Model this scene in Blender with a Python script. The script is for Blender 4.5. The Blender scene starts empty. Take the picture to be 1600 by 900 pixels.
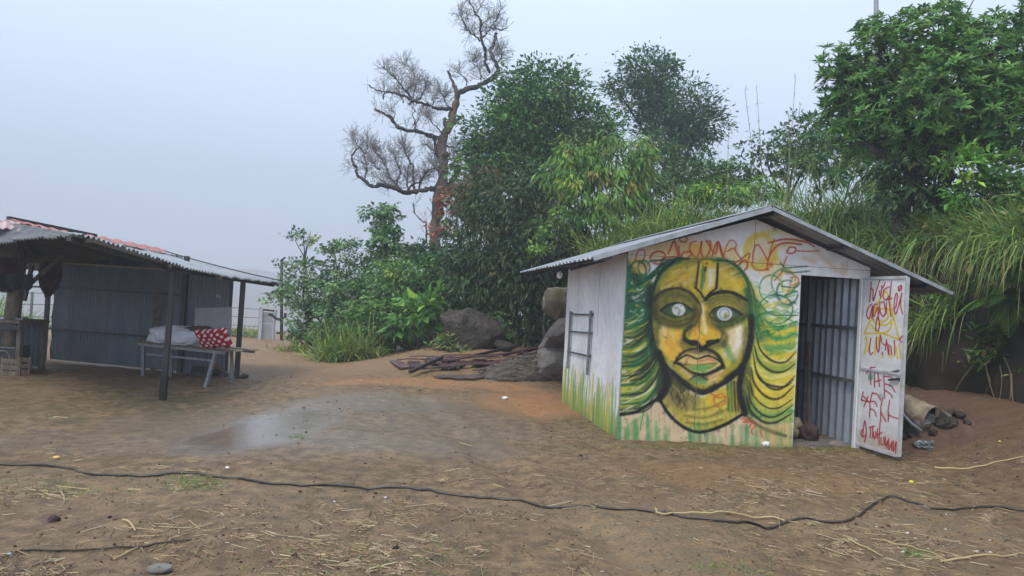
import bpy, math, random
import numpy as np
from mathutils import Vector, Matrix
random.seed(7); RNG = np.random.default_rng(7)
S = bpy.context.scene
R = math.radians
# ------------------------------------------------------------------ camera, sky, sun, exposure
F_PX, PITCH, ROLL, EYE = 1181.9, 0.018, 0.058, 1.5
cam_d = bpy.data.cameras.new('camera'); cam = bpy.data.objects.new('camera', cam_d); S.collection.objects.link(cam)
cam_d.sensor_width = 36.0; cam_d.lens = 36.0 * F_PX / 1600.0; cam_d.clip_start = 0.05; cam_d.clip_end = 2000
cam.matrix_world = Matrix.Translation((0, 0, EYE)) @ Matrix.Rotation(R(90) + PITCH, 4, 'X') @ Matrix.Rotation(ROLL, 4, 'Z')
S.camera = cam
SUN_EL, SUN_AZ = R(58), R(215)      # azimuth measured from +Y towards +X
W = bpy.data.worlds.new('World'); S.world = W; W.use_nodes = True
wn, wl = W.node_tree.nodes, W.node_tree.links
wn.clear()
w_out = wn.new('ShaderNodeOutputWorld'); w_bg = wn.new('ShaderNodeBackground')
sky = wn.new('ShaderNodeTexSky'); sky.sky_type = 'NISHITA'; sky.sun_disc = False
sky.sun_elevation = SUN_EL; sky.sun_rotation = SUN_AZ; sky.dust_density = 6.0; sky.air_density = 1.0; sky.altitude = 1500
cloud = wn.new('ShaderNodeMix'); cloud.data_type = 'RGBA'; cloud.inputs[0].default_value = 0.86     # closed cloud cover over the clear sky
cn = wn.new('ShaderNodeTexNoise'); cn.inputs['Scale'].default_value = 1.6; cn.inputs['Detail'].default_value = 3
cr = wn.new('ShaderNodeValToRGB')
cr.color_ramp.elements[0].position = 0.3; cr.color_ramp.elements[0].color = (4.9, 5.8, 7.3, 1)
cr.color_ramp.elements[1].position = 0.75; cr.color_ramp.elements[1].color = (6.1, 7.0, 8.4, 1)
wl.new(cn.outputs['Fac'], cr.inputs['Fac']); wl.new(sky.outputs['Color'], cloud.inputs[6]); wl.new(cr.outputs['Color'], cloud.inputs[7])
wl.new(cloud.outputs[2], w_bg.inputs['Color']); w_bg.inputs['Strength'].default_value = 0.10
wl.new(w_bg.outputs[0], w_out.inputs['Surface'])
sun_d = bpy.data.lights.new('sun', 'SUN'); sun_d.energy = 1.5; sun_d.angle = R(25); sun_d.color = (1.0, 0.95, 0.87)
sun = bpy.data.objects.new('sun', sun_d); S.collection.objects.link(sun)
sdir = Vector((math.sin(SUN_AZ) * math.cos(SUN_EL), math.cos(SUN_AZ) * math.cos(SUN_EL), math.sin(SUN_EL)))
sun.rotation_euler = sdir.to_track_quat('Z', 'Y').to_euler()
S.view_settings.view_transform = 'Standard'; S.view_settings.look = 'None'; S.view_settings.gamma = 1.0
S.view_settings.exposure = 1.12; S.view_settings.use_curve_mapping = False
S.render.engine = 'CYCLES'
S.cycles.use_denoising = True; S.cycles.volume_bounces = 1; S.cycles.max_bounces = 6
S.cycles.diffuse_bounces = 3; S.cycles.glossy_bounces = 2; S.cycles.transmission_bounces = 3

# ------------------------------------------------------------------ helpers: surveying
def ray(px, py):
    a, b = px - 800, 450 - py
    c, s = math.cos(ROLL), math.sin(ROLL); u = a * c - b * s; v = a * s + b * c
    c, s = math.cos(PITCH), math.sin(PITCH)
    return np.array([u, F_PX * c - v * s, F_PX * s + v * c])
def at(px, py, Y):
    r = ray(px, py); return np.array([0, 0, EYE]) + r * (Y / r[1])
def at_z(px, py, Z):
    r = ray(px, py); return np.array([0, 0, EYE]) + r * ((Z - EYE) / r[2])
def sm(e0, e1, x):
    t = np.clip((np.asarray(x, float) - e0) / (e1 - e0), 0, 1); return t * t * (3 - 2 * t)
_perm = np.random.default_rng(3).random((64, 64))
def vnoise(x, y):
    x = np.asarray(x, float); y = np.asarray(y, float)
    xi = np.floor(x).astype(int); yi = np.floor(y).astype(int); fx = x - xi; fy = y - yi
    fx = fx * fx * (3 - 2 * fx); fy = fy * fy * (3 - 2 * fy)
    g = lambda i, j: _perm[i % 64, j % 64]
    return (g(xi, yi) * (1 - fx) + g(xi + 1, yi) * fx) * (1 - fy) + (g(xi, yi + 1) * (1 - fx) + g(xi + 1, yi + 1) * fx) * fy - 0.5
def fbm(x, y, o=4):
    t = 0; a = 1.0
    for k in range(o):
        t = t + a * vnoise(np.asarray(x) * 2 ** k + 17.3 * k, np.asarray(y) * 2 ** k + 5.1 * k); a *= 0.5
    return t
def n3(P, sc, o=3):
    return (fbm(P[:, 0] * sc + P[:, 2] * sc * .7, P[:, 1] * sc - P[:, 2] * sc * .6, o) + fbm(P[:, 2] * sc + 9, P[:, 0] * sc - P[:, 1] * sc * .5 + 4, o)) * .7

# ------------------------------------------------------------------ helpers: meshes and objects
def coll(o): S.collection.objects.link(o); return o
def tag(o, label=None, cat=None, group=None, kind=None):
    if label: o['label'] = label
    if cat: o['category'] = cat
    if group: o['group'] = group
    if kind: o['kind'] = kind
    return o
def empty(name, loc, label, cat, group=None):
    o = bpy.data.objects.new(name, None); coll(o); o.location = Vector([float(c) for c in loc]); o.empty_display_size = .1
    o['_loc'] = [float(c) for c in loc]; return tag(o, label, cat, group)
class MB:
    """collects vertices and faces; colours per vertex optional"""
    def __init__(s): s.V = []; s.Q = []; s.T = []; s.C = []; s.n = 0
    def add(s, V, faces, col=None):
        V = np.asarray(V, float).reshape(-1, 3)
        if isinstance(faces, np.ndarray): (s.Q if faces.shape[1] == 4 else s.T).append(faces + s.n)
        else:
            q = [f for f in faces if len(f) == 4]; t = [f for f in faces if len(f) == 3]
            for f in faces:
                if len(f) > 4: t += [(f[0], f[i], f[i + 1]) for i in range(1, len(f) - 1)]
            if q: s.Q.append(np.array(q) + s.n)
            if t: s.T.append(np.array(t) + s.n)
        s.V.append(V); s.n += len(V)
        if col is not None:
            c = np.asarray(col, float); s.C.append(np.broadcast_to(c, (len(V), 3)) if c.ndim == 1 else c)
        return s
    def build(s, name, mat, parent=None, smooth=False, loc=None):
        V = np.concatenate(s.V)
        Q = np.concatenate(s.Q) if s.Q else np.zeros((0, 4), int); T = np.concatenate(s.T) if s.T else np.zeros((0, 3), int)
        o = np.zeros(3)
        if parent is not None: o = np.array(parent.get('_loc', (0, 0, 0)), float)
        elif loc is not None: o = np.array(loc, float)
        else:
            o = np.array([(V[:, 0].min() + V[:, 0].max()) / 2, (V[:, 1].min() + V[:, 1].max()) / 2, V[:, 2].min()])
        V = V - o
        m = bpy.data.meshes.new(name)
        m.vertices.add(len(V)); m.vertices.foreach_set('co', V.astype(np.float32).ravel())
        nl = Q.size + T.size; m.loops.add(nl); m.loops.foreach_set('vertex_index', np.concatenate([Q.ravel(), T.ravel()]).astype(np.int32))
        npoly = len(Q) + len(T); m.polygons.add(npoly)
        st = np.concatenate([np.arange(len(Q)) * 4, Q.size + np.arange(len(T)) * 3]).astype(np.int32)
        m.polygons.foreach_set('loop_start', st)
        m.polygons.foreach_set('use_smooth', np.full(npoly, smooth))
        m.update(calc_edges=True); m.validate()
        if s.C:
            C = np.concatenate(s.C); C4 = np.ones((len(C), 4), np.float32); C4[:, :3] = C
            at_ = m.attributes.new('paint', 'FLOAT_COLOR', 'POINT'); at_.data.foreach_set('color', C4.ravel())
        m.materials.append(mat)
        ob = coll(bpy.data.objects.new(name, m))
        if parent is None:
            ob.location = Vector(o); ob['_loc'] = [float(c) for c in o]
        else:
            ob.parent = parent; ob['_loc'] = [float(c) for c in o]
        return ob
    def build_sub(s, name, mat, parent, smooth=False): return s.build(name, mat, parent, smooth)
BOXF = [(0, 1, 3, 2), (4, 6, 7, 5), (0, 4, 5, 1), (2, 3, 7, 6), (0, 2, 6, 4), (1, 5, 7, 3)]
def box(mb, c, ex, ey, ez, col=None):
    """oriented box: centre c and half-extent vectors"""
    c, ex, ey, ez = [np.asarray(a, float) for a in (c, ex, ey, ez)]
    V = [c + i * ex + j * ey + k * ez for i in (-1, 1) for j in (-1, 1) for k in (-1, 1)]
    return mb.add(V, [(0, 1, 3, 2), (4, 6, 7, 5), (0, 4, 5, 1), (2, 3, 7, 6), (0, 2, 6, 4), (1, 5, 7, 3)], col)
def beam(mb, a, b, w, h=None, up=(0, 0, 1), col=None):
    a, b = np.asarray(a, float), np.asarray(b, float); h = h or w
    d = b - a; L = np.linalg.norm(d); d = d / L; up = np.asarray(up, float)
    if abs(d @ up) > .95: up = np.array([1., 0, 0])
    x = np.cross(d, up); x /= np.linalg.norm(x); y = np.cross(x, d)
    return box(mb, (a + b) / 2, d * L / 2, x * w / 2, y * h / 2, col)
def tube(mb, P, r, n=6, col=None, caps=True):
    P = np.asarray(P, float); m = len(P); r = np.broadcast_to(np.asarray(r, float), (m,))
    Tn = np.gradient(P, axis=0); Tn /= (np.linalg.norm(Tn, axis=1)[:, None] + 1e-9)
    ref = np.array([0.13, 0.21, 0.97]) if abs(Tn[:, 2]).mean() < .8 else np.array([0.97, .2, .1])
    X = np.cross(Tn, ref); X /= (np.linalg.norm(X, axis=1)[:, None] + 1e-9); Y = np.cross(Tn, X)
    a = np.arange(n) / n * 2 * np.pi
    V = P[:, None] + r[:, None, None] * (np.cos(a)[None, :, None] * X[:, None] + np.sin(a)[None, :, None] * Y[:, None])
    i, j = np.meshgrid(np.arange(m - 1), np.arange(n), indexing='ij'); k = (j + 1) % n
    Fq = np.stack([i * n + j, i * n + k, (i + 1) * n + k, (i + 1) * n + j], -1).reshape(-1, 4)
    mb.add(V.reshape(-1, 3), Fq, col)
    if caps:
        b0 = mb.n - m * n
        mb.T.append(np.array([(b0, b0 + q + 1, b0 + q) for q in range(1, n - 1)] + [(b0 + (m - 1) * n, b0 + (m - 1) * n + q, b0 + (m - 1) * n + q + 1) for q in range(1, n - 1)]))
    return mb
def spline(pts, per=8):
    p = np.asarray(pts, float)
    if len(p) < 3: return np.array([p[0] + (p[-1] - p[0]) * t for t in np.linspace(0, 1, per + 1)])
    p = np.vstack([2 * p[0] - p[1], p, 2 * p[-1] - p[-2]]); out = []
    for i in range(1, len(p) - 2):
        for t in np.linspace(0, 1, per, endpoint=False):
            a, b, c, d = p[i - 1], p[i], p[i + 1], p[i + 2]
            out.append(.5 * ((2 * b) + (c - a) * t + (2 * a - 5 * b + 4 * c - d) * t * t + (3 * b - a - 3 * c + d) * t ** 3))
    out.append(p[-2]); return np.array(out)
def grid_faces(nu, nv):
    i, j = np.meshgrid(np.arange(nu - 1), np.arange(nv - 1), indexing='ij')
    return np.stack([i * nv + j, (i + 1) * nv + j, (i + 1) * nv + j + 1, i * nv + j + 1], -1).reshape(-1, 4)
def sheet(mb, p00, p10, p11, p01, waves, amp, nv=4, per=8, thick=.004, sag=0, trap=False, jitter=0):
    """corrugated sheet: waves run along the p00->p10 edge, ribs run p00->p01; closed, two skins"""
    p00, p10, p11, p01 = [np.asarray(p, float) for p in (p00, p10, p11, p01)]
    nu = max(2, int(waves * per) + 1); u = np.linspace(0, 1, nu)[:, None, None]; v = np.linspace(0, 1, nv)[None, :, None]
    P = (p00 * (1 - u) + p10 * u) * (1 - v) + (p01 * (1 - u) + p11 * u) * v
    n = np.cross(p10 - p00, p01 - p00); n /= np.linalg.norm(n)
    w = np.sin(u * waves * 2 * np.pi)
    if trap: w = np.clip(w * 1.8, -1, 1)
    off = amp * w + sag * 4 * v * (1 - v) + (jitter * vnoise(u * 6 + p00[0], v * 3 + p00[1]) if jitter else 0)
    A = (P + n * off).reshape(-1, 3); B = A - n * thick; f = grid_faces(nu, nv); m = nu * nv
    mb.add(np.vstack([A, B]), np.vstack([f, f[:, ::-1] + m]))
    b = mb.n - 2 * m; rim = []
    for i in range(nu - 1):
        for j in (0, nv - 1): rim.append((b + i * nv + j, b + (i + 1) * nv + j, b + (i + 1) * nv + j + m, b + i * nv + j + m))
    for j in range(nv - 1):
        for i in (0, nu - 1): rim.append((b + i * nv + j, b + i * nv + j + 1, b + i * nv + j + 1 + m, b + i * nv + j + m))
    mb.Q.append(np.array(rim)); return mb
def sphere_pts(nu=24, nv=14):
    th = np.linspace(0, 2 * np.pi, nu, endpoint=False); ph = np.linspace(0.02, np.pi - .02, nv)
    V = np.array([[math.sin(p) * math.cos(t), math.sin(p) * math.sin(t), math.cos(p)] for t in th for p in ph])
    f = [(((i + 1) % nu) * nv + j, i * nv + j, i * nv + j + 1, ((i + 1) % nu) * nv + j + 1) for i in range(nu) for j in range(nv - 1)]
    f += [tuple(((nu - 1 - i)) * nv + 0 for i in range(nu))[::-1], tuple(i * nv + nv - 1 for i in range(nu))[::-1]]
    return V, f
def rock(mb, c, rad, seed, blocky=.5, rough=.18, rz=0, tilt=0, nu=40, nv=24):
    V, f = sphere_pts(nu, nv); d = V.copy()
    d = np.sign(d) * np.abs(d) ** (1 - blocky * .6)
    q = V + seed * 3.7
    d *= (1 + rough * n3(q, 1.3, 2) + rough * .55 * n3(q, 3.2, 3))[:, None]
    d *= (1 + rough * .30 * n3(q, 8, 3))[:, None]
    # a few cleaved facets
    rr = np.random.default_rng(seed)
    for k in range(11):
        nrm = rr.normal(size=3); nrm /= np.linalg.norm(nrm); h = rr.uniform(.5, .85); t = d @ nrm - h
        d -= np.maximum(t, 0)[:, None] * nrm * .85
    d *= np.asarray(rad)
    M = np.array(Matrix.Rotation(rz, 3, 'Z') @ Matrix.Rotation(tilt, 3, 'Y')); d = d @ M.T
    mb.add(d + np.asarray(c, float), f); return mb

# ------------------------------------------------------------------ helpers: materials
def mat(name, col=(.5, .5, .5), rough=.6, spec=.4, metal=0, attr=False, var=None, vscale=4, detail=6, bump=0, bscale=30, stretch=None, rvar=0, translucent=0, sheen=0):
    m = bpy.data.materials.new(name); m.use_nodes = True; nt = m.node_tree; N, L = nt.nodes, nt.links
    b = N['Principled BSDF']; b.inputs['Roughness'].default_value = rough; b.inputs['Metallic'].default_value = metal
    b.inputs['Specular IOR Level'].default_value = spec; b.inputs['Base Color'].default_value = (*col, 1)
    geo = N.new('ShaderNodeTexCoord'); vec = geo.outputs['Object']
    if stretch:
        mp = N.new('ShaderNodeMapping'); mp.inputs['Scale'].default_value = stretch; L.new(vec, mp.inputs['Vector']); vec = mp.outputs['Vector']
    src = None
    if attr:
        a = N.new('ShaderNodeAttribute'); a.attribute_name = 'paint'; src = a.outputs['Color']
    if var:
        nz = N.new('ShaderNodeTexNoise'); nz.inputs['Scale'].default_value = vscale; nz.inputs['Detail'].default_value = detail; nz.inputs['Roughness'].default_value = .62
        L.new(vec, nz.inputs['Vector'])
        rp = N.new('ShaderNodeValToRGB'); rp.color_ramp.elements[0].position = .36; rp.color_ramp.elements[1].position = .66
        L.new(nz.outputs['Fac'], rp.inputs['Fac'])
        if src is None:
            rp.color_ramp.elements[0].color = (*col, 1); rp.color_ramp.elements[1].color = (*var, 1); src = rp.outputs['Color']
        else:
            rp.color_ramp.elements[0].color = (*var, 1); rp.color_ramp.elements[1].color = (1, 1, 1, 1)
            mx = N.new('ShaderNodeMix'); mx.data_type = 'RGBA'; mx.blend_type = 'MULTIPLY'; mx.inputs[0].default_value = 1
            L.new(src, mx.inputs[6]); L.new(rp.outputs['Color'], mx.inputs[7]); src = mx.outputs[2]
        if rvar:
            mr = N.new('ShaderNodeMapRange'); mr.inputs['To Min'].default_value = max(.02, rough - rvar); mr.inputs['To Max'].default_value = min(1, rough + rvar)
            mr.inputs['From Min'].default_value = .3; mr.inputs['From Max'].default_value = .7
            L.new(nz.outputs['Fac'], mr.inputs['Value']); L.new(mr.outputs['Result'], b.inputs['Roughness'])
    if src is not None: L.new(src, b.inputs['Base Color'])
    if bump:
        bn = N.new('ShaderNodeTexNoise'); bn.inputs['Scale'].default_value = bscale; bn.inputs['Detail'].default_value = 6; L.new(vec, bn.inputs['Vector'])
        bp = N.new('ShaderNodeBump'); bp.inputs['Strength'].default_value = min(1, bump); bp.inputs['Distance'].default_value = .02 * max(1, bump)
        L.new(bn.outputs['Fac'], bp.inputs['Height']); L.new(bp.outputs['Normal'], b.inputs['Normal'])
    if translucent:
        tr = N.new('ShaderNodeBsdfTranslucent'); ms = N.new('ShaderNodeMixShader'); ms.inputs[0].default_value = translucent
        if src is not None: L.new(src, tr.inputs['Color'])
        else: tr.inputs['Color'].default_value = (*col, 1)
        L.new(b.outputs[0], ms.inputs[1]); L.new(tr.outputs[0], ms.inputs[2]); L.new(ms.outputs[0], N['Material Output'].inputs['Surface'])
    return m
def lin(c):
    c = np.asarray(c, float) / 255.0
    return np.where(c <= .04045, c / 12.92, ((c + .055) / 1.055) ** 2.4)
M = {}
M['leaf'] = mat('leaf', rough=.45, spec=.35, attr=True, translucent=.22)
M['blade'] = mat('grass_blade', rough=.55, spec=.25, attr=True, translucent=.2)
M['bark'] = mat('bark', (.03, .025, .02), .85, .2, var=(.075, .065, .055), vscale=3.5, bump=.8, bscale=18)
M['deadbark'] = mat('dead_bark', (.045, .034, .028), .85, .2, var=(.20, .135, .10), vscale=1.3, bump=.9, bscale=12, stretch=(1, 1, .5))
M['limbbark'] = mat('grey_limb_bark', (.03, .027, .026), .85, .2, var=(.10, .088, .08), vscale=2.5, bump=1.5, bscale=14)
M['twig'] = mat('twig', (.26, .25, .24), .9, .1)
M['roofzinc'] = mat('zinc_roof', (.34, .36, .38), .42, .5, .35, var=(.24, .25, .26), vscale=3, rvar=.12)
M['roofgrey'] = mat('grey_sheet_metal', (.27, .28, .29), .5, .5, .3, var=(.19, .19, .19), vscale=2.2, rvar=.1)
M['roofold'] = mat('dark_sheet', (.07, .068, .07), .7, .3, .1, var=(.11, .10, .09), vscale=3)  # darker sheet metal for the back slopes of the stall roof
M['edge'] = mat('painted_trim', (.38, .40, .41), .5, .4, .2, var=(.22, .23, .23), vscale=6)
M['wallpaint'] = mat('mural_paint', rough=.62, spec=.3, attr=True, var=(.86, .85, .83), vscale=9, bump=.12, bscale=60)
M['innersheet'] = mat('bare_corrugated_steel', (.34, .37, .42), .45, .5, .3, var=(.25, .27, .31), vscale=3, rvar=.1)
M['stallsheet'] = mat('slate_corrugated_steel', (.095, .115, .145), .55, .4, .15, var=(.15, .165, .185), vscale=1.2, rvar=.1, stretch=(3, 3, .45))
M['redsheet'] = mat('faded_red_sheet', (.30, .075, .055), .55, .4, .1, var=(.44, .17, .14), vscale=2.5)
M['pinksheet'] = mat('pale_pink_sheet', (.56, .42, .41), .5, .4, .1, var=(.5, .3, .29), vscale=4)
M['darksteel'] = mat('dark_steel', (.035, .037, .042), .55, .4, .3, var=(.06, .055, .05), vscale=8)
M['greysteel'] = mat('grey_steel', (.22, .24, .25), .5, .5, .4, var=(.15, .15, .15), vscale=9)
M['wood'] = mat('old_timber', (.10, .075, .055), .8, .2, var=(.2, .16, .12), vscale=5, bump=.4, bscale=25, stretch=(4, 4, .7))
M['batten'] = mat('pale_timber', (.42, .34, .25), .75, .2, var=(.3, .24, .18), vscale=7)
M['ply'] = mat('tan_ply', (.36, .29, .2), .75, .2, var=(.26, .2, .14), vscale=4)
M['maroon'] = mat('maroon_sheet', (.10, .035, .035), .5, .45, .1, var=(.055, .045, .045), vscale=2.2, rvar=.15)
M['maroongrey'] = mat('weathered_sheet', (.085, .075, .075), .5, .45, .1, var=(.14, .07, .065), vscale=2.6, rvar=.15)
M['rock'] = mat('dark_rock', (.024, .021, .018), .75, .3, var=(.075, .06, .047), vscale=3.4, bump=5, bscale=6)
M['strata'] = mat('striped_rock', (.045, .040, .036), .75, .3, var=(.16, .132, .10), vscale=3, bump=4, bscale=8, stretch=(1, 3.5, 4))
M['palerock'] = mat('pale_rock', (.22, .20, .18), .8, .25, var=(.10, .092, .082), vscale=2.6, bump=4, bscale=5)
M['mossrock'] = mat('mossy_rock', (.085, .08, .04), .85, .2, var=(.25, .22, .18), vscale=2.4, bump=.8, bscale=9)
M['hose'] = mat('black_rubber', (.012, .012, .014), .4, .5, var=(.06, .048, .038), vscale=7)
M['cloth_white'] = mat('white_cloth', (.62, .63, .66), .85, .2, var=(.45, .46, .5), vscale=5)
M['cloth_dark'] = mat('dark_cloth', (.025, .028, .04), .9, .1, var=(.05, .045, .055), vscale=4)
M['cloth_red'] = mat('maroon_cloth', (.07, .018, .022), .9, .1, var=(.03, .02, .03), vscale=4)
M['cloth_brown'] = mat('brown_cloth', (.09, .055, .05), .9, .1, var=(.05, .03, .03), vscale=6)
M['card'] = mat('grey_board', (.33, .33, .33), .8, .2, var=(.25, .25, .26), vscale=3)
M['concrete'] = mat('concrete', (.2, .185, .165), .85, .2, var=(.12, .105, .09), vscale=5, bump=.5, bscale=30)
M['plastic_white'] = mat('white_plastic', (.7, .7, .7), .4, .5)
M['bulb'] = mat('bulb_glass', (.8, .8, .78), .15, .5)
M['pastelwall'] = mat('gate_paint', (.42, .45, .48), .6, .3, var=(.34, .36, .38), vscale=3)
M['drum'] = mat('rusted_drum', (.42, .35, .24), .7, .3, .1, var=(.12, .085, .055), vscale=5, bump=.4, bscale=20)
M['black'] = mat('black_plastic', (.01, .01, .01), .5, .4)
M['debris'] = mat('attr_matte', rough=.85, spec=.2, attr=True)
M['yellowsack'] = mat('straw_sack', (.42, .35, .2), .8, .2, var=(.2, .16, .09), vscale=7, bump=.6, bscale=20)
M['soil'] = mat('bank_soil', (.055, .036, .026), .9, .2, var=(.025, .028, .016), vscale=1.6, bump=1.2, bscale=7)
def turf_on_top(m):
    N, L = m.node_tree.nodes, m.node_tree.links; b = N['Principled BSDF']; src = b.inputs['Base Color'].links[0].from_socket
    g = N.new('ShaderNodeNewGeometry'); sx = N.new('ShaderNodeSeparateXYZ'); L.new(g.outputs['True Normal'], sx.inputs[0])
    mr = N.new('ShaderNodeMapRange'); mr.inputs['From Min'].default_value = .55; mr.inputs['From Max'].default_value = .8; L.new(sx.outputs['Z'], mr.inputs['Value'])
    mx = N.new('ShaderNodeMix'); mx.data_type = 'RGBA'; mx.inputs[7].default_value = (.07, .11, .03, 1); L.new(mr.outputs['Result'], mx.inputs[0]); L.new(src, mx.inputs[6]); L.new(mx.outputs[2], b.inputs['Base Color']); return m
M['redsoil'] = mat('red_soil', (.135, .078, .054), .9, .2, var=(.085, .052, .038), vscale=4, bump=1, bscale=14)
M['turfbank'] = turf_on_top(mat('turfed_bank', (.055, .036, .026), .9, .2, var=(.025, .028, .016), vscale=1.6, bump=1.2, bscale=7))

# ================================================================== THE SETTING
def gz(x, y, fine=True):
    """height of the yard at x, y"""
    x = np.asarray(x, float); y = np.asarray(y, float); pd = puddle(x, y)
    z = -0.2 * sm(-1.6, -4.6, x) * 1.0
    z = z + 0.60 * sm(4.6, 6.4, x - .10 * (y - 8)) * sm(4.5, 8.0, y)           # soil ramp at the foot of the bank
    z = z + 0.45 * sm(13.2, 17.4, y) * sm(-4.0, -.6, x) * sm(5, 2, x)                 # rise towards the boulder
    z = z - 34 * sm(27, 75, y + .25 * x) - 20 * sm(-14, -50, x)                    # the hillside drops into the valley
    z = z + sm(240, 600, y) * (52 + 36 * fbm(x * .005 + 2, y * .005, 4) - .04 * x)
    z = z + sm(-150, -420, x) * (20 + 12 * fbm(x * .007 + 4, y * .007, 3))
    z = z + .035 * fbm(x * .6, y * .6, 3) * sm(1, 4, y) * (1 - .8 * pd)
    if fine: z = z + (.026 * fbm(x * 2.7, y * 2.7, 4) + .018 * fbm(x * 8, y * 8, 3)) * sm(30, 14, y) * (1 - .97 * pd) - .012 * pd
    for k_, xo in ((0, -.55), (1, .95)):      # old wheel tracks curving through the yard
        xc = 1.6 + xo - .42 * (y - 4) + .012 * (y - 4) ** 2 + .12 * fbm(y * .5 + k_, y * 0 + 3, 2)
        u_ = (x - xc) / .16; z = z + (-.030 * np.exp(-u_ ** 2) + .014 * np.exp(-(np.abs(u_) - 1.7) ** 2 * 2.5)) * sm(2, 3, y) * sm(13, 9, y) * (.35 + np.clip(.9 + 1.4 * fbm(x * 1.1 + 7, y * 1.1, 2), 0, 1.3)) * (1 - pd)
    z = z - .022 * np.exp(-((y - 7.05 - .1 * np.sin(x * 1.1) - .03 * x) / .10) ** 2) * sm(-5, -3.5, x) * sm(1.2, .3, x) * (.5 + fbm(x * 2, y * 2, 2))
    return z
def puddle(x, y):
    x = np.asarray(x, float); y = np.asarray(y, float)
    n = .45 * fbm(x * .9, y * .9, 4)
    n = n + .28 * fbm(x * 3.5, y * 3.5, 3)
    a = ((x + 2.62) / .78) ** 2 + ((y - 8.5) / 1.65) ** 2
    b = ((x + 1.75) / 1.25) ** 2 + ((y - 10.6) / 1.1) ** 2
    c = ((x + 1.3) / 1.5) ** 2 + ((y - 7.6) / .6) ** 2
    m = np.maximum(np.maximum(sm(1.3, .4, a + n), .5 * sm(1.3, .3, b + n)), .22 * sm(1.2, .2, c + n * 1.3))
    return m
def axis(lo, d0, d1, hi, st, g=1.07):
    a = list(np.arange(d0, d1, st)); s = st
    b = [d1]
    while b[-1] < hi: s *= g; b.append(b[-1] + s)
    s = st; c = []
    x = d0
    while x > lo: s *= g; x -= s; c.append(x)
    return np.array(c[::-1] + a + b)
gx = axis(-700, -5.6, 6.6, 700, .05); gy = axis(-30, 3.0, 17.5, 700, .05, 1.07)
GX, GY = np.meshgrid(gx, gy, indexing='ij'); GZ = gz(GX, GY)
pud = puddle(GX, GY)
orange = np.clip(sm(1.2, .2, ((GX - .5) / 1.1) ** 2 + ((GY - 11.6) / 1.6) ** 2 + .6 * fbm(GX * 1.2, GY * 1.2)) + .8 * sm(1.1, .2, ((GX + 1.2) / 2.6) ** 2 + ((GY - 13.2) / .8) ** 2 + .8 * fbm(GX * 1.5, GY * 1.5))
     + .28 * sm(1.2, .2, ((GX - 2.4) / 1.4) ** 2 + ((GY - 7.0) / .6) ** 2 + .8 * fbm(GX * 1.4, GY * 1.4)) + .35 * sm(12, 16, GY), 0, 1)
red = sm(4.4, 5.8, GX - .1 * (GY - 8)) * sm(5, 7, GY)
dry = np.clip(sm(13, 17, GY) * .9 + .5 * sm(.1, .5, fbm(GX * .7 + 3, GY * .7, 3)), 0, 1) * (1 - pud)
moss = np.clip(sm(28, 60, GY) + sm(1.1, .3, ((GX + 4.9) / 2.2) ** 2 + ((GY - 9.9) / 1.2) ** 2 + .7 * fbm(GX, GY)) * .8 + .5 * sm(.15, .5, fbm(GX * .8 + 9, GY * .8 + 2, 3)), 0, 1)
wet = np.clip(pud + .75 * sm(1.3, .2, ((GX + 2.2) / 2.8) ** 2 + ((GY - 8.7) / 2.3) ** 2 + .7 * fbm(GX * .8, GY * .8)), 0, 1)
mb = MB(); mb.add(np.stack([GX, GY, GZ], -1).reshape(-1, 3), grid_faces(len(gx), len(gy)))
gm = mat('mud', (.125, .088, .062), .62, .35)
ground = mb.build('ground', gm, smooth=True, loc=(0, 0, 0)); tag(ground, 'brown muddy yard with puddle and scattered straw', None, kind='structure')
for nm, arr in (('zone_a', (wet, orange, red)), ('zone_b', (dry, moss, pud))):
    a = ground.data.attributes.new(nm, 'FLOAT_COLOR', 'POINT'); c = np.ones((GX.size, 4), np.float32)
    for k in range(3): c[:, k] = arr[k].ravel()
    a.data.foreach_set('color', c.ravel())
nt = gm.node_tree; N, L = nt.nodes, nt.links; bs = N['Principled BSDF']
def mixc(fac, a, b, blend='MIX'):
    m = N.new('ShaderNodeMix'); m.data_type = 'RGBA'; m.blend_type = blend
    for s, v in ((0, fac), (6, a), (7, b)):
        if isinstance(v, (int, float)): m.inputs[s].default_value = v
        elif isinstance(v, tuple): m.inputs[s].default_value = (*v, 1)
        else: L.new(v, m.inputs[s])
    return m.outputs[2]
def mth(op, a, b):
    m = N.new('ShaderNodeMath'); m.operation = op; m.use_clamp = op != 'SUBTRACT'
    for s, v in ((0, a), (1, b)):
        if isinstance(v, (int, float)): m.inputs[s].default_value = v
        else: L.new(v, m.inputs[s])
    return m.outputs[0]
tc = N.new('ShaderNodeTexCoord').outputs['Object']
def noise(sc, det=6, ro=.6):
    n = N.new('ShaderNodeTexNoise'); n.inputs['Scale'].default_value = sc; n.inputs['Detail'].default_value = det; n.inputs['Roughness'].default_value = ro; L.new(tc, n.inputs['Vector']); return n.outputs['Fac']
def ramp(v, a, b):
    m = N.new('ShaderNodeMapRange'); m.inputs['From Min'].default_value = a; m.inputs['From Max'].default_value = b; L.new(v, m.inputs['Value']); return m.outputs['Result']
def sep(nm):
    a = N.new('ShaderNodeAttribute'); a.attribute_name = nm; s = N.new('ShaderNodeSeparateColor'); L.new(a.outputs['Color'], s.inputs[0]); return s.outputs
za, zb = sep('zone_a'), sep('zone_b')
n1, n2, n3_, n4 = noise(1.1), noise(7), noise(38, 4, .7), noise(130, 2)
base = mixc(ramp(n1, .35, .65), (.195, .126, .060), (.285, .190, .094))
base = mixc(ramp(n2, .40, .62), base, (.122, .080, .041))
base = mixc(mth('MULTIPLY', zb[0], ramp(n2, .38, .6)), base, (.27, .20, .12))
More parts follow.
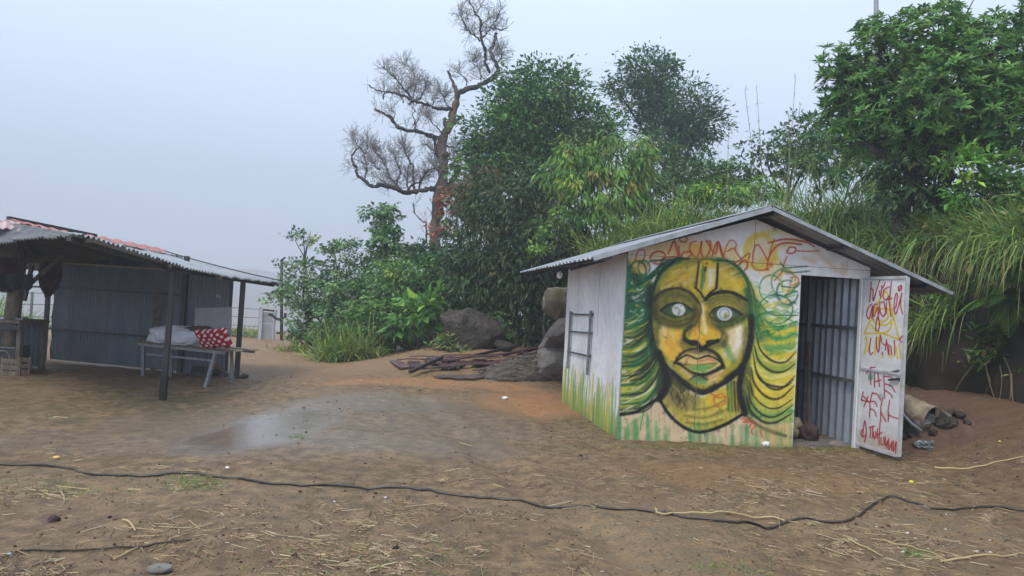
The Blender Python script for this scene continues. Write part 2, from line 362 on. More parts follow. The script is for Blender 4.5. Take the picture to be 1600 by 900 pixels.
base = mixc(mth('MULTIPLY', za[1], ramp(n2, .25, .58)), base, (.42, .20, .08))
base = mixc(mth('MULTIPLY', za[2], .75), base, (.15, .076, .047))
base = mixc(mth('MULTIPLY', zb[1], ramp(n2, .42, .66)), base, (.12, .105, .045))
base = mixc(ramp(n3_, .54, .68), base, (.062, .044, .032))
base = mixc(mth('MULTIPLY', ramp(n4, .6, .75), .5), base, (.34, .28, .2))
base = mixc(mth('MULTIPLY', za[0], .28), base, (.088, .064, .048))
base = mixc(mth('MULTIPLY', zb[2], .6), base, (.165, .135, .108))
L.new(base, bs.inputs['Base Color'])
rg = mth('SUBTRACT', mth('ADD', .50, mth('MULTIPLY', ramp(n2, .3, .7), .26)), mth('MULTIPLY', za[0], .20))
rg = mth('SUBTRACT', rg, mth('MULTIPLY', zb[2], mth('ADD', .14, mth('MULTIPLY', ramp(n2, .38, .6), .22))))
L.new(mth('MAXIMUM', rg, .16), bs.inputs['Roughness']); L.new(mth('ADD', .35, mth('MULTIPLY', za[0], .6)), bs.inputs['Specular IOR Level'])
bp = N.new('ShaderNodeBump'); bp.inputs['Distance'].default_value = .05
L.new(mth('ADD', mth('MULTIPLY', n3_, .7), mth('MULTIPLY', n4, .3)), bp.inputs['Height'])
L.new(mth('SUBTRACT', .75, mth('MULTIPLY', zb[2], .70)), bp.inputs['Strength']); L.new(bp.outputs['Normal'], bs.inputs['Normal'])

# the cut bank beside and behind the shed
toe = spline([(9.5, -3), (7.6, 3), (6.75, 6.5), (6.45, 9.2), (6.35, 11.5), (5.7, 14.1), (3.6, 14.9), (1.9, 15.5), (1.4, 17.5), (2.2, 21), (4, 26), (8, 34)], 16)
tl = np.concatenate([[0], np.cumsum(np.linalg.norm(np.diff(toe, axis=0), axis=1))])
sN = int(tl[-1] / .16); ss = np.linspace(0, tl[-1], sN)
tp = np.stack([np.interp(ss, tl, toe[:, 0]), np.interp(ss, tl, toe[:, 1])], 1)
tg = np.gradient(tp, axis=0); tg /= np.linalg.norm(tg, axis=1)[:, None]; tnr = np.stack([tg[:, 1], -tg[:, 0]], 1)   # pointing into the bank
prof_d = np.concatenate([[-.25, 0, .06], np.linspace(.1, .22, 14), np.linspace(.3, 1.2, 8), np.linspace(1.6, 6, 14), np.linspace(8, 60, 14)])
prof_h = np.concatenate([[-.7, 0, .12], np.linspace(.25, 2.35, 14), np.linspace(2.5, 2.95, 8), np.linspace(2.98, 3.15, 14), np.linspace(3.15, 3.0, 6), np.linspace(2.6, -8, 8)])
BH = 1.10 - .20 * sm(3.6, 1.9, tp[:, 0]) * sm(13, 14, tp[:, 1])
low = sm(24, 17.5, tp[:, 1])
def bank_pt(i, k):
    return
P = np.zeros((sN, len(prof_d), 3))
for k, (d, h) in enumerate(zip(prof_d, prof_h)):
    dd = d + (.30 * fbm(ss * .8, h * 1.1 + 0 * ss, 4) + .10 * fbm(ss * 3, h * 3 + 5 + 0 * ss, 3)) * (1 if 0 < h else .2) * (1 if d < 2 else 1.5)
    P[:, k, 0] = tp[:, 0] + tnr[:, 0] * dd; P[:, k, 1] = tp[:, 1] + tnr[:, 1] * dd
    P[:, k, 2] = np.where(h > 0, h * (1 + (BH - 1) * (1 if d < 2 else max(0, 1 - (d - 2) / 8))) * (.25 + .75 * low), h) + (.25 * fbm(P[:, k, 0] * .5, P[:, k, 1] * .5, 3) if h > 2 else 0)
mb = MB(); mb.add(P.reshape(-1, 3), grid_faces(sN, len(prof_d)))
bank = mb.build('terrain', M['turfbank'], smooth=True, loc=(0, 0, 0)); tag(bank, 'dark cut earth bank rising behind the painted shed', kind='structure')
from mathutils.bvhtree import BVHTree
bank_bvh = BVHTree.FromPolygons([Vector(v) for v in P.reshape(-1, 3)], grid_faces(sN, len(prof_d)).tolist())
def top_z(x, y):
    h = bank_bvh.ray_cast(Vector((x, y, 30)), Vector((0, 0, -1)))
    g = float(gz(x, y)); return max(g, h[0].z) if h[0] is not None else g

def atg(px, py, dz=0):
    """point of the yard seen at a photo pixel"""
    z = 0.
    for _ in range(16):
        p = at_z(px, py, z + dz); z = .6 * z + .4 * float(gz(p[0], p[1]))
    p = at_z(px, py, z + dz); return np.array([p[0], p[1], z])

# ================================================================== THE PAINTED SHED
YAW = .139
SU = np.array([math.cos(YAW), math.sin(YAW), 0]); SV = np.array([-math.sin(YAW), math.cos(YAW), 0]); SZ = np.array([0, 0, 1.])
SO = np.array([1.3043, 8.6431, 0])
def sh(u, v, z): return SO + u * SU + v * SV + z * SZ
WJ, WD, WR, DEP, HW, HD, HA, UA, HS = 2.122, .762, 3.0, 3.17, 2.153, 2.013, 2.629, 1.519, 2.118

# ---- the mural, painted stroke by stroke on a sketch sheet (2 dots per unit) and then laid on the wall boards
class Sheet:
    def __init__(s, x0, y0, x1, y1, k, base):
        s.x0, s.y0, s.k = x0, y0, k; s.A = np.ones((int((y1 - y0) * k), int((x1 - x0) * k), 3)) * np.array(base, float)
    def px(s, p): p = np.asarray(p, float); return np.stack([(p[:, 0] - s.x0) * s.k, (p[:, 1] - s.y0) * s.k], 1)
    def blend(s, msk, x, y, col, a):
        H, Wd = msk.shape; t = (msk * a)[:, :, None]; v = s.A[y:y + H, x:x + Wd]; v[:] = v * (1 - t) + np.array(col, float) * t
    def stroke(s, pts, w, col, a=1., soft=.5, per=10, taper=0, curve=True):
        p = s.px(pts); p = spline(p, per) if curve and len(p) > 2 else spline(p, per) if len(p) == 2 else p
        seg = np.concatenate([[0], np.cumsum(np.linalg.norm(np.diff(p, axis=0), axis=1))]); r = max(.6, w * s.k / 2)
        n = max(2, int(seg[-1] / max(.5, r * .35))); q = np.linspace(0, seg[-1], n)
        X = np.interp(q, seg, p[:, 0]); Y = np.interp(q, seg, p[:, 1]); pad = int(r * (1 + soft) + 3)
        H, Wd = s.A.shape[:2]
        x0 = int(max(0, X.min() - pad)); x1 = int(min(Wd, X.max() + pad)); y0 = int(max(0, Y.min() - pad)); y1 = int(min(H, Y.max() + pad))
        if x1 <= x0 or y1 <= y0: return
        m = np.zeros((y1 - y0, x1 - x0)); wob = RNG.uniform(.85, 1.15, n)
        for i in range(n):
            t = i / (n - 1); rr = r * wob[i] * (1 - taper * abs(2 * t - 1) ** 2)
            cx, cy = X[i] - x0, Y[i] - y0; a0 = int(max(0, cx - pad)); a1 = int(min(x1 - x0, cx + pad + 1)); b0 = int(max(0, cy - pad)); b1 = int(min(y1 - y0, cy + pad + 1))
            if a1 <= a0 or b1 <= b0: continue
            yy, xx = np.ogrid[b0:b1, a0:a1]; d = np.sqrt((xx - cx) ** 2 + (yy - cy) ** 2)
            st = np.clip((rr * (1 + soft) - d) / (2 * rr * soft + .9), 0, 1); v = m[b0:b1, a0:a1]; np.maximum(v, st, out=v)
        s.blend(m, x0, y0, col, a)
    def fill(s, poly, col, a=1., blur=3):
        p = s.px(poly); H, Wd = s.A.shape[:2]; b = int(blur * s.k) * 3 + 2
        x0 = int(max(0, p[:, 0].min() - b)); x1 = int(min(Wd, p[:, 0].max() + b)); y0 = int(max(0, p[:, 1].min() - b)); y1 = int(min(H, p[:, 1].max() + b))
        if x1 <= x0 or y1 <= y0: return
        yy, xx = np.mgrid[y0:y1, x0:x1]; ins = np.zeros(xx.shape, bool); n = len(p)
        for i in range(n):
            (ax, ay), (bx, by) = p[i], p[(i + 1) % n]
            if ay == by: continue
            ins ^= ((ay > yy) != (by > yy)) & (xx < (bx - ax) * (yy - ay) / (by - ay) + ax)
        m = ins.astype(float); k = int(blur * s.k)
        if k > 0:
            for ax_ in (0, 1, 0, 1):
                c = np.cumsum(np.pad(m, [(k + 1, k) if q == ax_ else (0, 0) for q in (0, 1)], mode='edge'), axis=ax_)
                m = (np.take(c, range(2 * k + 1, c.shape[ax_]), axis=ax_) - np.take(c, range(0, c.shape[ax_] - 2 * k - 1), axis=ax_)) / (2 * k + 1)
        s.blend(m, x0, y0, col, a)
    def oval(s, cx, cy, rx, ry, col, a=1., blur=2, rot=0):
        t = np.linspace(0, 2 * np.pi, 40, endpoint=False); c, q = math.cos(rot), math.sin(rot); X = rx * np.cos(t); Y = ry * np.sin(t)
        s.fill(np.stack([cx + X * c - Y * q, cy + X * q + Y * c], 1), col, a, blur)
    def ring(s, cx, cy, rx, ry, w, col, a=1., t0=0, t1=2 * np.pi, soft=.5):
        t = np.linspace(t0, t1, 22); s.stroke(np.stack([cx + rx * np.cos(t), cy + ry * np.sin(t)], 1), w, col, a, soft, per=3)
    def sample(s, X, Y):
        x = np.clip((X - s.x0) * s.k - .5, 0, s.A.shape[1] - 1.001); y = np.clip((Y - s.y0) * s.k - .5, 0, s.A.shape[0] - 1.001)
        xi, yi = x.astype(int), y.astype(int); fx, fy = (x - xi)[..., None], (y - yi)[..., None]; A = s.A
        return (A[yi, xi] * (1 - fx) + A[yi, xi + 1] * fx) * (1 - fy) + (A[yi + 1, xi] * (1 - fx) + A[yi + 1, xi + 1] * fx) * fy
def homog(src, dst):
    A = []
    for (x, y), (u, v) in zip(src, dst):
        A.append([x, y, 1, 0, 0, 0, -u * x, -u * y, -u]); A.append([0, 0, 0, x, y, 1, -v * x, -v * y, -v])
    h = np.linalg.svd(np.array(A, float))[2][-1].reshape(3, 3)
    return lambda x, y: ((h[0, 0] * x + h[0, 1] * y + h[0, 2]) / (h[2, 0] * x + h[2, 1] * y + h[2, 2]), (h[1, 0] * x + h[1, 1] * y + h[1, 2]) / (h[2, 0] * x + h[2, 1] * y + h[2, 2]))
BLK, OLV, DOL, YEL, YEO, GRN, DGR, TEA, WHT, CRM, RED, ORG, LIM = (28, 29, 27), (128, 124, 48), (84, 86, 38), (222, 192, 48), (226, 168, 48), (58, 138, 72), (22, 88, 58), (26, 96, 78), (232, 230, 226), (226, 206, 168), (178, 62, 40), (224, 148, 54), (150, 168, 62)
WB = (228, 226, 227)
G = Sheet(20, -110, 1120, 900, 1.0, WB)     # sketch units
st, fl, ov, rg_ = G.stroke, G.fill, G.oval, G.ring
rnd = random.Random(11)
# faint grime
for _ in range(60): ov(rnd.uniform(100, 1100), rnd.uniform(-100, 880), rnd.uniform(15, 60), rnd.uniform(8, 40), (196, 190, 184), rnd.uniform(.1, .35), 10)
# yellow clouds behind the top scrawl
for x, y, rx, ry, a in ((150, 120, 45, 40, .7), (250, 60, 70, 40, .45), (350, 55, 60, 40, .5), (420, 60, 70, 40, .7), (530, 70, 40, 40, .5), (650, 60, 55, 60, .35), (700, 130, 60, 50, .4), (170, 180, 40, 30, .7)): ov(x, y, rx, ry, YEO, a * .8, 9)
rg_(655, 62, 62, 70, 18, YEL, .75, soft=.8); st([(590, 100), (630, 10), (700, -20), (790, -25)], 20, YEL, .5, .9)
st([(700, 60), (780, 20), (860, 10)], 22, YEO, .4, .9)
st([(560, 100), (640, 120), (720, 90)], 26, YEL, .5, .9)
# red scrawl
for p in ([(138, 100), (150, 60), (175, 55), (178, 80), (165, 110)], [(200, 90), (210, 70), (240, 60), (262, 75), (240, 110), (215, 110)], [(275, 70), (292, 30), (302, 20), (312, 60), (318, 95)], [(318, 40), (325, 95)], [(330, 20), (322, 12), (330, 0), (345, -2), (354, 10), (345, 22), (332, 20)],
          [(340, 62), (330, 80), (345, 92), (372, 72), (362, 60), (345, 66)], [(392, 18), (370, 25), (364, 50), (372, 70), (392, 84), (405, 60), (412, 20)], [(414, 20), (410, 60), (425, 90), (446, 60), (450, 22), (440, 18)],
          [(432, 16), (470, 70), (480, 20), (492, 60), (500, 85)], [(455, 85), (472, 30), (486, 24), (500, 70), (510, 92)], [(505, 80), (515, 40), (535, 14), (556, 28), (552, 52)], [(520, 60), (545, 48), (562, 72), (580, 100), (560, 118), (545, 100)],
          [(548, 112), (580, 90), (612, 68), (606, 100), (600, 134)], [(560, 122), (590, 98), (605, 116), (590, 140)], [(622, 112), (628, 60), (645, 32), (672, 70), (688, 110), (678, 136), (640, 136), (622, 118)], [(688, 110), (700, 50), (716, 8)], [(684, 138), (690, 90), (720, 42), (760, 26), (828, 32)], [(690, 138), (700, 108), (704, 130)],
          [(768, 60), (778, 44), (802, 46), (796, 66), (772, 68), (766, 58)], [(800, 58), (850, 60), (900, 58)], [(766, 82), (755, 110), (742, 150), (715, 180)], [(690, 25), (760, 10), (840, 20), (880, 40)], [(780, 170), (800, 165), (815, 180), (800, 210)], [(280, 92), (360, 98), (430, 108), (500, 112)], [(250, 88), (300, 82), (340, 96)]):
    st(p, rnd.uniform(5, 8), (184, 70, 44), .9, .3)
st([(700, -60), (716, -35)], 16, (120, 60, 60), .5, .9)
for p in ([(890, 60), (930, 100), (990, 150)], [(840, 90), (880, 100)], [(1000, 120), (1005, 150)]): st(p, 20, (196, 150, 110), .45, 1)
# hair, left side
fl([(108, 90), (150, 150), (215, 190), (205, 330), (215, 430), (262, 540), (255, 640), (150, 712), (58, 742), (70, 560), (86, 300), (100, 200)], (112, 132, 56), .95, 4)
fl([(106, 100), (130, 190), (180, 215), (215, 190), (205, 330), (180, 350), (85, 370), (96, 200)], (44, 96, 66), .9, 5)
for _ in range(26):
    x, y = rnd.uniform(98, 190), rnd.uniform(200, 345); st([(x, y), (x + 12, y + 5), (x + 24, y - 2)], rnd.uniform(5, 10), rnd.choice([WHT, (200, 214, 190), YEL, GRN]), .75, .5)
rg_(150, 140, 34, 40, 8, DGR, .9); rg_(175, 128, 24, 30, 7, DGR, .8); ov(135, 190, 14, 10, WHT, .9, 2); st([(108, 110), (106, 200), (96, 300), (84, 460), (66, 700), (56, 830)], 9, (28, 112, 74), .9, .5)
for k in range(16):
    t = k / 15; st([(118 + 150 * t * .6, 150 + 20 * t), (140 + 70 * t, 205 - 40 * t), (205 + 90 * t, 150 - 45 * t), (250 + 70 * t, 108 - 20 * t)], rnd.uniform(5, 10), rnd.choice([DGR, TEA, BLK, DGR, (60, 110, 70)]), .8, .4)
for k in range(26):
    y = 330 + k * 13.5; t = k / 25; xe = 94 - 32 * t; x0 = 196 + 50 * t
    c = rnd.choice([DGR, DGR, GRN, (40, 60, 40), BLK, YEL, LIM, (200, 200, 120)])
    st([(x0, y - 70 + rnd.uniform(-8, 8)), (x0 - 22, y - 22), (x0 - 70, y + 8 + 26 * t), (xe, y + 10 + 40 * t)], rnd.uniform(5, 11), c, .85, .4, taper=.3)
    if k % 2: st([(x0 - 8, y - 58), (x0 - 40, y - 8), (xe + 8, y + 24 + 36 * t)], rnd.uniform(3, 6), rnd.choice([YEL, LIM, WHT, (205, 196, 110)]), .75, .4)
for x, y in ((88, 560), (150, 560), (100, 600), (115, 430)): ov(x, y, 16, 8, CRM, .8, 3)
# hair, right side
fl([(600, 160), (660, 240), (690, 330), (800, 360), (800, 600), (786, 770), (690, 770), (600, 720), (590, 560), (625, 330)], (208, 196, 84), .92, 6)
fl([(640, 200), (800, 200), (812, 360), (690, 400), (640, 300)], (222, 218, 190), .5, 12)
for _ in range(40):
    x, y = rnd.uniform(650, 800), rnd.uniform(260, 560); st([(x - 34, y), (x, y + 14), (x + 34, y - 4)], rnd.uniform(5, 12), rnd.choice([WHT, YEL, GRN, LIM, (230, 214, 120), (120, 180, 130)]), .6, .6)
for cx, cy, rx, ry, c in ((700, 215, 48, 56, GRN), (752, 190, 50, 56, GRN), (768, 230, 44, 50, DGR), (755, 300, 42, 34, YEL), (770, 180, 30, 44, YEL), (700, 350, 60, 40, GRN), (745, 380, 58, 44, GRN), (720, 300, 70, 60, DGR), (770, 430, 50, 34, GRN), (690, 430, 52, 60, (70, 120, 60))):
    rg_(cx, cy, rx, ry, rnd.uniform(5, 8), c, .8, rnd.uniform(0, 2), rnd.uniform(5, 7))
for p in ([(740, 108), (760, 128), (800, 126), (850, 122)], [(745, 140), (790, 148), (860, 142)], [(745, 205), (800, 210), (820, 190)], [(640, 260), (700, 320), (810, 325)], [(650, 320), (720, 372), (808, 350)]): st(p, 6, DGR, .85, .35)
for p in ([(760, 150), (800, 160), (815, 185), (790, 200), (775, 190)], [(790, 170), (770, 230), (760, 280)]): st(p, 5, (198, 110, 50), .8)
for k in range(22):
    t = k / 21; y = 330 + 420 * t; x0 = 650 - 56 * t
    st([(x0, y - 40), (x0 + 30, y + 22), (x0 + 84, y + 52), (806 - 20 * t, y + 30)], rnd.uniform(10, 20), rnd.choice([YEL, LIM, YEL, (230, 216, 130), (120, 160, 70), (214, 190, 60), GRN]), .7, .7)
# face
fl([(258, 128), (330, 98), (480, 92), (560, 122), (612, 190), (622, 320), (615, 430), (590, 520), (520, 592), (440, 640), (380, 625), (310, 560), (240, 490), (215, 400), (208, 250)], (188, 174, 58), 1, 3)
fl([(300, 120), (400, 98), (500, 98), (570, 150), (600, 220), (480, 215), (420, 250), (330, 200), (235, 220)], (210, 178, 58), .9, 9)
st([(240, 180), (300, 120), (400, 98), (500, 102), (580, 160)], 26, OLV, .8, .8)
for _ in range(46):
    x, y = rnd.uniform(235, 590), rnd.uniform(120, 220); st([(x - 28, y + 14), (x, y), (x + 28, y - 10)], rnd.uniform(4, 10), rnd.choice([YEL, YEO, OLV, CRM, (190, 150, 50)]), .5, .7)
fl([(222, 345), (300, 370), (345, 400), (340, 470), (300, 520), (245, 470)], (222, 172, 60), .95, 7); ov(248, 400, 20, 42, CRM, .9, 7, .2); st([(232, 350), (240, 400), (270, 420)], 8, (120, 105, 70), .7)
for _ in range(16):
    x, y = rnd.uniform(230, 330), rnd.uniform(370, 500); st([(x, y - 22), (x - 4, y + 18)], rnd.uniform(5, 11), rnd.choice([YEL, ORG, CRM, YEO]), .55, .7)
fl([(505, 385), (600, 360), (596, 460), (560, 520), (500, 500), (490, 440)], (224, 204, 160), .95, 6); ov(575, 410, 20, 52, WHT, .8, 8); st([(508, 440), (530, 490), (545, 515)], 24, (90, 140, 70), .8, .7); st([(590, 470), (556, 530), (510, 570)], 14, YEL, .8, .6)
for _ in range(34):       # shading rubbed along the sides of the face
    y = rnd.uniform(220, 520); st([(222 + rnd.uniform(0, 26), y - 26), (224 + rnd.uniform(0, 22), y + 22)], rnd.uniform(7, 14), rnd.choice([OLV, DOL, (150, 130, 50), GRN]), .4, .8)
    st([(600 - rnd.uniform(0, 22), y - 26), (598 - rnd.uniform(0, 24), y + 22)], rnd.uniform(6, 12), rnd.choice([OLV, (170, 150, 60), GRN, YEL]), .35, .8)
# eye sockets
ov(298, 292, 96, 66, (116, 112, 46), 1, 7); ov(306, 272, 74, 34, (140, 132, 58), .8, 8); ov(514, 300, 92, 62, (122, 116, 48), 1, 7); ov(520, 280, 70, 30, (160, 146, 60), .8, 8)
st([(212, 300), (232, 344), (290, 366), (350, 360), (384, 330)], 20, DOL, .9, .6); st([(240, 330), (300, 352), (360, 338)], 8, BLK, .5, .6)
st([(428, 318), (452, 356), (505, 366), (560, 350), (598, 326)], 18, (70, 96, 50), .9, .6)
fl([(242, 304), (280, 280), (320, 274), (352, 286), (376, 304), (340, 324), (305, 332), (268, 322)], (56, 92, 60), 1, 2); fl([(440, 322), (470, 298), (505, 290), (545, 300), (582, 322), (540, 346), (500, 352), (462, 344)], (64, 92, 52), 1, 2)
st([(240, 305), (280, 280), (320, 273), (352, 285), (378, 305)], 7, BLK, .95, .3); st([(242, 306), (275, 324), (310, 333), (350, 322)], 5, BLK, .8, .3)
st([(438, 322), (468, 297), (505, 289), (546, 298), (584, 322)], 7, BLK, .9, .3); st([(440, 324), (468, 346), (505, 354), (545, 346)], 6, BLK, .8, .3)
ov(319, 301, 28, 27, (222, 222, 220), 1, 1); st([(310, 285), (322, 300), (318, 322)], 9, (150, 150, 120), .7, .6); ov(330, 292, 8, 9, WHT, .9, 2)
ov(508, 318, 31, 30, (226, 228, 230), 1, 1); rg_(508, 318, 20, 20, 7, (120, 130, 130), .6); ov(514, 324, 10, 11, (190, 170, 70), .9, 2); ov(512, 328, 5, 5, (90, 110, 60), .9, 1)
# brows, bridge, forehead mark
st([(212, 268), (232, 240), (270, 220), (320, 214), (366, 232), (398, 268)], 13, (52, 46, 30), .92, .45); st([(428, 262), (452, 240), (500, 228), (548, 234), (600, 262)], 14, (40, 38, 30), .95, .4)
fl([(398, 112), (478, 110), (470, 214), (426, 252), (394, 212)], (226, 190, 70), .9, 3); fl([(440, 130), (470, 130), (464, 200), (440, 214)], (230, 220, 190), .9, 4); st([(422, 120), (416, 180), (412, 210)], 13, GRN, .85, .5); st([(432, 92), (470, 96), (486, 110)], 12, (60, 120, 60), .7)
st([(402, 104), (396, 160), (390, 212)], 9, (64, 54, 34), .95, .35); st([(480, 112), (478, 170), (472, 214)], 10, (44, 42, 34), .95, .35); st([(388, 210), (410, 232), (426, 254), (448, 232), (476, 212)], 9, (52, 48, 34), .95, .35)
st([(424, 254), (412, 290), (402, 330), (384, 366)], 10, (120, 90, 40), .8, .6); st([(396, 262), (410, 300), (396, 340)], 10, (74, 66, 36), .7, .6)
for k in range(12): a = k * math.pi / 6; st([(435, 109), (435 + 19 * math.cos(a), 109 + 16 * math.sin(a))], 7, YEL, .95, .3)
ov(434, 110, 7, 6, (150, 96, 20), .9, 1); st([(430, 126), (428, 140)], 9, BLK, .9); st([(428, 140), (425, 185)], 4, (70, 70, 60), .8)
# nose
fl([(405, 280), (440, 280), (470, 350), (496, 395), (490, 425), (430, 452), (360, 425), (346, 400), (375, 370), (395, 330)], (220, 176, 54), .95, 5)
st([(404, 300), (398, 360), (386, 400)], 16, ORG, .8, .6); st([(418, 280), (420, 340), (428, 400)], 14, CRM, .8, .7); st([(402, 350), (404, 385), (418, 405)], 7, GRN, .8, .4); st([(450, 330), (468, 380), (476, 410)], 14, (196, 140, 50), .8, .6); st([(440, 310), (455, 350), (480, 372)], 6, GRN, .7)
st([(372, 366), (350, 388), (342, 412), (352, 432)], 18, (78, 84, 46), .95, .5); st([(362, 380), (358, 405), (372, 416)], 7, YEL, .8); st([(478, 372), (498, 398), (494, 424), (476, 438)], 8, (88, 80, 36), .9, .4); st([(496, 380), (516, 415), (504, 452)], 14, (150, 130, 50), .8, .6)
st([(344, 424), (370, 440), (396, 444), (412, 462), (432, 452), (452, 440), (480, 430)], 17, BLK, .95, .4); ov(378, 436, 20, 9, BLK, .9, 2); ov(452, 436, 20, 9, BLK, .9, 2); ov(412, 432, 18, 10, YEO, .8, 4)
# mouth and chin
fl([(300, 525), (345, 478), (400, 466), (440, 470), (480, 490), (506, 540), (470, 575), (420, 585), (350, 565)], (214, 182, 122), .9, 5)
st([(300, 524), (316, 498), (346, 472), (396, 460)], 8, BLK, .92, .35); st([(428, 462), (466, 478), (492, 508), (506, 542)], 14, BLK, .92, .4); st([(400, 462), (412, 472), (428, 464)], 8, BLK, .9)
fl([(345, 520), (372, 502), (400, 510), (440, 498), (478, 520), (466, 548), (415, 566), (370, 552)], (96, 150, 70), 1, 3); ov(400, 528, 26, 14, (210, 190, 80), .9, 5); ov(432, 514, 34, 9, (204, 90, 80), .85, 4); ov(362, 512, 12, 14, (190, 70, 50), .8, 4); ov(398, 552, 34, 9, (70, 140, 100), .8, 4); ov(452, 534, 12, 14, (180, 176, 90), .8, 4)
st([(312, 510), (352, 490), (396, 506), (436, 494), (474, 506), (502, 532)], 6, BLK, .95, .3); st([(302, 520), (336, 534), (372, 560), (420, 572), (466, 556), (504, 540)], 12, BLK, .95, .35)
for p in ([(352, 505), (342, 518), (350, 532)], [(360, 500), (352, 514), (358, 526)], [(450, 505), (462, 520), (456, 540)]): st(p, 4, BLK, .7)
fl([(345, 555), (400, 582), (470, 572), (505, 552), (470, 600), (430, 628), (380, 612)], (226, 192, 140), .9, 5); ov(400, 598, 38, 22, (104, 150, 92), .95, 4); st([(364, 590), (384, 576), (408, 574), (436, 592)], 7, BLK, .85, .4); ov(408, 622, 42, 12, YEL, .8, 5); st([(320, 540), (345, 580), (380, 612)], 14, YEL, .8, .6); st([(440, 585), (470, 575), (500, 556)], 10, ORG, .6)
# outlines of the head, thick and loose
st([(330, 92), (268, 128), (228, 180), (206, 250)], 15, DGR, .9, .5); st([(300, 100), (240, 150), (210, 230), (200, 300)], 9, BLK, .85, .4)
st([(206, 230), (202, 320), (208, 410), (234, 490), (290, 560), (352, 612), (410, 644), (462, 628), (520, 596), (570, 552), (600, 490), (618, 410), (622, 330)], 15, BLK, .96, .35)
st([(200, 210), (192, 320), (198, 420), (226, 500)], 26, (38, 46, 40), .92, .5); st([(618, 322), (620, 400), (606, 480), (580, 540), (520, 590)], 27, BLK, .95, .35); st([(290, 560), (350, 612), (412, 642), (470, 622)], 22, BLK, .9, .4)
st([(480, 92), (540, 108), (590, 160), (612, 230), (620, 320)], 12, DGR, .9, .5); st([(520, 100), (580, 140), (625, 220), (640, 320), (660, 420)], 9, (40, 90, 50), .85, .5); st([(600, 220), (612, 280), (616, 330)], 26, (60, 110, 70), .9, .5); st([(640, 260), (655, 330), (690, 400)], 7, DGR, .8)
st([(200, 100), (260, 96), (330, 90), (360, 92)], 9, (44, 60, 40), .85)
fl([(236, 480), (300, 570), (372, 628), (250, 690), (222, 640)], (62, 62, 44), 1, 5); fl([(566, 540), (612, 490), (630, 640), (606, 742), (572, 724)], (92, 98, 50), 1, 5)
# neck, collar, shoulders
fl([(62, 748), (150, 722), (232, 672), (330, 786), (410, 812), (500, 784), (585, 742), (700, 800), (786, 800), (786, 900), (50, 900)], (206, 184, 148), 1, 5)
fl([(600, 735), (700, 775), (790, 765), (786, 900), (700, 900)], (206, 178, 120), .9, 8)
fl([(258, 596), (330, 640), (420, 664), (520, 614), (578, 556), (584, 724), (490, 790), (405, 806), (335, 782), (238, 680)], (188, 172, 72), 1, 4); fl([(420, 668), (540, 610), (560, 700), (440, 720)], (214, 182, 60), .9, 8)
fl([(268, 590), (340, 640), (400, 655), (400, 700), (350, 724), (280, 700), (248, 670)], (128, 118, 70), .8, 12)
for _ in range(50):
    x, y = rnd.uniform(270, 395), rnd.uniform(610, 710); st([(x - 10, y - 20), (x + 4, y), (x + rnd.uniform(-10, 14), y + 22)], rnd.uniform(3, 7), rnd.choice([BLK, (52, 46, 40), (170, 150, 90), (150, 140, 80), (190, 170, 80)]), .6, .6)
for p in ([(380, 715), (450, 706), (520, 670)], [(340, 740), (430, 748), (520, 712)], [(350, 768), (420, 776), (500, 756)]): st(p, 9, (116, 106, 50), .75, .6)
for p in ([(360, 728), (440, 728), (520, 692)], [(350, 756), (430, 762), (520, 736)]): st(p, 9, (214, 196, 110), .7, .6)
for x in (520, 534, 548, 560): st([(x, 600), (x + 2, 660), (x + 6, 722)], rnd.uniform(5, 9), rnd.choice([BLK, DGR, (70, 80, 40), GRN]), .85, .5)
st([(236, 480), (262, 560), (262, 630), (236, 672)], 26, (34, 36, 34), .95, .4); st([(246, 520), (280, 600), (250, 660)], 18, BLK, .8, .5)
st([(238, 672), (280, 736), (340, 788), (410, 808), (500, 782), (584, 734)], 13, BLK, .95, .4); st([(582, 540), (570, 620), (580, 690), (594, 734)], 23, BLK, .95, .4); st([(62, 738), (140, 724), (200, 690), (244, 660)], 13, BLK, .95, .4); st([(60, 726), (140, 706), (215, 660)], 5, (150, 150, 120), .8)
st([(590, 735), (640, 776), (700, 806), (760, 824)], 12, (80, 76, 48), .85, .6)
for _ in range(60):
    x = rnd.uniform(60, 786); y = rnd.uniform(770, 830) if 250 < x else rnd.uniform(735, 800); st([(x, y), (x + rnd.uniform(-3, 3), 868)], rnd.uniform(7, 16), rnd.choice([GRN, (90, 148, 96), (110, 150, 90), (70, 130, 84)]), .5 if x < 620 else .22, .8)
for _ in range(26):
    x = rnd.uniform(90, 780); st([(x, rnd.uniform(640, 760)), (x + 1, rnd.uniform(770, 850))], 2.4, rnd.choice([DGR, (60, 60, 40), (120, 80, 40)]), .5, .4)
fl([(50, 846), (786, 862), (786, 900), (50, 900)], (104, 116, 80), .4, 9)
st([(180, 700), (165, 760), (160, 800)], 6, GRN, .9)
for p in ([(575, 752), (600, 758), (620, 768), (612, 790)], [(585, 765), (640, 772), (620, 800), (625, 820)], [(600, 748), (590, 770)], [(655, 800), (665, 830)], [(470, 660), (500, 650), (510, 690), (470, 700), (466, 665)], [(440, 640), (480, 665), (520, 660)]): st(p, 6, (196, 74, 52), .8, .4)
for k in range(20):      # black and green locks thrown off the head, left
    t = k / 19; y = 205 + 420 * t; x0 = 205 + 52 * max(0, t - .55) * 2; L_ = rnd.uniform(60, 130)
    st([(x0 + 4, y - 34), (x0 - L_ * .25, y + 10), (x0 - L_ * .6, y + 34 + 20 * t), (x0 - L_, y + 40 + 44 * t)], rnd.uniform(8, 15), rnd.choice([BLK, (44, 62, 40), (30, 50, 38), DGR, (24, 70, 50), (70, 100, 50)]), .72, .75, taper=.5)
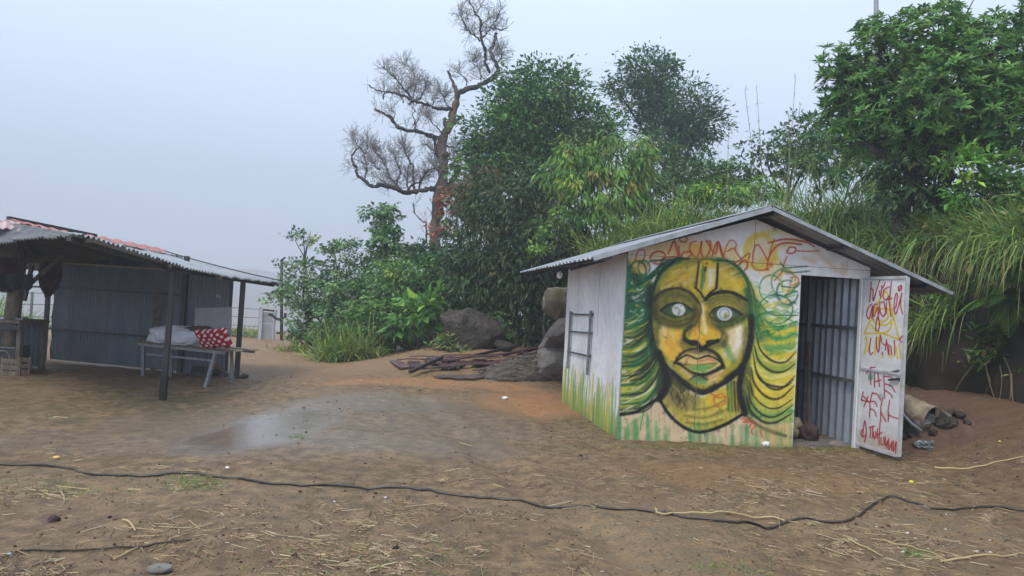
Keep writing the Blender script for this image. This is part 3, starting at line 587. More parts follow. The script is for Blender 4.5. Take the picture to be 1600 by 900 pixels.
for k in range(22):
    x, y = rnd.uniform(90, 185), rnd.uniform(330, 680); st([(x + 30, y - 16), (x, y + 4), (x - 22, y + 8)], rnd.uniform(3, 6), rnd.choice([WHT, YEL, (206, 196, 110), LIM, ORG]), .7, .5)
for k in range(9):      # locks on the right
    t = k / 8; y = 300 + 400 * t; x0 = 632 - 44 * t; L_ = rnd.uniform(60, 150)
    st([(x0, y - 30), (x0 + L_ * .3, y + 26), (x0 + L_ * .7, y + 46), (x0 + L_, y + 38)], rnd.uniform(9, 16), rnd.choice([YEL, (40, 80, 40), DGR, (90, 110, 44), LIM]), .65, .8, taper=.5)
fl([(612, 230), (640, 250), (668, 360), (690, 430), (640, 440), (622, 340)], (58, 104, 62), .6, 10)
for k in range(26):
    x, y = rnd.uniform(640, 790), rnd.uniform(230, 470); st([(x - 22, y + 6), (x, y + rnd.uniform(-12, 12)), (x + 26, y - 8)], rnd.uniform(4, 9), rnd.choice([GRN, (90, 160, 110), YEL, WHT, DGR]), .55, .6)
for y0 in (0, 12, 24):   # loose lid lines
    st([(232, 290 - y0), (270, 262 - y0 * .9), (320, 250 - y0 * .7), (372, 272 - y0 * .8)], 4, rnd.choice([DOL, (70, 66, 34), (160, 150, 70)]), .7, .6); st([(436, 306 - y0), (480, 276 - y0 * .9), (530, 270 - y0 * .7), (586, 300 - y0 * .9)], 4, rnd.choice([DOL, (70, 66, 34), (176, 160, 70)]), .7, .6)
st([(225, 330), (262, 362), (318, 376), (372, 356)], 6, (150, 140, 70), .7, .6); st([(448, 372), (505, 386), (566, 366)], 6, (170, 160, 80), .6, .6)
def flow(x, y):          # direction the brush follows
    if x < 205 or (x < 262 and y > 520): return np.array([-.8, .45])
    if x > 625: return np.array([.85, .35])
    return np.array([rnd.uniform(-.6, .6), .9])
for k in range(1300):    # dry-brush grain: nearby paint dragged over itself
    x, y = rnd.uniform(62, 800), rnd.uniform(96, 850); d = flow(x, y); l = rnd.uniform(6, 20); q = G.sample(np.array([x + rnd.uniform(-7, 7)]), np.array([y + rnd.uniform(-7, 7)]))[0] * rnd.uniform(.8, 1.2)
    st([(x - d[0] * l, y - d[1] * l), (x + d[0] * l, y + d[1] * l)], rnd.uniform(4, 10), tuple(np.clip(q, 8, 245)), rnd.uniform(.2, .5), 1., per=3)
SH = (46, 46, 26)
for p, w, a in (([(222, 300), (236, 345), (300, 372), (362, 352), (392, 312)], 22, .45), ([(430, 316), (452, 362), (510, 374), (570, 350), (604, 320)], 20, .42), ([(214, 270), (250, 240), (320, 232), (380, 262), (402, 310)], 18, .35), ([(430, 280), (470, 254), (540, 250), (596, 282)], 16, .3), ([(390, 300), (392, 350), (362, 380), (344, 420)], 24, .55), ([(452, 330), (486, 372), (512, 410), (500, 450)], 20, .45), ([(330, 440), (400, 470), (470, 450), (500, 440)], 24, .5), ([(316, 500), (352, 474), (400, 476), (450, 478), (490, 510)], 14, .4), ([(320, 540), (372, 574), (430, 584), (480, 562)], 14, .4), ([(230, 480), (290, 548), (352, 600), (412, 632), (470, 612)], 22, .4), ([(600, 380), (590, 470), (560, 530), (510, 575)], 26, .4), ([(222, 220), (216, 320), (222, 420)], 26, .45), ([(610, 220), (612, 300)], 24, .35), ([(268, 600), (300, 650), (340, 680)], 26, .3), ([(540, 600), (550, 700)], 26, .35)): st(p, w, SH, a, 1.)
for p, w, c in (([(420, 300), (424, 350), (430, 392)], 12, (236, 214, 150)), ([(398, 392), (414, 416), (440, 410)], 12, YEO), ([(352, 396), (352, 414), (366, 420)], 7, YEL), ([(470, 392), (480, 408), (472, 420)], 8, YEL), ([(244, 390), (250, 430), (270, 468)], 16, (232, 190, 90)), ([(572, 380), (566, 430), (550, 470)], 18, (236, 226, 200)), ([(300, 150), (340, 136), (376, 140)], 14, (226, 196, 90)), ([(500, 150), (540, 176), (566, 210)], 14, (232, 196, 70)), ([(380, 534), (410, 526), (440, 532)], 10, (206, 196, 90)), ([(376, 514), (404, 516), (440, 508), (464, 516)], 7, (206, 110, 90)), ([(372, 548), (410, 556), (446, 548)], 8, (84, 150, 90)), ([(330, 548), (352, 566), (372, 584)], 9, (230, 196, 150)), ([(450, 580), (480, 566), (500, 552)], 9, (232, 200, 156))): st(p, w, c, .75, .8)
# outlines gone over once more in black
st([(206, 230), (202, 320), (208, 410), (234, 490), (290, 560), (352, 612), (410, 644), (462, 628), (520, 596), (570, 552), (600, 490), (618, 410), (622, 330)], 7, (44, 46, 34), .75, .7); st([(618, 330), (620, 400), (606, 480), (578, 542), (515, 594), (455, 632)], 20, BLK, .9, .55); st([(290, 560), (350, 614), (412, 646), (455, 634)], 14, BLK, .85, .6)
st([(300, 98), (246, 146), (214, 220), (200, 300), (200, 420), (226, 500)], 9, (36, 42, 34), .8, .7); st([(236, 480), (264, 560), (262, 630), (238, 670)], 20, BLK, .95, .4); st([(582, 545), (570, 620), (580, 690), (594, 734)], 19, BLK, .95, .4)
st([(212, 268), (232, 240), (270, 220), (320, 214), (366, 232), (398, 268)], 9, (58, 52, 30), .85, .6); st([(428, 262), (452, 240), (500, 228), (548, 234), (600, 262)], 12, BLK, .95, .4); st([(402, 104), (396, 160), (390, 212)], 6, (66, 54, 30), .85, .5); st([(480, 112), (478, 170), (472, 214)], 8, (44, 42, 34), .9, .45); st([(388, 210), (410, 232), (426, 254), (448, 232), (476, 212)], 7, (48, 44, 30), .9, .45)
st([(246, 305), (280, 281), (320, 274), (352, 286), (374, 305)], 6, BLK, .85, .5); st([(248, 307), (275, 323), (310, 331), (350, 321), (372, 307)], 4, (40, 44, 30), .8, .5); st([(444, 322), (468, 298), (505, 290), (546, 299), (578, 322)], 6, BLK, .85, .5); st([(446, 324), (468, 345), (505, 352), (545, 345), (576, 324)], 5, (40, 44, 30), .8, .5)
for ex, ey in ((300, 300), (508, 318)): st([(ex - 50, ey - 4), (ex - 20, ey - 20), (ex + 24, ey - 20), (ex + 56, ey - 2)], 12, (34, 40, 26), .6, .9); st([(ex - 44, ey + 14), (ex, ey + 30), (ex + 46, ey + 14)], 10, (60, 62, 32), .55, .9)
ov(319, 302, 25, 25, (206, 206, 200), 1, 1); st([(300, 292), (322, 300), (318, 322)], 9, (140, 142, 118), .8, .6); ov(330, 293, 8, 9, WHT, .9, 2); ov(508, 319, 28, 27, (206, 210, 210), 1, 1); rg_(508, 319, 20, 20, 6, (104, 118, 118), .7); ov(514, 325, 10, 11, (176, 160, 70), .9, 2); ov(512, 329, 5, 5, (80, 100, 60), .9, 1)
st([(344, 424), (370, 440), (396, 444), (412, 462), (432, 452), (452, 440), (480, 430)], 15, BLK, .95, .4); ov(378, 436, 22, 9, BLK, .9, 2); ov(452, 436, 22, 9, BLK, .9, 2); st([(372, 366), (350, 388), (342, 412), (352, 432)], 10, (50, 54, 34), .9, .5); st([(396, 262), (412, 300), (400, 340), (382, 370)], 7, (64, 52, 30), .8, .5)
st([(300, 522), (318, 496), (348, 472), (396, 462)], 6, (40, 38, 28), .8, .6); st([(430, 464), (466, 478), (486, 498), (497, 522)], 8, (36, 36, 28), .75, .7); fl([(330, 524), (362, 500), (396, 510), (438, 498), (480, 520), (470, 548), (418, 564), (360, 552)], (140, 160, 70), .6, 4); ov(410, 540, 44, 14, (104, 160, 84), .8, 5); ov(380, 524, 20, 10, (214, 190, 80), .8, 4); ov(446, 518, 26, 7, (206, 120, 90), .7, 4); st([(308, 516), (352, 490), (396, 504), (436, 492), (474, 506), (500, 526)], 7, BLK, .9, .4); st([(318, 524), (346, 540), (376, 560), (420, 570), (462, 556), (496, 534)], 11, BLK, .9, .45); fl([(328, 520), (360, 500), (396, 510), (438, 498), (478, 516), (440, 524), (396, 529), (360, 526)], (224, 184, 122), .85, 3); st([(344, 534), (372, 552), (410, 560)], 8, (216, 190, 80), .7, .7); st([(430, 556), (462, 544), (482, 528)], 8, (226, 190, 140), .7, .7); st([(352, 512), (344, 524), (352, 536)], 4, (120, 50, 36), .7, .5); st([(400, 516), (440, 508), (466, 514)], 5, (196, 86, 66), .7, .6); st([(340, 526), (392, 531), (440, 525), (480, 524)], 3.5, (60, 50, 34), .75, .5); st([(364, 590), (384, 578), (408, 576), (436, 592)], 6, (50, 56, 36), .55, .7)
st([(238, 672), (280, 736), (340, 788), (410, 808), (500, 782), (584, 734)], 11, BLK, .95, .4); st([(62, 738), (140, 724), (200, 690), (244, 660)], 11, BLK, .95, .4)
for x0, y0, d_, xe in ((640, 400, 120, 804), (632, 450, 110, 800), (626, 480, 150, 800), (618, 540, 130, 796), (612, 590, 120, 792), (604, 620, 125, 790), (600, 660, 110, 786), (640, 560, 60, 796)):
    st([(x0, y0), (x0 + 16, y0 + d_ * .55), (x0 + 66, y0 + d_ * .95), (x0 + 120, y0 + d_ * .98), (xe, y0 + d_ * .62 + rnd.uniform(-8, 8))], rnd.uniform(7, 12), BLK, .85, .5, taper=.55)
for k in range(10):
    t = k / 9; y = 360 + 320 * t; x0 = 200 + 52 * t; st([(x0, y - 64), (x0 - 24, y - 14), (x0 - 74, y + 18 + 22 * t), (92 - 30 * t, y + 16 + 40 * t)], rnd.uniform(7, 12), BLK if k % 2 else DGR, .8, .6, taper=.6)
for u_ in (75, 100, 330, 352, 780):     # nails and their rust
    for z_ in range(130, 840, 78): ov(u_ + rnd.uniform(-2, 2), z_, 3, 3, (96, 70, 50), .8, 1); st([(u_, z_), (u_ + rnd.uniform(-1, 1), z_ + rnd.uniform(10, 34))], 2.4, (140, 104, 76), .35, .8)
for k in range(40):      # weathering: pale chips and rain streaks
    x, y = rnd.uniform(70, 1090), rnd.uniform(-60, 850); st([(x, y), (x + rnd.uniform(-1, 1), y + rnd.uniform(20, 90))], rnd.uniform(1.5, 4), rnd.choice([(150, 140, 128), (120, 112, 100), (226, 222, 216)]), .28, .8)
mural_map = homog([(0, 0), (0, 2.1532), (2.122, 0), (2.122, 2.0129)], [((965.4 - 940) * 2.6485, (687.2 - 370) * 2.6485), ((981.8 - 940) * 2.6485, (392.6 - 370) * 2.6485), ((1238.2 - 940) * 2.6485, (696.4 - 370) * 2.6485), ((1251.9 - 940) * 2.6485, (429.9 - 370) * 2.6485)])

shed = empty('painted_shed', sh(1.5, 1.5, 0), 'small white gabled shed with a big graffiti face painted on its front', 'shed')
def painted_panel(name, u0, u1, zlo, zhi, cell, colour, place, thick=.012, label=None):
    """flat board with a paint layer; zlo and zhi are functions of u"""
    nu = max(2, int((u1 - u0) / cell) + 1); u = np.linspace(u0, u1, nu); nz = max(2, int(max(zhi(a) - zlo(a) for a in (u0, (u0 + u1) / 2, u1)) / cell) + 1)
    t = np.linspace(0, 1, nz); Z = np.array([zlo(a) + (zhi(a) - zlo(a)) * t for a in u]); Ug = np.repeat(u[:, None], nz, 1)
    wv = .006 * fbm(Ug * 1.3 + u0 * 7, Z * 1.3, 2); Pf = place(Ug, Z, 0.) + wv[..., None] * (place(np.zeros(1), np.zeros(1), 1.)[0] - place(np.zeros(1), np.zeros(1), 0.)[0]); Pb = place(Ug, Z, thick); C = lin(colour(Ug, Z)).reshape(-1, 3)
    mb = MB(); mb.add(Pf.reshape(-1, 3), grid_faces(nu, nz), C)
    # back skin and rim
    cu = [0, nu - 1]; ring = [(i, 0) for i in range(nu)] + [(nu - 1, j) for j in range(1, nz)] + [(i, nz - 1) for i in range(nu - 2, -1, -1)] + [(0, j) for j in range(nz - 2, 0, -1)]
    A = np.array([Pf[i, j] for i, j in ring]); B = np.array([Pb[i, j] for i, j in ring]); n = len(ring)
    k = np.arange(n); mb.add(np.vstack([A, B]), np.stack([k, k + n, (k + 1) % n + n, (k + 1) % n], 1), np.array([.3, .29, .28]))
    mb.add(Pb[[0, nu - 1, nu - 1, 0], [0, 0, nz - 1, nz - 1]], [(3, 2, 1, 0)], np.array([.3, .29, .28]))
    return mb.build(name, M['wallpaint'], shed)
def front_place(u, z, d): return SO + u[..., None] * SU + d * SV + z[..., None] * SZ
def mural_col(u, z):
    X, Y = mural_map(u, z); return G.sample(X, Y)
def gtop(u): return (HW + (HA - HW) * u / UA) if u <= UA else (HA + (HW - HA) * (u - UA) / (WR - UA))
g_ = .0025
painted_panel('front_panel', 0, .90 - g_, lambda u: -.05, lambda u: HS - g_, .008, mural_col, front_place)
painted_panel('front_panel', .90 + g_, WJ, lambda u: -.05, lambda u: HS - g_, .008, mural_col, front_place)
painted_panel('lintel_panel', WJ + g_, WR, lambda u: HD, lambda u: HS - g_, .012, mural_col, front_place)
painted_panel('gable_panel', 0, UA - g_, lambda u: HS + g_, gtop, .009, mural_col, front_place)
painted_panel('gable_panel', UA + g_, WR, lambda u: HS + g_, gtop, .009, mural_col, front_place)
# left wall with a painted grass fringe
LW = Sheet(0, 0, 340, 240, 2.0, (232, 231, 233))          # sketch: x = centimetres from the front corner, y = centimetres up
for _ in range(70): LW.oval(rnd.uniform(0, 330), rnd.uniform(0, 230), rnd.uniform(10, 40), rnd.uniform(8, 40), rnd.choice([(208, 206, 208), (226, 224, 226), (200, 196, 192)]), rnd.uniform(.1, .35), 8)
LW.fill([(0, -8), (330, -8), (330, 26), (0, 22)], (170, 166, 92), .8, 6); LW.fill([(0, -8), (330, -8), (330, 8), (0, 8)], (128, 136, 78), .8, 4)
for k in range(120):
    x = rnd.uniform(0, 325); h = rnd.uniform(22, 58) if k % 3 else rnd.uniform(50, 66); LW.stroke([(x, 0), (x + rnd.uniform(-2, 2), h * .6), (x + rnd.uniform(-4, 4), h)], rnd.uniform(3, 6), rnd.choice([(70, 140, 70), (90, 150, 70), (200, 182, 60), (190, 180, 80), (60, 120, 60)]), .6, .8, taper=.35)
LW.stroke([(1.5, 0), (1.5, 110), (1.5, 215)], 3.2, (34, 110, 74), .85, .8)
for p in ([(300, 195), (302, 150), (296, 110)], [(290, 190), (285, 160), (292, 140)], [(312, 180), (308, 140)]): LW.stroke(p, 3.5, (176, 174, 176), .6, .8)
def left_place(v, z, d): return SO - (0.002 - d) * SU + (v[..., None]) * SV + z[..., None] * SZ
painted_panel('side_panel', .014, 1.20 - g_, lambda u: -.06, lambda u: HW - .02, .016, lambda u, z: LW.sample(u * 100, z * 100), left_place)
painted_panel('side_panel', 1.20 + g_, 2.42 - g_, lambda u: -.06, lambda u: HW - .02, .016, lambda u, z: LW.sample(u * 100, z * 100), left_place)
painted_panel('side_panel', 2.42 + g_, DEP, lambda u: -.06, lambda u: HW - .02, .016, lambda u, z: LW.sample(u * 100, z * 100), left_place)
# back and right walls, bare corrugated steel
nsh = 4
for k in range(nsh):
    v0, v1 = .02 + (DEP - .04) * k / nsh, .02 + (DEP - .04) * (k + 1) / nsh + .03; e = .004 * (k % 2)
    mb = MB(); sheet(mb, sh(WR - .03 + e, v0, .0), sh(WR - .03 + e, v1, .0), sh(WR - .03 + e, v1, HW), sh(WR - .03 + e, v0, HW), 5, .022, nv=2, per=10, trap=True); mb.build('side_sheet', M['innersheet'], shed, smooth=False)
for k in range(4):
    u0, u1 = .02 + 2.94 * k / 4, .02 + 2.94 * (k + 1) / 4
    mb = MB(); sheet(mb, sh(u0, DEP - .01, 0), sh(u1, DEP - .01, 0), sh(u1, DEP - .01, gtop(u1) - .02), sh(u0, DEP - .01, gtop(u0) - .02), 5, .02, nv=2, trap=True); mb.build('back_sheet', M['innersheet'], shed)
for z in (.78, 1.42, 2.05):
    mb = MB(); beam(mb, sh(WR - .075, .06, z), sh(WR - .075, DEP - .05, z), .04); mb.build('wall_rail', M['greysteel'], shed)
for u, v in ((.05, .05), (WJ - .03, .05), (WR - .03, .03), (.05, DEP - .06), (WR - .1, 1.15), (1.5, DEP - .06)):
    mb = MB(); beam(mb, sh(u, v, 0), sh(u, v, HD - .005 if u == WR - .03 else HW), .05); mb.build('frame_post', M['greysteel'], shed)
# white door jamb on the hinge side
mb = MB(); beam(mb, sh(WJ + WD + .035, .0, -.02), sh(WJ + WD + .035, .0, HD - .004), .07, .05, up=SV); mb.build('door_jamb', M['plastic_white'], shed)
# floor slab and sill
mb = MB(); box(mb, sh(1.5, 1.6, -.04), SU * 1.46, SV * 1.54, SZ * .05); mb.build('floor_slab', M['concrete'], shed)
# roof
RF, RB, RO_R, RO_L = -.38, 5.0, 3.80, -.5
def rz_(u): return 2.725 - .362 * (u - UA) if u > UA else 2.725 - .345 * (UA - u)
roof = empty('roof_dummy', (0, 0, 0), None, None); bpy.data.objects.remove(roof)
nR = 6
for k in range(nR):
    v0 = RF + (RB - RF) * k / nR; v1 = RF + (RB - RF) * (k + 1) / nR + (.04 if k < nR - 1 else 0); e = .003 * (k % 2)
    mb = MB(); sheet(mb, sh(RO_R, v0, rz_(RO_R) + e), sh(RO_R, v1, rz_(RO_R) + e), sh(UA, v1, rz_(UA) + e), sh(UA, v0, rz_(UA) + e), 4.5, .011, nv=3, trap=True); mb.build('roof_sheet', M['roofgrey'], shed)
    mb = MB(); sheet(mb, sh(UA, v0, rz_(UA) + e), sh(UA, v1, rz_(UA) + e), sh(RO_L, v1, rz_(RO_L) + e), sh(RO_L, v0, rz_(RO_L) + e), 4.5, .011, nv=3, trap=True); mb.build('roof_sheet', M['roofzinc'], shed)
mb = MB(); beam(mb, sh(UA - .2, RF, rz_(UA - .2) + .03), sh(UA - .2, RB, rz_(UA - .2) + .03), .4, .004, up=(SZ + SU * -.345)); mb.build('ridge_cap', M['roofzinc'], shed)
mb = MB(); beam(mb, sh(UA + .2, RF, rz_(UA + .2) + .03), sh(UA + .2, RB, rz_(UA + .2) + .03), .4, .004, up=(SZ + SU * .362)); mb.build('ridge_cap', M['roofzinc'], shed)
for u0, u1 in ((RO_L, UA - .005), (UA + .005, RO_R)):       # barge trim along the front edge
    mb = MB(); beam(mb, sh(u0, RF - .004, rz_(u0) - .01), sh(u1, RF - .004, rz_(u1) - .01), .02, .055 if u0 < 0 else .04, up=SZ); mb.build('roof_trim', M['edge'], shed)
for u in (UA + .06, 2.45, 3.5, -.32, .7):
    mb = MB(); beam(mb, sh(u, RF + .01, rz_(u) - .045), sh(u, RB - .02, rz_(u) - .045), .05, .04); mb.build('purlin', M['darksteel'], shed)
for v in (1.0, 2.3, DEP + .9):
    mb = MB(); beam(mb, sh(-.45, v, rz_(-.45) - .09), sh(UA, v, rz_(UA) - .09), .04, .05); beam(mb, sh(UA, v, rz_(UA) - .09), sh(RO_R - .05, v, rz_(RO_R - .05) - .09), .04, .05); mb.build('rafter', M['darksteel'], shed)
for u in (.5, 3.2):
    mb = MB(); beam(mb, sh(u, RB - .2, -.1), sh(u, RB - .2, rz_(u) - .06), .06); mb.build('roof_post', M['darksteel'], shed)
# open door leaf with lettering
DH = sh(WJ + WD + .035, -.03, 0); DFREE = np.array([4.335, 8.30, 0]); dd = DFREE - DH; DWID = np.linalg.norm(dd); dd /= DWID; dn = np.array([-dd[1], dd[0], 0]); dn = -dn if dn[0] > 0 else dn    # dn looks towards the yard
DZ0, DZ1 = .055, 2.02
D = Sheet(1320, 425, 1440, 725, 4.0, (218, 219, 222))
for _ in range(60): D.oval(rnd.uniform(1330, 1425), rnd.uniform(430, 715), rnd.uniform(3, 12), rnd.uniform(3, 12), rnd.choice([(188, 188, 192), (216, 216, 220), (176, 172, 168)]), rnd.uniform(.1, .35), 3)
D.fill([(1325, 668), (1425, 690), (1425, 720), (1325, 720)], (168, 150, 128), .55, 8)
t1 = lambda p: [(1330 + x / 6., 425 + y / 6.) for x, y in p]; t2 = lambda p: [(1320 + x / 5.627, 560 + y / 5.627) for x, y in p]
YD, RD = (218, 186, 40), (158, 30, 42)
for p in ([(98, 608), (160, 480), (240, 310), (318, 195)], [(318, 195), (350, 240), (400, 440), (452, 650)], [(452, 660), (380, 635), (280, 605), (100, 605)], [(165, 470), (200, 400), (290, 365), (350, 375), (390, 440)], [(190, 480), (240, 515), (330, 520), (390, 470)], [(230, 450), (260, 490), (320, 480), (345, 430), (330, 380)], [(170, 520), (220, 580), (300, 600), (360, 560), (380, 500)]): D.stroke(t1(p), 2.8, YD, .95, .35)
for p in ([(118, 640), (122, 690), (100, 790)], [(110, 660), (125, 640)], [(130, 780), (150, 700)], [(205, 800), (215, 700), (235, 630)], [(240, 640), (250, 740)], [(285, 800), (280, 830)], [(345, 760), (350, 800), (390, 820)], [(420, 720), (435, 840)], [(455, 700), (470, 840)], [(370, 740), (380, 810)]): D.stroke(t1(p), 2.6, YD, .95, .4)
for p in ([(172, 105), (168, 180), (155, 300)], [(162, 175), (190, 180), (192, 290), (230, 180), (262, 85)], [(258, 190), (262, 240)], [(280, 140), (295, 160), (318, 105)], [(285, 160), (265, 270)], [(385, 100), (375, 180), (365, 260)], [(360, 150), (310, 180), (295, 240), (320, 280), (362, 240)],
          [(178, 320), (140, 360), (125, 430), (150, 460), (185, 340), (180, 440), (190, 470)], [(240, 320), (205, 330), (190, 400), (200, 440), (240, 350), (242, 440), (255, 520), (240, 580), (218, 560), (225, 480), (265, 370)], [(262, 300), (260, 380), (290, 440), (320, 400), (300, 300), (275, 310)], [(330, 300), (325, 400), (300, 430)], [(320, 280), (390, 265)], [(355, 270), (365, 360), (375, 440)], [(400, 370), (430, 340), (445, 230), (430, 220), (412, 300), (410, 380), (430, 410), (480, 260), (495, 210)], [(480, 250), (478, 330), (495, 415)], [(455, 150), (490, 135), (488, 175), (460, 190), (458, 155)], [(462, 180), (486, 150)],
          [(165, 650), (150, 760), (165, 800), (185, 780)], [(220, 640), (225, 740), (245, 770), (262, 620), (275, 690)], [(285, 700), (310, 715)], [(285, 780), (280, 800)], [(325, 660), (312, 760)], [(330, 690), (345, 800), (350, 710)], [(370, 720), (375, 800)], [(405, 670), (408, 810)], [(455, 655), (480, 690)], [(460, 660), (495, 620)]): D.stroke(t1(p), 2.1, RD, .95, .3)
for p in ([(165, 155), (205, 110), (250, 102)], [(208, 100), (206, 180), (208, 250)], [(242, 150), (244, 270)], [(244, 225), (305, 212)], [(275, 150), (290, 265)], [(332, 175), (336, 290), (335, 370)], [(332, 182), (390, 185), (435, 215)], [(345, 245), (400, 265), (435, 315)], [(340, 300), (390, 330), (408, 362)],
          [(138, 312), (120, 375)], [(122, 378), (195, 395)], [(140, 345), (190, 395)], [(182, 350), (145, 430)], [(222, 320), (200, 400), (200, 450), (195, 520)], [(222, 318), (270, 335), (300, 380)], [(205, 390), (245, 395), (265, 430)], [(200, 450), (240, 470), (258, 515)], [(318, 365), (300, 470), (345, 560)], [(300, 480), (298, 560)], [(385, 385), (372, 500), (460, 540)], [(372, 500), (368, 560)],
          [(150, 720), (165, 640), (152, 550), (138, 620), (135, 680), (165, 660)], [(130, 620), (115, 650), (130, 680)], [(188, 605), (240, 596)], [(205, 605), (200, 690)], [(225, 600), (222, 690)], [(232, 650), (238, 700), (255, 660), (245, 640)], [(268, 620), (265, 700)], [(292, 565), (285, 650), (280, 750)], [(268, 665), (310, 650)], [(300, 690), (300, 745), (325, 740), (325, 690)], [(340, 690), (338, 760), (360, 720), (352, 780)], [(372, 700), (370, 790), (395, 740)], [(400, 730), (395, 800)], [(412, 720), (412, 805), (438, 730), (432, 825)]): D.stroke(t2(p), 2.0, RD, .92, .35)
D.oval(1320 + 205 / 5.627, 560 + 185 / 5.627, 4, 5, (40, 120, 90), .7, 2); D.stroke(t2([(395, 150), (475, 135)]), 3.5, (34, 34, 36), .85, .5); D.oval(1320 + 305 / 5.627, 560 + 345 / 5.627, 3, 3, (60, 110, 90), .5, 2)
door_map = homog([(0, 0), (0, 1), (1, 0), (1, 1)], [(1333.5, 690), (1347.5, 437), (1402, 711), (1423, 433.5)])
door = MB(); nx, nz = 96, 230; uu, zz = np.meshgrid(np.linspace(0, 1, nx), np.linspace(0, 1, nz), indexing='ij')
dx, dy = door_map(uu, zz); DC = lin(D.sample(dx, dy))
def dpt(u, z, d): return DH + dd * (u * DWID) + dn * d + SZ * (DZ0 + (DZ1 - DZ0) * z)
Pf = DH + (uu * DWID)[..., None] * dd + SZ * (DZ0 + (DZ1 - DZ0) * zz)[..., None] + dn * .006
door.add(Pf.reshape(-1, 3), grid_faces(nx, nz), DC.reshape(-1, 3)); box(door, dpt(.5, .5, -.003), dd * DWID * .498, dn * .008, SZ * (DZ1 - DZ0) * .499, np.array([.45, .45, .46]))
leaf_ = door.build('door', M['wallpaint'], shed); leaf_['label'] = 'white metal door standing open, scrawled with red and yellow lettering'
mb = MB(); fw = .035
for a, b in (((0, 0), (0, 1)), ((1, 0), (1, 1))):
    A, B = dpt(a[0], a[1], .004), dpt(b[0], b[1], .004); beam(mb, A, B, fw, .032, up=dn)
for z in (0, .455, 1):
    beam(mb, dpt(.025, z, .004) , dpt(.975, z, .004), fw * (.9 if z != .455 else .7), .030, up=dn)
mb.build('door_frame', mat('white_door_frame', (.52, .53, .55), .5, .4, var=(.36, .35, .34), vscale=7), leaf_)
mb = MB(); beam(mb, dpt(.74, .415, .03), dpt(.93, .427, .03), .022); beam(mb, dpt(.93, .427, .0), dpt(.93, .427, .035), .03); mb.build('door_handle', M['darksteel'], leaf_)
for z in (.12, .5, .9):
    mb = MB(); tube(mb, [dpt(-.02, z - .02, .012), dpt(-.02, z + .02, .012)], .012, 8); mb.build('hinge', M['greysteel'], leaf_)

# things hung on or kept in the shed
rack = MB(); lp = lambda v, z, o=.035: sh(-o, v, z)
rk = empty('wall_rack', lp(2.07, .56), 'grey steel ladder-like frame fixed on the white side wall of the shed', 'rack')
for a, b in (((2.69, 1.41), (2.69, .555)), ((1.46, 1.44), (1.47, .585))):
    mb = MB(); beam(mb, lp(*a), lp(*b), .035); mb.build('upright', M['greysteel'], rk)
for a, b in (((2.7, 1.366), (1.39, 1.388)), ((2.7, 1.109), (1.39, 1.145)), ((2.80, .802), (1.40, .837))):
    mb = MB(); beam(mb, lp(*a, .026), lp(*b, .026), .018); mb.build('rung', M['darksteel'], rk)
for v, z in ((2.69, 1.38), (1.46, 1.4), (2.69, .85), (1.47, .85)):
    mb = MB(); beam(mb, sh(.0, v, z), sh(-.03, v, z), .02); mb.build('wall_bracket', M['darksteel'], rk)
bl = empty('light_bulb', lp(2.764, 1.94, .22), 'unlit white bulb hanging under the left eave of the shed', 'bulb')
Vs, Fs = sphere_pts(16, 10); mb = MB(); Vb = Vs * np.array([.045, .045, .055]) + lp(2.764, 1.94, .22); mb.add(Vb, Fs); mb.build('glass', M['bulb'], bl, True)
mb = MB(); tube(mb, [lp(2.764, 1.99, .22), lp(2.764, 2.05, .22)], .02, 8); tube(mb, [lp(2.764, 2.05, .22), lp(2.764, 2.09, .22)], .006, 6); mb.build('socket', M['plastic_white'], bl)
pole = MB(); tube(pole, [sh(2.75, .75, .01), sh(2.83, .95, .7), sh(2.87, 1.05, 1.2)], [.028, .026, .024], 8); tag(pole.build('wooden_pole', M['wood']), 'thin timber pole leaning on the corrugated wall inside the shed', 'pole')
def crumple(mb, c, rad, seed, amp=.35, nu=26, nv=16):
    V, f = sphere_pts(nu, nv); q = V * 1.7 + seed * 5.3; d = V * (1 + amp * n3(q, 1.4, 3) + amp * .5 * n3(q, 4, 2))[:, None] * np.asarray(rad); mb.add(d + np.asarray(c, float), f)
for c, r_, s, lab in ((sh(2.30, .45, .14), (.17, .13, .14), 3, 'yellowish crumpled sack lying just inside the shed doorway'), (sh(2.52, .38, .10), (.12, .12, .13), 5, 'brown bundle of rags beside the sack in the shed doorway')):
    mb = MB(); crumple(mb, c, r_, s, .5); tag(mb.build('sack', M['yellowsack'] if s == 3 else M['cloth_brown'], smooth=True), lab, 'sack')

# ================================================================== THE OPEN STALL ON THE LEFT
stall = empty('market_stall', (-6.5, 12.5, -.2), 'open roadside stall of slate corrugated sheets on thin dark posts', 'stall')
e_pts = np.array([(-4.75, 8.3, 1.96), (-4.75, 9.44, 1.87), (-4.75, 10.77, 1.73), (-4.75, 12.41, 1.64), (-4.75, 15.6, 1.6)])
def eave(t): y = 8.3 + 7.3 * t; return np.array([-4.75, y, np.interp(y, e_pts[:, 1], e_pts[:, 2])])
RA, RBk = at(20, 350, 11.2), at(256, 396, 15.3)
def ridge(t): return RA + (RBk - RA) * t
nS = 8
for k in range(nS):
    a, b = k / nS, min(1, (k + 1) / nS + .006); e = np.array([0, 0, .006 * (k % 2)])
    mb = MB(); sheet(mb, eave(a) + e, eave(b) + e, ridge(b) + e, ridge(a) + e, 9, .017, nv=4, per=8, sag=-.01, jitter=.03); mb.build('roof_sheet', M['roofzinc'], stall, True)
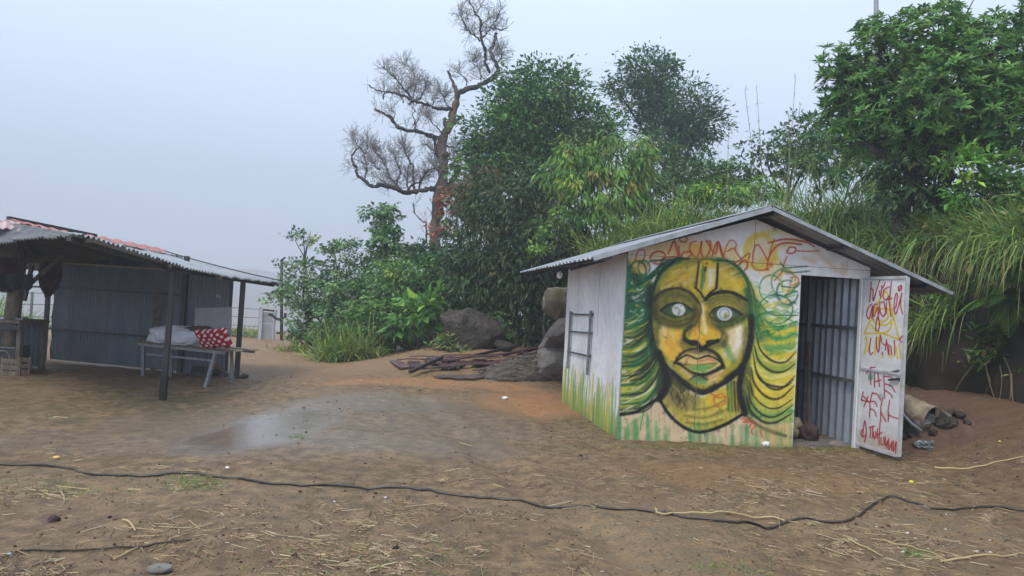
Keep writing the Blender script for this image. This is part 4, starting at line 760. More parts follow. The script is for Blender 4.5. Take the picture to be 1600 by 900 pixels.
# left slope, edge running back from the near corner
LB = np.array([-8.3, 11.5, 1.86]); LR = RA + (LB - eave(0)) * .6 + np.array([-.2, .3, -.02])
for k in range(4):
    a, b = k / 4, (k + 1) / 4 + (.01 if k < 3 else 0); e = np.array([0, 0, .006 * (k % 2) + .004]); E0 = eave(0)
    mb = MB(); sheet(mb, E0 + (LB - E0) * b + e, E0 + (LB - E0) * a + e, RA + (LR - RA) * a + e, RA + (LR - RA) * b + e, 9, .017, nv=4, per=8, jitter=.04); mb.build('roof_sheet', M['roofzinc'], stall, True)
# back slope of the roof and the blind side walls
for k in range(5):
    a, b = k / 5, (k + 1) / 5; dv = np.array([-2.6, .7, -.5]); e = np.array([0, 0, .006 * (k % 2) - .01])
    mb = MB(); sheet(mb, ridge(a) + e, ridge(b) + e, ridge(b) + dv + e, ridge(a) + dv + e, 7, .017, nv=3, per=6); mb.build('roof_sheet', M['roofold'], stall, True)
    mb = MB(); LE = LR + (LR - RA) * .9; sheet(mb, LR + (RA - LR) * b + [0, 0, -.01], LR + (RA - LR) * a + [0, 0, -.01], LR + (RA - LR) * a + [-1.2, 2.6, -.5], LR + (RA - LR) * b + [-1.2, 2.6, -.5], 6, .017, nv=3, per=6); mb.build('roof_sheet', M['roofold'], stall, True)
# loose red sheets over the ridge
def along(px0, py0, Y0, px1, py1, Y1): return at(px0, py0, Y0), at(px1, py1, Y1)
for (a, b, c, d), m_, lab in ((((14, 344, 11.0), (132, 369, 12.3), (134, 373, 11.6), (40, 352, 10.6)), 'redsheet', 'red'), (((132, 366, 12.6), (258, 391, 15.1), (258, 397, 14.6), (140, 372, 12.1)), 'redsheet', 'red'),
                               (((-30, 346, 11.6), (40, 350, 11.4), (44, 360, 10.7), (-30, 358, 10.8)), 'pinksheet', 'pink'), (((40, 352, 11.0), (96, 366, 11.2), (84, 371, 10.3), (24, 364, 10.3)), 'pinksheet', 'pink'), (((-40, 345, 12.0), (30, 347, 12.0), (30, 350, 11.5), (-40, 349, 11.5)), 'redsheet', 'red')):
    q = [at(*p) + np.array([0, 0, .02]) for p in (a, b, c, d)]
    mb = MB(); sheet(mb, q[3], q[2], q[1], q[0], 6, .012, nv=3, per=8, thick=.006); o = mb.build('loose_sheet', M[m_], stall, True); o['label'] = f'faded {lab} metal sheet lying over the stall ridge'
mb = MB(); beam(mb, at(12, 342.5, 11.0) + [0, 0, .02], at(150, 370, 12.7) + [0, 0, .02], .05, .05); mb.build('ridge_pole', M['darksteel'], stall)
def post(base, top, w, m_='darksteel', name='post'):
    mb = MB(); beam(mb, base, top, w); return mb.build(name, M[m_], stall)
post((-4.91, 10.89, -.3), (-4.88, 10.89, 1.71), .068); post((-4.93, 13.85, -.3), (-4.92, 13.85, 1.60), .075); post((-6.15, 14.25, -.3), (-6.15, 14.25, 2.0), .08)
post((-5.17, 13.98, -.3), (-5.17, 13.98, 1.66), .04); post((-9.2, 15.05, -.3), (-9.2, 15.05, 2.0), .07)
ft = MB(); beam(ft, (-4.91, 10.89, -.25), (-4.91, 10.89, .15), .082); ft.build('post_sleeve', M['black'], stall)
mb = MB(); beam(mb, eave(.0) + [-.14, 0, -.05], eave(.36) + [-.14, 0, -.05], .05, .06); beam(mb, eave(.36) + [-.14, 0, -.05], eave(.99) + [-.14, 0, -.05], .05, .06); mb.build('eave_rail', M['darksteel'], stall)
for t in (.02, .3, .55, .98):
    mb = MB(); beam(mb, eave(t) + [0, 0, -.04], ridge(t) + [0, 0, -.04], .05); mb.build('rafter', M['wood'], stall)
# corrugated walls: rows of sheets
wA0, wA1, wB1 = np.array([-9.11, 15.09, 0]), np.array([-6.12, 14.30, 0]), np.array([-5.19, 13.97, 0])
def zt(p, x, y): return at(x, y, p[1])[2]
rows = ((-.17, .45, .0), (.42, 1.28, .012), (1.25, 1.72, .024))
for z0, z1, off in rows:
    for k in range(3):
        a, b = wA0 + (wA1 - wA0) * k / 3, wA0 + (wA1 - wA0) * ((k + 1) / 3 + .01); e = np.array([.0, -1, 0]) * (off + .004 * (k % 2))
        mb = MB(); sheet(mb, a + e + [0, 0, z0], b + e + [0, 0, z0], b + e + [0, 0, z1], a + e + [0, 0, z1], 19, .008, nv=7, per=6, jitter=.035); mb.build('wall_sheet', M['stallsheet'], stall)
for z0, z1, off in ((-.2, 1.05, 0), (1.02, 1.66, .012)):
    mb = MB(); e = np.array([0, -1, 0]) * off; a, b = wA1 + [.02, -.02, 0], wB1; sheet(mb, a + e + [0, 0, z0], b + e + [0, 0, z0], b + e + [0, 0, z1], a + e + [0, 0, z1], 12, .011, nv=2, per=6); mb.build('wall_sheet', M['stallsheet'], stall)
mb = MB(); beam(mb, wA0 + [0, -.06, 1.75], wA1 + [0, -.06, 1.72], .03, .035); mb.build('batten', M['batten'], stall)
for z in (.435, 1.265):
    mb = MB(); beam(mb, wA0 + [0, -.055, z], wA1 + [0, -.055, z], .03, .035); mb.build('wall_rail', M['darksteel'], stall)
mb = MB(); sheet(mb, wA0 + [0, .25, 1.68], wA1 + [0, .25, 1.68], wA1 + [-.3, .3, 2.02], wA0 + [0, .3, 2.12], 26, .012, nv=2, per=6); mb.build('gable_sheet', M['stallsheet'], stall)
# tan ply under the left slope, brace and thick timber post
mb = MB(); a, b, c, d = at(-30, 386, 14.6), at(64, 386, 14.6), at(60, 420, 14.6), at(-30, 404, 14.6); mb.add(np.vstack([np.array([a, b, c, d]), np.array([a, b, c, d]) + [0, .02, 0]]), [(0, 1, 2, 3), (7, 6, 5, 4), (0, 4, 5, 1), (1, 5, 6, 2), (2, 6, 7, 3), (3, 7, 4, 0)]); mb.build('ply_board', M['ply'], stall)
tpb = atg(18, 585); mb = MB(); tube(mb, [(-8.55, 13.0, -.3), (-8.53, 13.0, .8), (-8.47, 13.0, 1.95)], [.13, .125, .11], 10); mb.build('timber_post', M['wood'], stall, True)
mb = MB(); beam(mb, at(38, 452, 13.05), at(98, 398, 13.4), .07); mb.build('brace', M['wood'], stall)
mb = MB(); beam(mb, at(50, 414, 13.9), at(38, 470, 13.9), .06); mb.build('brace', M['wood'], stall)
mb = MB(); beam(mb, at(30, 447, 14.9), at(80, 449, 14.9), .035); mb.build('window_rail', M['darksteel'], stall)

# counter at the left
ct = empty('stall_counter', (-9.0, 13.4, -.2), 'dark rough counter at the left end of the stall', 'counter')
cz = at(60, 503, 13.1)[2]
mb = MB(); box(mb, (-9.35, 13.15, cz), (1.15, -.05, 0), (.02, .38, 0), (0, 0, .028)); mb.build('counter_top', M['wood'], ct)
mb = MB(); box(mb, (-9.35, 12.76, cz - .09), (1.15, -.05, 0), (0, .012, 0), (0, 0, .045)); mb.build('apron', M['darksteel'], ct)
for x, y in ((-8.25, 12.8), (-8.25, 13.45), (-10.3, 12.9), (-10.3, 13.5)):
    mb = MB(); beam(mb, (x, y, -.3), (x, y, cz - .03), .07); mb.build('leg', M['wood'], ct)
mb = MB(); sheet(mb, (-10.4, 13.62, -.15), (-8.25, 13.55, -.15), (-8.25, 13.55, cz - .04), (-10.4, 13.62, cz - .04), 22, .011, nv=2, per=6); mb.build('back_sheet', M['stallsheet'], ct)
# bits on and under the counter
bz = float(gz(-8.5, 12.9))
mb = MB(); crumple(mb, (-9.0, 12.45, bz + .17), (.12, .1, .19), 9, .3); tag(mb.build('plastic_bag', M['cloth_white'], smooth=True), 'small white plastic bag on the ground under the stall counter', 'bag')
st_ = empty('cooking_stove', (-8.45, 12.95, bz), 'black box stove with round burner front under the stall counter', 'stove')
mb = MB(); box(mb, (-8.52, 13.0, bz + .24), (.22, -.01, 0), (.01, .18, 0), (0, 0, .22)); mb.build('body', M['darksteel'], st_)
mb = MB(); t = np.linspace(0, 2 * np.pi, 25); tube(mb, np.stack([-8.53 + .13 * np.cos(t), 12.81 + 0 * t, bz + .25 + .13 * np.sin(t)], 1), .016, 6, caps=False); mb.build('burner_ring', M['greysteel'], st_)
for z in (.04, .44):
    mb = MB(); beam(mb, (-8.74, 12.80, bz + z), (-8.31, 12.785, bz + z), .02); mb.build('frame_bar', M['greysteel'], st_)
for x, s in ((-9.55, .11), (-9.27, .09)):
    mb = MB(); pr = np.array([(0, 0), (s, 0), (s * 1.15, .05), (s * 1.1, .13), (s * .8, .17), (.02, .18)]); t = np.arange(18) / 18 * 2 * np.pi
    V = np.array([[x + r_ * math.cos(a), 13.0 + r_ * math.sin(a), cz + .03 + h] for r_, h in pr for a in t]); f = [(i * 18 + j, i * 18 + (j + 1) % 18, (i + 1) * 18 + (j + 1) % 18, (i + 1) * 18 + j) for i in range(5) for j in range(18)]; mb.add(V, f)
    p_ = mb.build('cooking_pot', M['darksteel'], smooth=True); tag(p_, 'larger dark round pot on the stall counter' if s > .1 else 'smaller dark round pot on the stall counter', 'pot', 'pots on the stall counter')
for q, (x, lab) in enumerate(((-8.62, 'low white dish near the end of the stall counter'), (-8.4, 'flat pale tray at the end of the stall counter'))):
    mb = MB(); box(mb, (x, 13.0, cz + .042), (.09, 0, 0), (0, .07, 0), (0, 0, .014)); 
    for sx in (-1, 1): box(mb, (x + sx * .09, 13.0, cz + .062), (.006, 0, 0), (0, .07, 0), (0, 0, .012))
    tag(mb.build('dish' if q == 0 else 'tray', M['plastic_white'] if q == 0 else M['card']), lab, 'dish' if q == 0 else 'tray')
# cloths hung from the brace
def drape(name, px, m_, lab, cat, Y, fold=.06, seed=0):
    """px: outline rows (left, right, y) seen at depth Y; cloth with folds and a back skin"""
    nu = 18; rowsP = []
    for l, r_, y in px:
        a, b = at(l, y, Y), at(r_, y, Y); t = np.linspace(0, 1, nu)[:, None]; p = a + (b - a) * t
        p[:, 1] += fold * np.sin(t[:, 0] * 14 + seed + y * .05) + .05 * fbm(t[:, 0] * 3 + seed, np.full(nu, y * .05), 2); p[:, 2] += .03 * fbm(t[:, 0] * 4, np.full(nu, seed * 1.), 2); rowsP.append(p)
    A = np.array(rowsP); m = MB(); f = grid_faces(len(px), nu); n = len(px) * nu
    m.add(np.vstack([A.reshape(-1, 3), A.reshape(-1, 3) + [0, .03, 0]]), np.vstack([f, f[:, ::-1] + n])); return tag(m.build(name, M[m_], smooth=True), lab, cat)
drape('hanging_cloth', [(-30, 28, 403), (-30, 34, 415), (-30, 36, 430), (-30, 30, 445), (-28, 12, 456)], 'cloth_red', 'dark maroon cloth hung round the thick stall post', 'cloth', 12.75, .08, 1)
drape('hanging_cloth', [(0, 52, 428), (0, 50, 438), (4, 47, 448), (14, 42, 452)], 'cloth_dark', 'navy rag drooping below the maroon cloth in the stall', 'cloth', 12.65, .06, 2)
drape('hanging_cloth', [(72, 90, 408), (62, 96, 420), (61, 94, 435), (62, 88, 448), (66, 82, 457), (70, 76, 464)], 'cloth_brown', 'grey brown cloth hanging to a point from the stall brace', 'cloth', 13.6, .05, 3)

# table with bedding
tb = empty('plank_table', (-5.6, 13.3, -.2), 'long low plank table with pale metal legs under the stall eave', 'table')
tA, tB, tD = np.array([-6.55, 13.40, .40]), np.array([-4.72, 12.62, .40]), np.array([.30, .62, 0])
for k in range(4):
    a = tA + tD * (k + .5) / 4; b = tB + tD * (k + .5) / 4; mb = MB(); beam(mb, a + [-.1, .04, 0], b + [.06 * (k % 2), 0, 0], .162, .025); mb.build('plank', M['batten'] if k % 2 else M['wood'], tb)
mb = MB(); beam(mb, tA + [0, .02, -.035], tB + [0, .02, -.035], .04); beam(mb, tA + tD + [0, -.04, -.035], tB + tD + [0, -.04, -.035], .04); mb.build('table_frame', M['greysteel'], tb)
for p, tp_ in (((-4.96, 12.50, -.25), (-4.90, 12.72, .38)), ((-6.08, 13.75, -.25), (-6.08, 13.72, .38)), ((-6.45, 13.48, -.25), (-6.45, 13.4, .38)), ((-4.75, 13.15, -.25), (-4.78, 13.10, .38))):
    mb = MB(); beam(mb, p, tp_, .05); mb.build('leg', M['greysteel'], tb)
mb = MB(); beam(mb, (-6.4, 13.42, .20), (-4.94, 12.72, .22), .035); mb.build('stretcher', M['greysteel'], tb)
tz = .415
mb = MB(); V, f = sphere_pts(56, 26); d = np.sign(V) * np.abs(V) ** .7; d *= (1 + .22 * n3(V + 3, 1.6, 3) + .16 * n3(V + 8, 4.2, 3))[:, None]; d = d * [.62, .27, .19]; d[:, 2] = np.maximum(d[:, 2], -.12); Mz = np.array(Matrix.Rotation(-.4, 3, 'Z')); mb.add(d @ Mz.T + [-5.86, 13.42, tz + .11], f)
tag(mb.build('white_bedding', M['cloth_white'], smooth=True), 'crumpled white bedding heaped on the plank table', 'bedding')
mb = MB(); crumple(mb, (-5.42, 13.26, tz + .24), (.25, .17, .10), 4, .5); tag(mb.build('brown_blanket', M['cloth_brown'], smooth=True), 'small brown blanket folded over the white bedding', 'blanket')
# red cushion with white flowers
V, f = sphere_pts(64, 32); d = V.copy(); sx = np.sign(V); d[:, 0] = sx[:, 0] * np.abs(V[:, 0]) ** .62; d[:, 1] = sx[:, 1] * np.abs(V[:, 1]) ** .62
d = d * (1 + .06 * n3(V, 2.5, 2))[:, None]
th_ = (1 - .55 * np.clip(np.maximum(np.abs(d[:, 0]), np.abs(d[:, 1])), 0, 1) ** 4)
C = np.tile(lin((142, 22, 34)), (len(V), 1))
rr = np.random.default_rng(5); cen = [(i * .46 + (.23 if j % 2 else 0) - 1.15 + rr.uniform(-.05, .05), j * .40 - .9 + rr.uniform(-.05, .05)) for i in range(6) for j in range(6)]
pl = np.stack([V[:, 0] * 1.15, (V[:, 2]) * 1.15], 1)
mb = MB(); Vp = np.stack([d[:, 0] * .31, d[:, 2] * .13, d[:, 1] * .17], 1)[:, [0, 1, 2]]
# dense lens-shaped cushion: grid front and back
nu, nv = 150, 100; u, v = np.meshgrid(np.linspace(-1, 1, nu), np.linspace(-1, 1, nv), indexing='ij'); bul = np.sqrt(np.clip((1 - u ** 4) * (1 - v ** 4), 0, 1)); pin = 1 - .10 * (u ** 2 + v ** 2) * .5
def cush(s): return np.stack([u * .33 * (1 - .08 * (1 - v ** 2)), s * .105 * bul * (1 + .25 * vnoise(u * 3 + 2, v * 3)), v * .185 * (1 - .10 * (1 - u ** 2))], -1).reshape(-1, 3)
def cushc(off):
    c = np.tile(lin((148, 20, 36)), (nu, nv, 1)); 
    for (cx, cy) in cen:
        dx, dy = u * 1.5 - cx * 1.3, v * .95 - cy * .9; r_ = np.hypot(dx, dy); an = np.arctan2(dy, dx); pet = .15 * (.62 + .38 * np.abs(np.cos(2.5 * an + cx * 9 + off))); c[r_ < pet] = lin((222, 206, 206)); c[r_ < .045] = lin((190, 70, 80))
    return c.reshape(-1, 3)
fg = grid_faces(nu, nv); Rm = np.array(Matrix.Rotation(-.35, 3, 'Z') @ Matrix.Rotation(-.13, 3, 'Y') @ Matrix.Rotation(.5, 3, 'X'))
pc = at(334, 529, 12.75); mb.add(cush(-1) @ Rm.T + pc, fg[:, ::-1], cushc(0)); mb.add(cush(1) @ Rm.T + pc, fg, cushc(1))
tag(mb.build('floral_cushion', M['debris'], smooth=True), 'plump red cushion with white flowers on the plank table', 'cushion')
mb = MB(); q = [at(303, 521, 13.75), at(361, 523, 13.55), at(362, 480, 13.75), at(305, 481, 13.95)]; q = [np.asarray(p) for p in q]; nn = np.array([.1, .03, 0]); mb.add(np.vstack([q, [p + [.0, .025, 0] for p in q]]), [(0, 1, 2, 3), (7, 6, 5, 4), (0, 4, 5, 1), (1, 5, 6, 2), (2, 6, 7, 3), (3, 7, 4, 0)])
tag(mb.build('grey_board', M['card']), 'pale grey board standing upright behind the bedding on the table', 'board')
for (a, b), lab in ((((244, 478), (241, 522)), 'dark plank'),):
    mb = MB(); beam(mb, at(246, 450, 14.1), atg(240, 577), .12, .04); tag(mb.build('leaning_plank', M['wood']), 'dark narrow plank leaning on the slate corrugated wall', 'plank')
mb = MB(); beam(mb, at(330, 568, 13.0), atg(368, 592) + [0, -.1, .03], .05); tag(mb.build('loose_stick', M['wood']), 'dark stick slanting down to the foot of the far stall post', 'stick')
for (x, y, r_, s), lab in (((312, 590, .2, 3), 'round brown stone under the plank table'), ((335, 588, .16, 4), 'flat grey stone beside the brown stone under the table'), ((378, 592, .09, 6), 'small dark stone at the foot of the far stall post')):
    p = atg(x, y); mb = MB(); rock(mb, p + [0, .1, r_ * .4], (r_, r_ * .8, r_ * .7), s, .2, .25, nu=18, nv=11); tag(mb.build('stone', M['rock'], smooth=False), lab, 'stone')
for (x, y, r_, m_, sd, lab) in ((236, 566, (.2, .16, .2), 'cloth_brown', 31, 'brown slumped sack under the left end of the plank table'), (258, 574, (.16, .14, .13), 'cloth_dark', 32, 'dark rag heap beside the sack under the plank table'), (294, 580, (.15, .12, .1), 'yellowsack', 33, 'dirty straw coloured bundle under the middle of the plank table')):
    p = atg(x, y); mb = MB(); crumple(mb, p + [0, .15, r_[2] * .7], r_, sd, .45); tag(mb.build('sack', M[m_], smooth=True), lab, 'sack')
for (x0, x1, y0, y1, Y_, lab) in ((2, 30, 548, 572, 12.5, 'dark wooden crate on the ground at the far left of the stall'),):
    a, b = at(x0, y1, Y_), at(x1, y1, Y_); zc = float(gz(a[0], Y_)); cr_ = empty('wooden_crate', ((a[0] + b[0]) / 2, Y_, zc), lab, 'crate')
    for k in range(3):
        mb = MB(); beam(mb, (a[0], Y_, zc + .05 + .10 * k), (b[0], Y_, zc + .05 + .10 * k), .02, .08); mb.build('slat', M['wood'], cr_); mb = MB(); beam(mb, (a[0], Y_ + .3, zc + .05 + .10 * k), (b[0], Y_ + .3, zc + .05 + .10 * k), .02, .08); mb.build('slat', M['wood'], cr_)
    for xx in (a[0], b[0]):
        for yy in (Y_ + .02, Y_ + .28): mb = MB(); beam(mb, (xx, yy, zc), (xx, yy, zc + .31), .035); mb.build('corner_post', M['wood'], cr_)
lb = MB(); q = at(341, 463, 13.9); box(lb, q, (.05, -.02, 0), (0, .004, 0), (0, 0, .03)); lb.build('paper_label', M['card'], stall)
wire = MB(); a, b = at(256, 394, 15.3), at(441, 441, 15.7); t = np.linspace(0, 1, 14)[:, None]; tube(wire, a + (b - a) * t + np.hstack([0 * t, 0 * t, .03 - .12 * t * (1 - t)]), .012, 6); tag(wire.build('roof_cable', M['hose']), 'black cable running down along the far edge of the stall roof', 'cable')

# ================================================================== FENCE AND GATE BEHIND THE STALL
def fence(name, lab, p0, p1, n, h, rails, m_post='greysteel'):
    f = empty(name, p0, lab, 'fence'); p0, p1 = np.array(p0, float), np.array(p1, float)
    for k in range(n + 1):
        p = p0 + (p1 - p0) * k / n; mb = MB(); beam(mb, p + [0, 0, -.2], p + [0, 0, h], .05); mb.build('post', M[m_post], f)
    for z in rails:
        mb = MB(); beam(mb, p0 + [0, -.03, z], p1 + [0, -.03, z], .022); mb.build('rail', M['greysteel'], f)
    return f
gl, gr = atg(406, 531), atg(427, 532)
fence('wire_fence', 'grey post and rail fence running from the gate behind the stall', gl + [-.08, .1, 0], gl + [-6.5, .9, 0], 4, 1.05, (.12, .42, .70, .98))
gt = empty('garden_gate', gl, 'pale grey sheet gate between two posts beside the leafy bush', 'gate')
mb = MB(); beam(mb, gl + [0, 0, -.1], gl + [0, 0, 1.0], .1); mb.build('gate_post', M['pastelwall'], gt)
mb = MB(); tube(mb, [gr + [.0, 0, -.1], gr + [-.02, 0, .5], gr + [.02, 0, 1.0]], .05, 8); mb.build('gate_post', M['pastelwall'], gt)
for z0, z1 in ((.05, .52), (.545, .9)):
    mb = MB(); box(mb, (gl + gr) / 2 + [0, .02, (z0 + z1) / 2], (gr - gl) * .42, (0, .012, 0), (0, 0, (z1 - z0) / 2)); mb.build('gate_panel', M['pastelwall'], gt)
mb = MB(); beam(mb, gl + [0, 0, .98], gr + [0, 0, .96], .06); mb.build('gate_head', M['darksteel'], gt)
bp_ = MB(); g0 = at(420, 491, gl[1] - .2); tube(bp_, spline([g0, at(426, 493, gl[1] - .2), at(432, 498, gl[1] - .2), at(440, 499, gl[1] - .2), at(445, 496, gl[1] - .2), at(446, 489, gl[1] - .2)], 5), .045, 7); tag(bp_.build('bent_branch', M['bark']), 'bare black bent branch beside the pale gate', 'branch')
fence('back_fence', 'rusty thin fence seen through the opening of the stall', (-16.5, 19.2, float(gz(-16.5, 19.2))), (-9.5, 20.2, float(gz(-9.5, 20.2))), 7, 1.35, (.7, 1.02, 1.32))

# ================================================================== VEGETATION
def unit(a): return a / (np.linalg.norm(a, axis=-1, keepdims=True) + 1e-9)
def leaf_quads(P, D, Nn, ln, wd, C, mb, fold=.12):
    """one folded leaf per row: base P, direction D, face normal Nn"""
    S_ = unit(np.cross(D, Nn)); Nn = np.cross(S_, D); n = len(P); ln = np.broadcast_to(ln, (n,))[:, None]; wd = np.broadcast_to(wd, (n,))[:, None]
    mid = P + D * ln * .45 + Nn * ln * fold * .5
    V = np.stack([P, mid + S_ * wd * .5, P + D * ln - Nn * ln * fold * .6, mid - S_ * wd * .5], 1).reshape(-1, 3)
    k = np.arange(n)[:, None] * 4 + np.arange(4)[None]; mb.add(V, k, np.repeat(C, 4, 0))
def pal(cols, n, rng, w=None, gain=1.0):
    c = np.array(cols, float) * gain * (np.array([.95, 1.06, .78]) if gain > 1 else 1.); i = rng.choice(len(c), n, p=w); return c[i] * rng.uniform(.75, 1.3, (n, 1)) * (1 + rng.normal(0, .05, (n, 3)))
def crown(blobs, ln, wd, cols, seed, cover=2.2, droop=.2, spray=.30, w=None, back=.55, ragged=.28, rosette=0, tips=None, flat=.5):
    rng = np.random.default_rng(seed); mb = MB()
    for bi, b in enumerate(blobs):
        px, py, rx, ry, Y = b[:5]; dens = b[5] if len(b) > 5 else 1.
        c = at(px, py, Y); k = Y / F_PX; rad = np.array([rx * k, .9 * (rx + ry) / 2 * k, ry * k]); rm = rad.mean()
        area = 4 * np.pi * rm ** 2; n = int(cover * dens * area / (ln * wd * .55)); ns = max(6, int(n / (24 if not rosette else rosette)))
        d = unit(rng.normal(size=(ns, 3))); d = d[(d[:, 1] < .25) | (rng.random(ns) < back)]; ns = len(d)
        lump = 1 + ragged * 1.6 * n3(d * 1.9 + seed + bi * 3, 1.2, 2)[:, None] + rng.normal(0, ragged * .35, (ns, 1))
        rr = np.where(rng.random((ns, 1)) < .78, rng.uniform(.78, 1.04, (ns, 1)), rng.uniform(.35, .8, (ns, 1))) * lump
        cen = c + d * rad * rr; tone = rng.uniform(.72, 1.28, (ns, 1)); hue = pal(cols, ns, rng, w, 1.45) * np.where(rng.random((ns, 1)) < .06, np.array([[1.7, 1.25, .9]]), 1.)
        if rosette:
            m = rosette; P = np.repeat(cen, m, 0); O = np.repeat(unit(d * .6 + np.array([0, -.1, .8]) + rng.normal(0, .3, (ns, 3))), m, 0)
            a = np.tile(np.arange(m) * 2.4, ns) + np.repeat(rng.uniform(0, 6, ns), m); X = unit(np.cross(O, np.array([.3, .2, .9]) + 0 * O)); Yv = np.cross(O, X)
            el = np.tile(np.linspace(.15, .9, m), ns) + rng.normal(0, .1, ns * m)
            D = unit((np.cos(a)[:, None] * X + np.sin(a)[:, None] * Yv) + O * el[:, None] + np.array([0, 0, -droop]))
            Nn = unit(O + rng.normal(0, .15, O.shape)); L_ = ln * rng.uniform(.5, 1.2, ns * m) * np.repeat(rng.uniform(.6, 1.2, ns), m); Cc = np.repeat(hue, m, 0) * rng.uniform(.85, 1.15, (ns * m, 1))
            if tips is not None: up = el > .72; Cc[up] = Cc[up] * .35 + np.array(tips) * .65
            leaf_quads(P, D, Nn, L_, wd * L_ / ln, Cc, mb)
        else:
            m = 24; P = np.repeat(cen, m, 0); O = np.repeat(d, m, 0); off = rng.normal(0, 1, (ns * m, 3)) * np.array([1, 1, flat]) * spray * min(1.3, max(.5, rm))
            P = P + off * .62; D = unit(O * .5 + unit(off) * .8 + rng.normal(0, .45, O.shape) + np.array([0, 0, -droop]))
            Nn = unit(O * .45 + np.array([0, -.1, .75]) + rng.normal(0, .5, O.shape)); L_ = ln * rng.uniform(.4, 1.35, ns * m) * np.repeat(rng.uniform(.75, 1.2, ns), m)
            Cc = np.repeat(hue * tone, m, 0) * rng.uniform(.8, 1.2, (ns * m, 1))
            if tips is not None: up = rng.random(ns * m) < .08; Cc[up] = np.array(tips) * rng.uniform(.7, 1.2, (up.sum(), 1))
            leaf_quads(P, D, Nn, L_, wd * L_ / ln, Cc, mb)
    return mb
def trunk(mb, base, targets, r0, rng, n=7):
    base = np.asarray(base, float); cen = np.mean(targets, 0); fork = base + (cen - base) * .45; fork[2] = base[2] + (cen[2] - base[2]) * .5
    tube(mb, spline([base - [0, 0, .4], base + (fork - base) * .5 + [rng.normal(0, .08), 0, 0], fork], 5), np.linspace(r0, r0 * .62, 11), n)
    for t in targets:
        m = fork + (t - fork) * .5 + rng.normal(0, .18, 3); tube(mb, spline([fork, m, t], 5), np.linspace(r0 * .5, r0 * .12, 11), 5)
        for _ in range(3): e = t + rng.normal(0, .22, 3); tube(mb, [m + (t - m) * .5, e], [r0 * .16, .008], 4)
def tree(name, lab, cat, blobs, base, r0, seed, leafkw, cm='leaf', group=None, trunk_m='bark', base_z=None):
    rng = np.random.default_rng(seed); p = np.asarray(base, float)
    t = empty(name, p, lab, cat, group); mb = MB(); trunk(mb, p, [at(*b[:2], b[4]) for b in blobs], r0, rng); mb.build('trunk', M[trunk_m], t, True)
    crown(blobs, seed=seed, **leafkw).build('crown', M[cm], t); return t
DK, MD, LT = (.020, .050, .020), (.038, .085, .026), (.085, .155, .035)
def gp(px, py, Y): p = at(px, py, Y); return np.array([p[0], p[1], float(gz(p[0], p[1]))])
def bpz(px, Y):
    p = at(px, 450, Y); return np.array([p[0], p[1], top_z(p[0], p[1])])
tree('broadleaf_tree', 'tall dense dark green tree standing right beside the bare dead tree', 'tree', [(846, 145, 62, 50, 22), (800, 212, 66, 52, 22), (885, 195, 62, 56, 22), (762, 250, 44, 45, 21.5), (925, 205, 40, 42, 22.5), (772, 165, 20, 20, 22, .6), (742, 292, 38, 40, 21.5), (838, 270, 62, 52, 21.5), (820, 185, 50, 50, 21.5)], gp(830, 520, 22), .22, 21,
     dict(ln=.15, wd=.07, cols=[(.028, .068, .022), (.040, .092, .032), (.052, .115, .03), (.070, .14, .045)], cover=2.5, droop=.25, spray=.34))
tree('distant_tree', 'misty grey green tree with an airy crown behind the grassy bank', 'tree', [(1010, 116, 44, 34, 29), (1000, 152, 46, 30, 29, .8), (1058, 172, 56, 44, 29), (1104, 192, 34, 26, 29, .8), (1048, 212, 46, 36, 29), (1080, 238, 32, 30, 29, .5), (965, 140, 22, 18, 29, .5)], bpz(1070, 29), .2, 22,
     dict(ln=.165, wd=.075, cols=[DK, MD, (.05, .10, .045)], cover=2.3, droop=.1, spray=.40))
tree('mango_tree', 'bright yellow green tree with drooping long leaves in front of the dark trees', 'tree', [(902, 262, 44, 44, 17), (962, 254, 54, 44, 17), (932, 304, 56, 34, 16.6), (992, 272, 26, 38, 17), (884, 246, 28, 24, 17), (940, 330, 36, 26, 16.6, .8)], gp(935, 470, 17), .12, 23,
     dict(ln=.21, wd=.055, cols=[(.085, .16, .04), (.115, .19, .045), (.065, .13, .035), (.19, .19, .055), (.22, .16, .06)], w=[.34, .32, .22, .09, .03], cover=1.7, droop=1.5, spray=.24, flat=.9))
tree('olive_leaved_tree', 'very dark olive leaved tree reaching to the ground behind the boulder', 'tree', [(800, 318, 66, 52, 18.5), (862, 372, 58, 58, 18), (765, 382, 58, 58, 18.5), (822, 430, 78, 58, 18.3), (884, 455, 42, 60, 18), (842, 505, 50, 40, 18.5), (745, 445, 44, 44, 18.5), (900, 395, 36, 40, 17.5)], gp(822, 540, 18.5), .16, 24,
     dict(ln=.18, wd=.055, cols=[(.020, .044, .018), (.028, .056, .022), (.042, .070, .026), (.055, .058, .028)], w=[.35, .35, .2, .1], cover=2.3, droop=.9, spray=.3, flat=.8))
tree('russet_shrub', 'reddish brown leaved bush climbing beside the dead trunk', 'bush', [(742, 300, 34, 34, 19.5), (722, 335, 24, 30, 19.8), (765, 282, 20, 20, 19.5, .7)], gp(742, 520, 19.5), .05, 25,
     dict(ln=.17, wd=.055, cols=[(.10, .06, .04), (.06, .07, .03), (.14, .075, .06), (.045, .065, .025)], cover=1.5, droop=.9, spray=.25))
tree('sunlit_shrub', 'small light green bush poking up just above the left shed eave', 'bush', [(862, 360, 24, 18, 16.4, .8), (838, 398, 26, 16, 16.2, .7), (876, 340, 12, 14, 16.4, .7)], gp(865, 480, 16.5), .04, 26,
     dict(ln=.13, wd=.06, cols=[(.08, .15, .035), (.14, .20, .05), (.06, .11, .03)], cover=1.3, droop=.2, spray=.22))
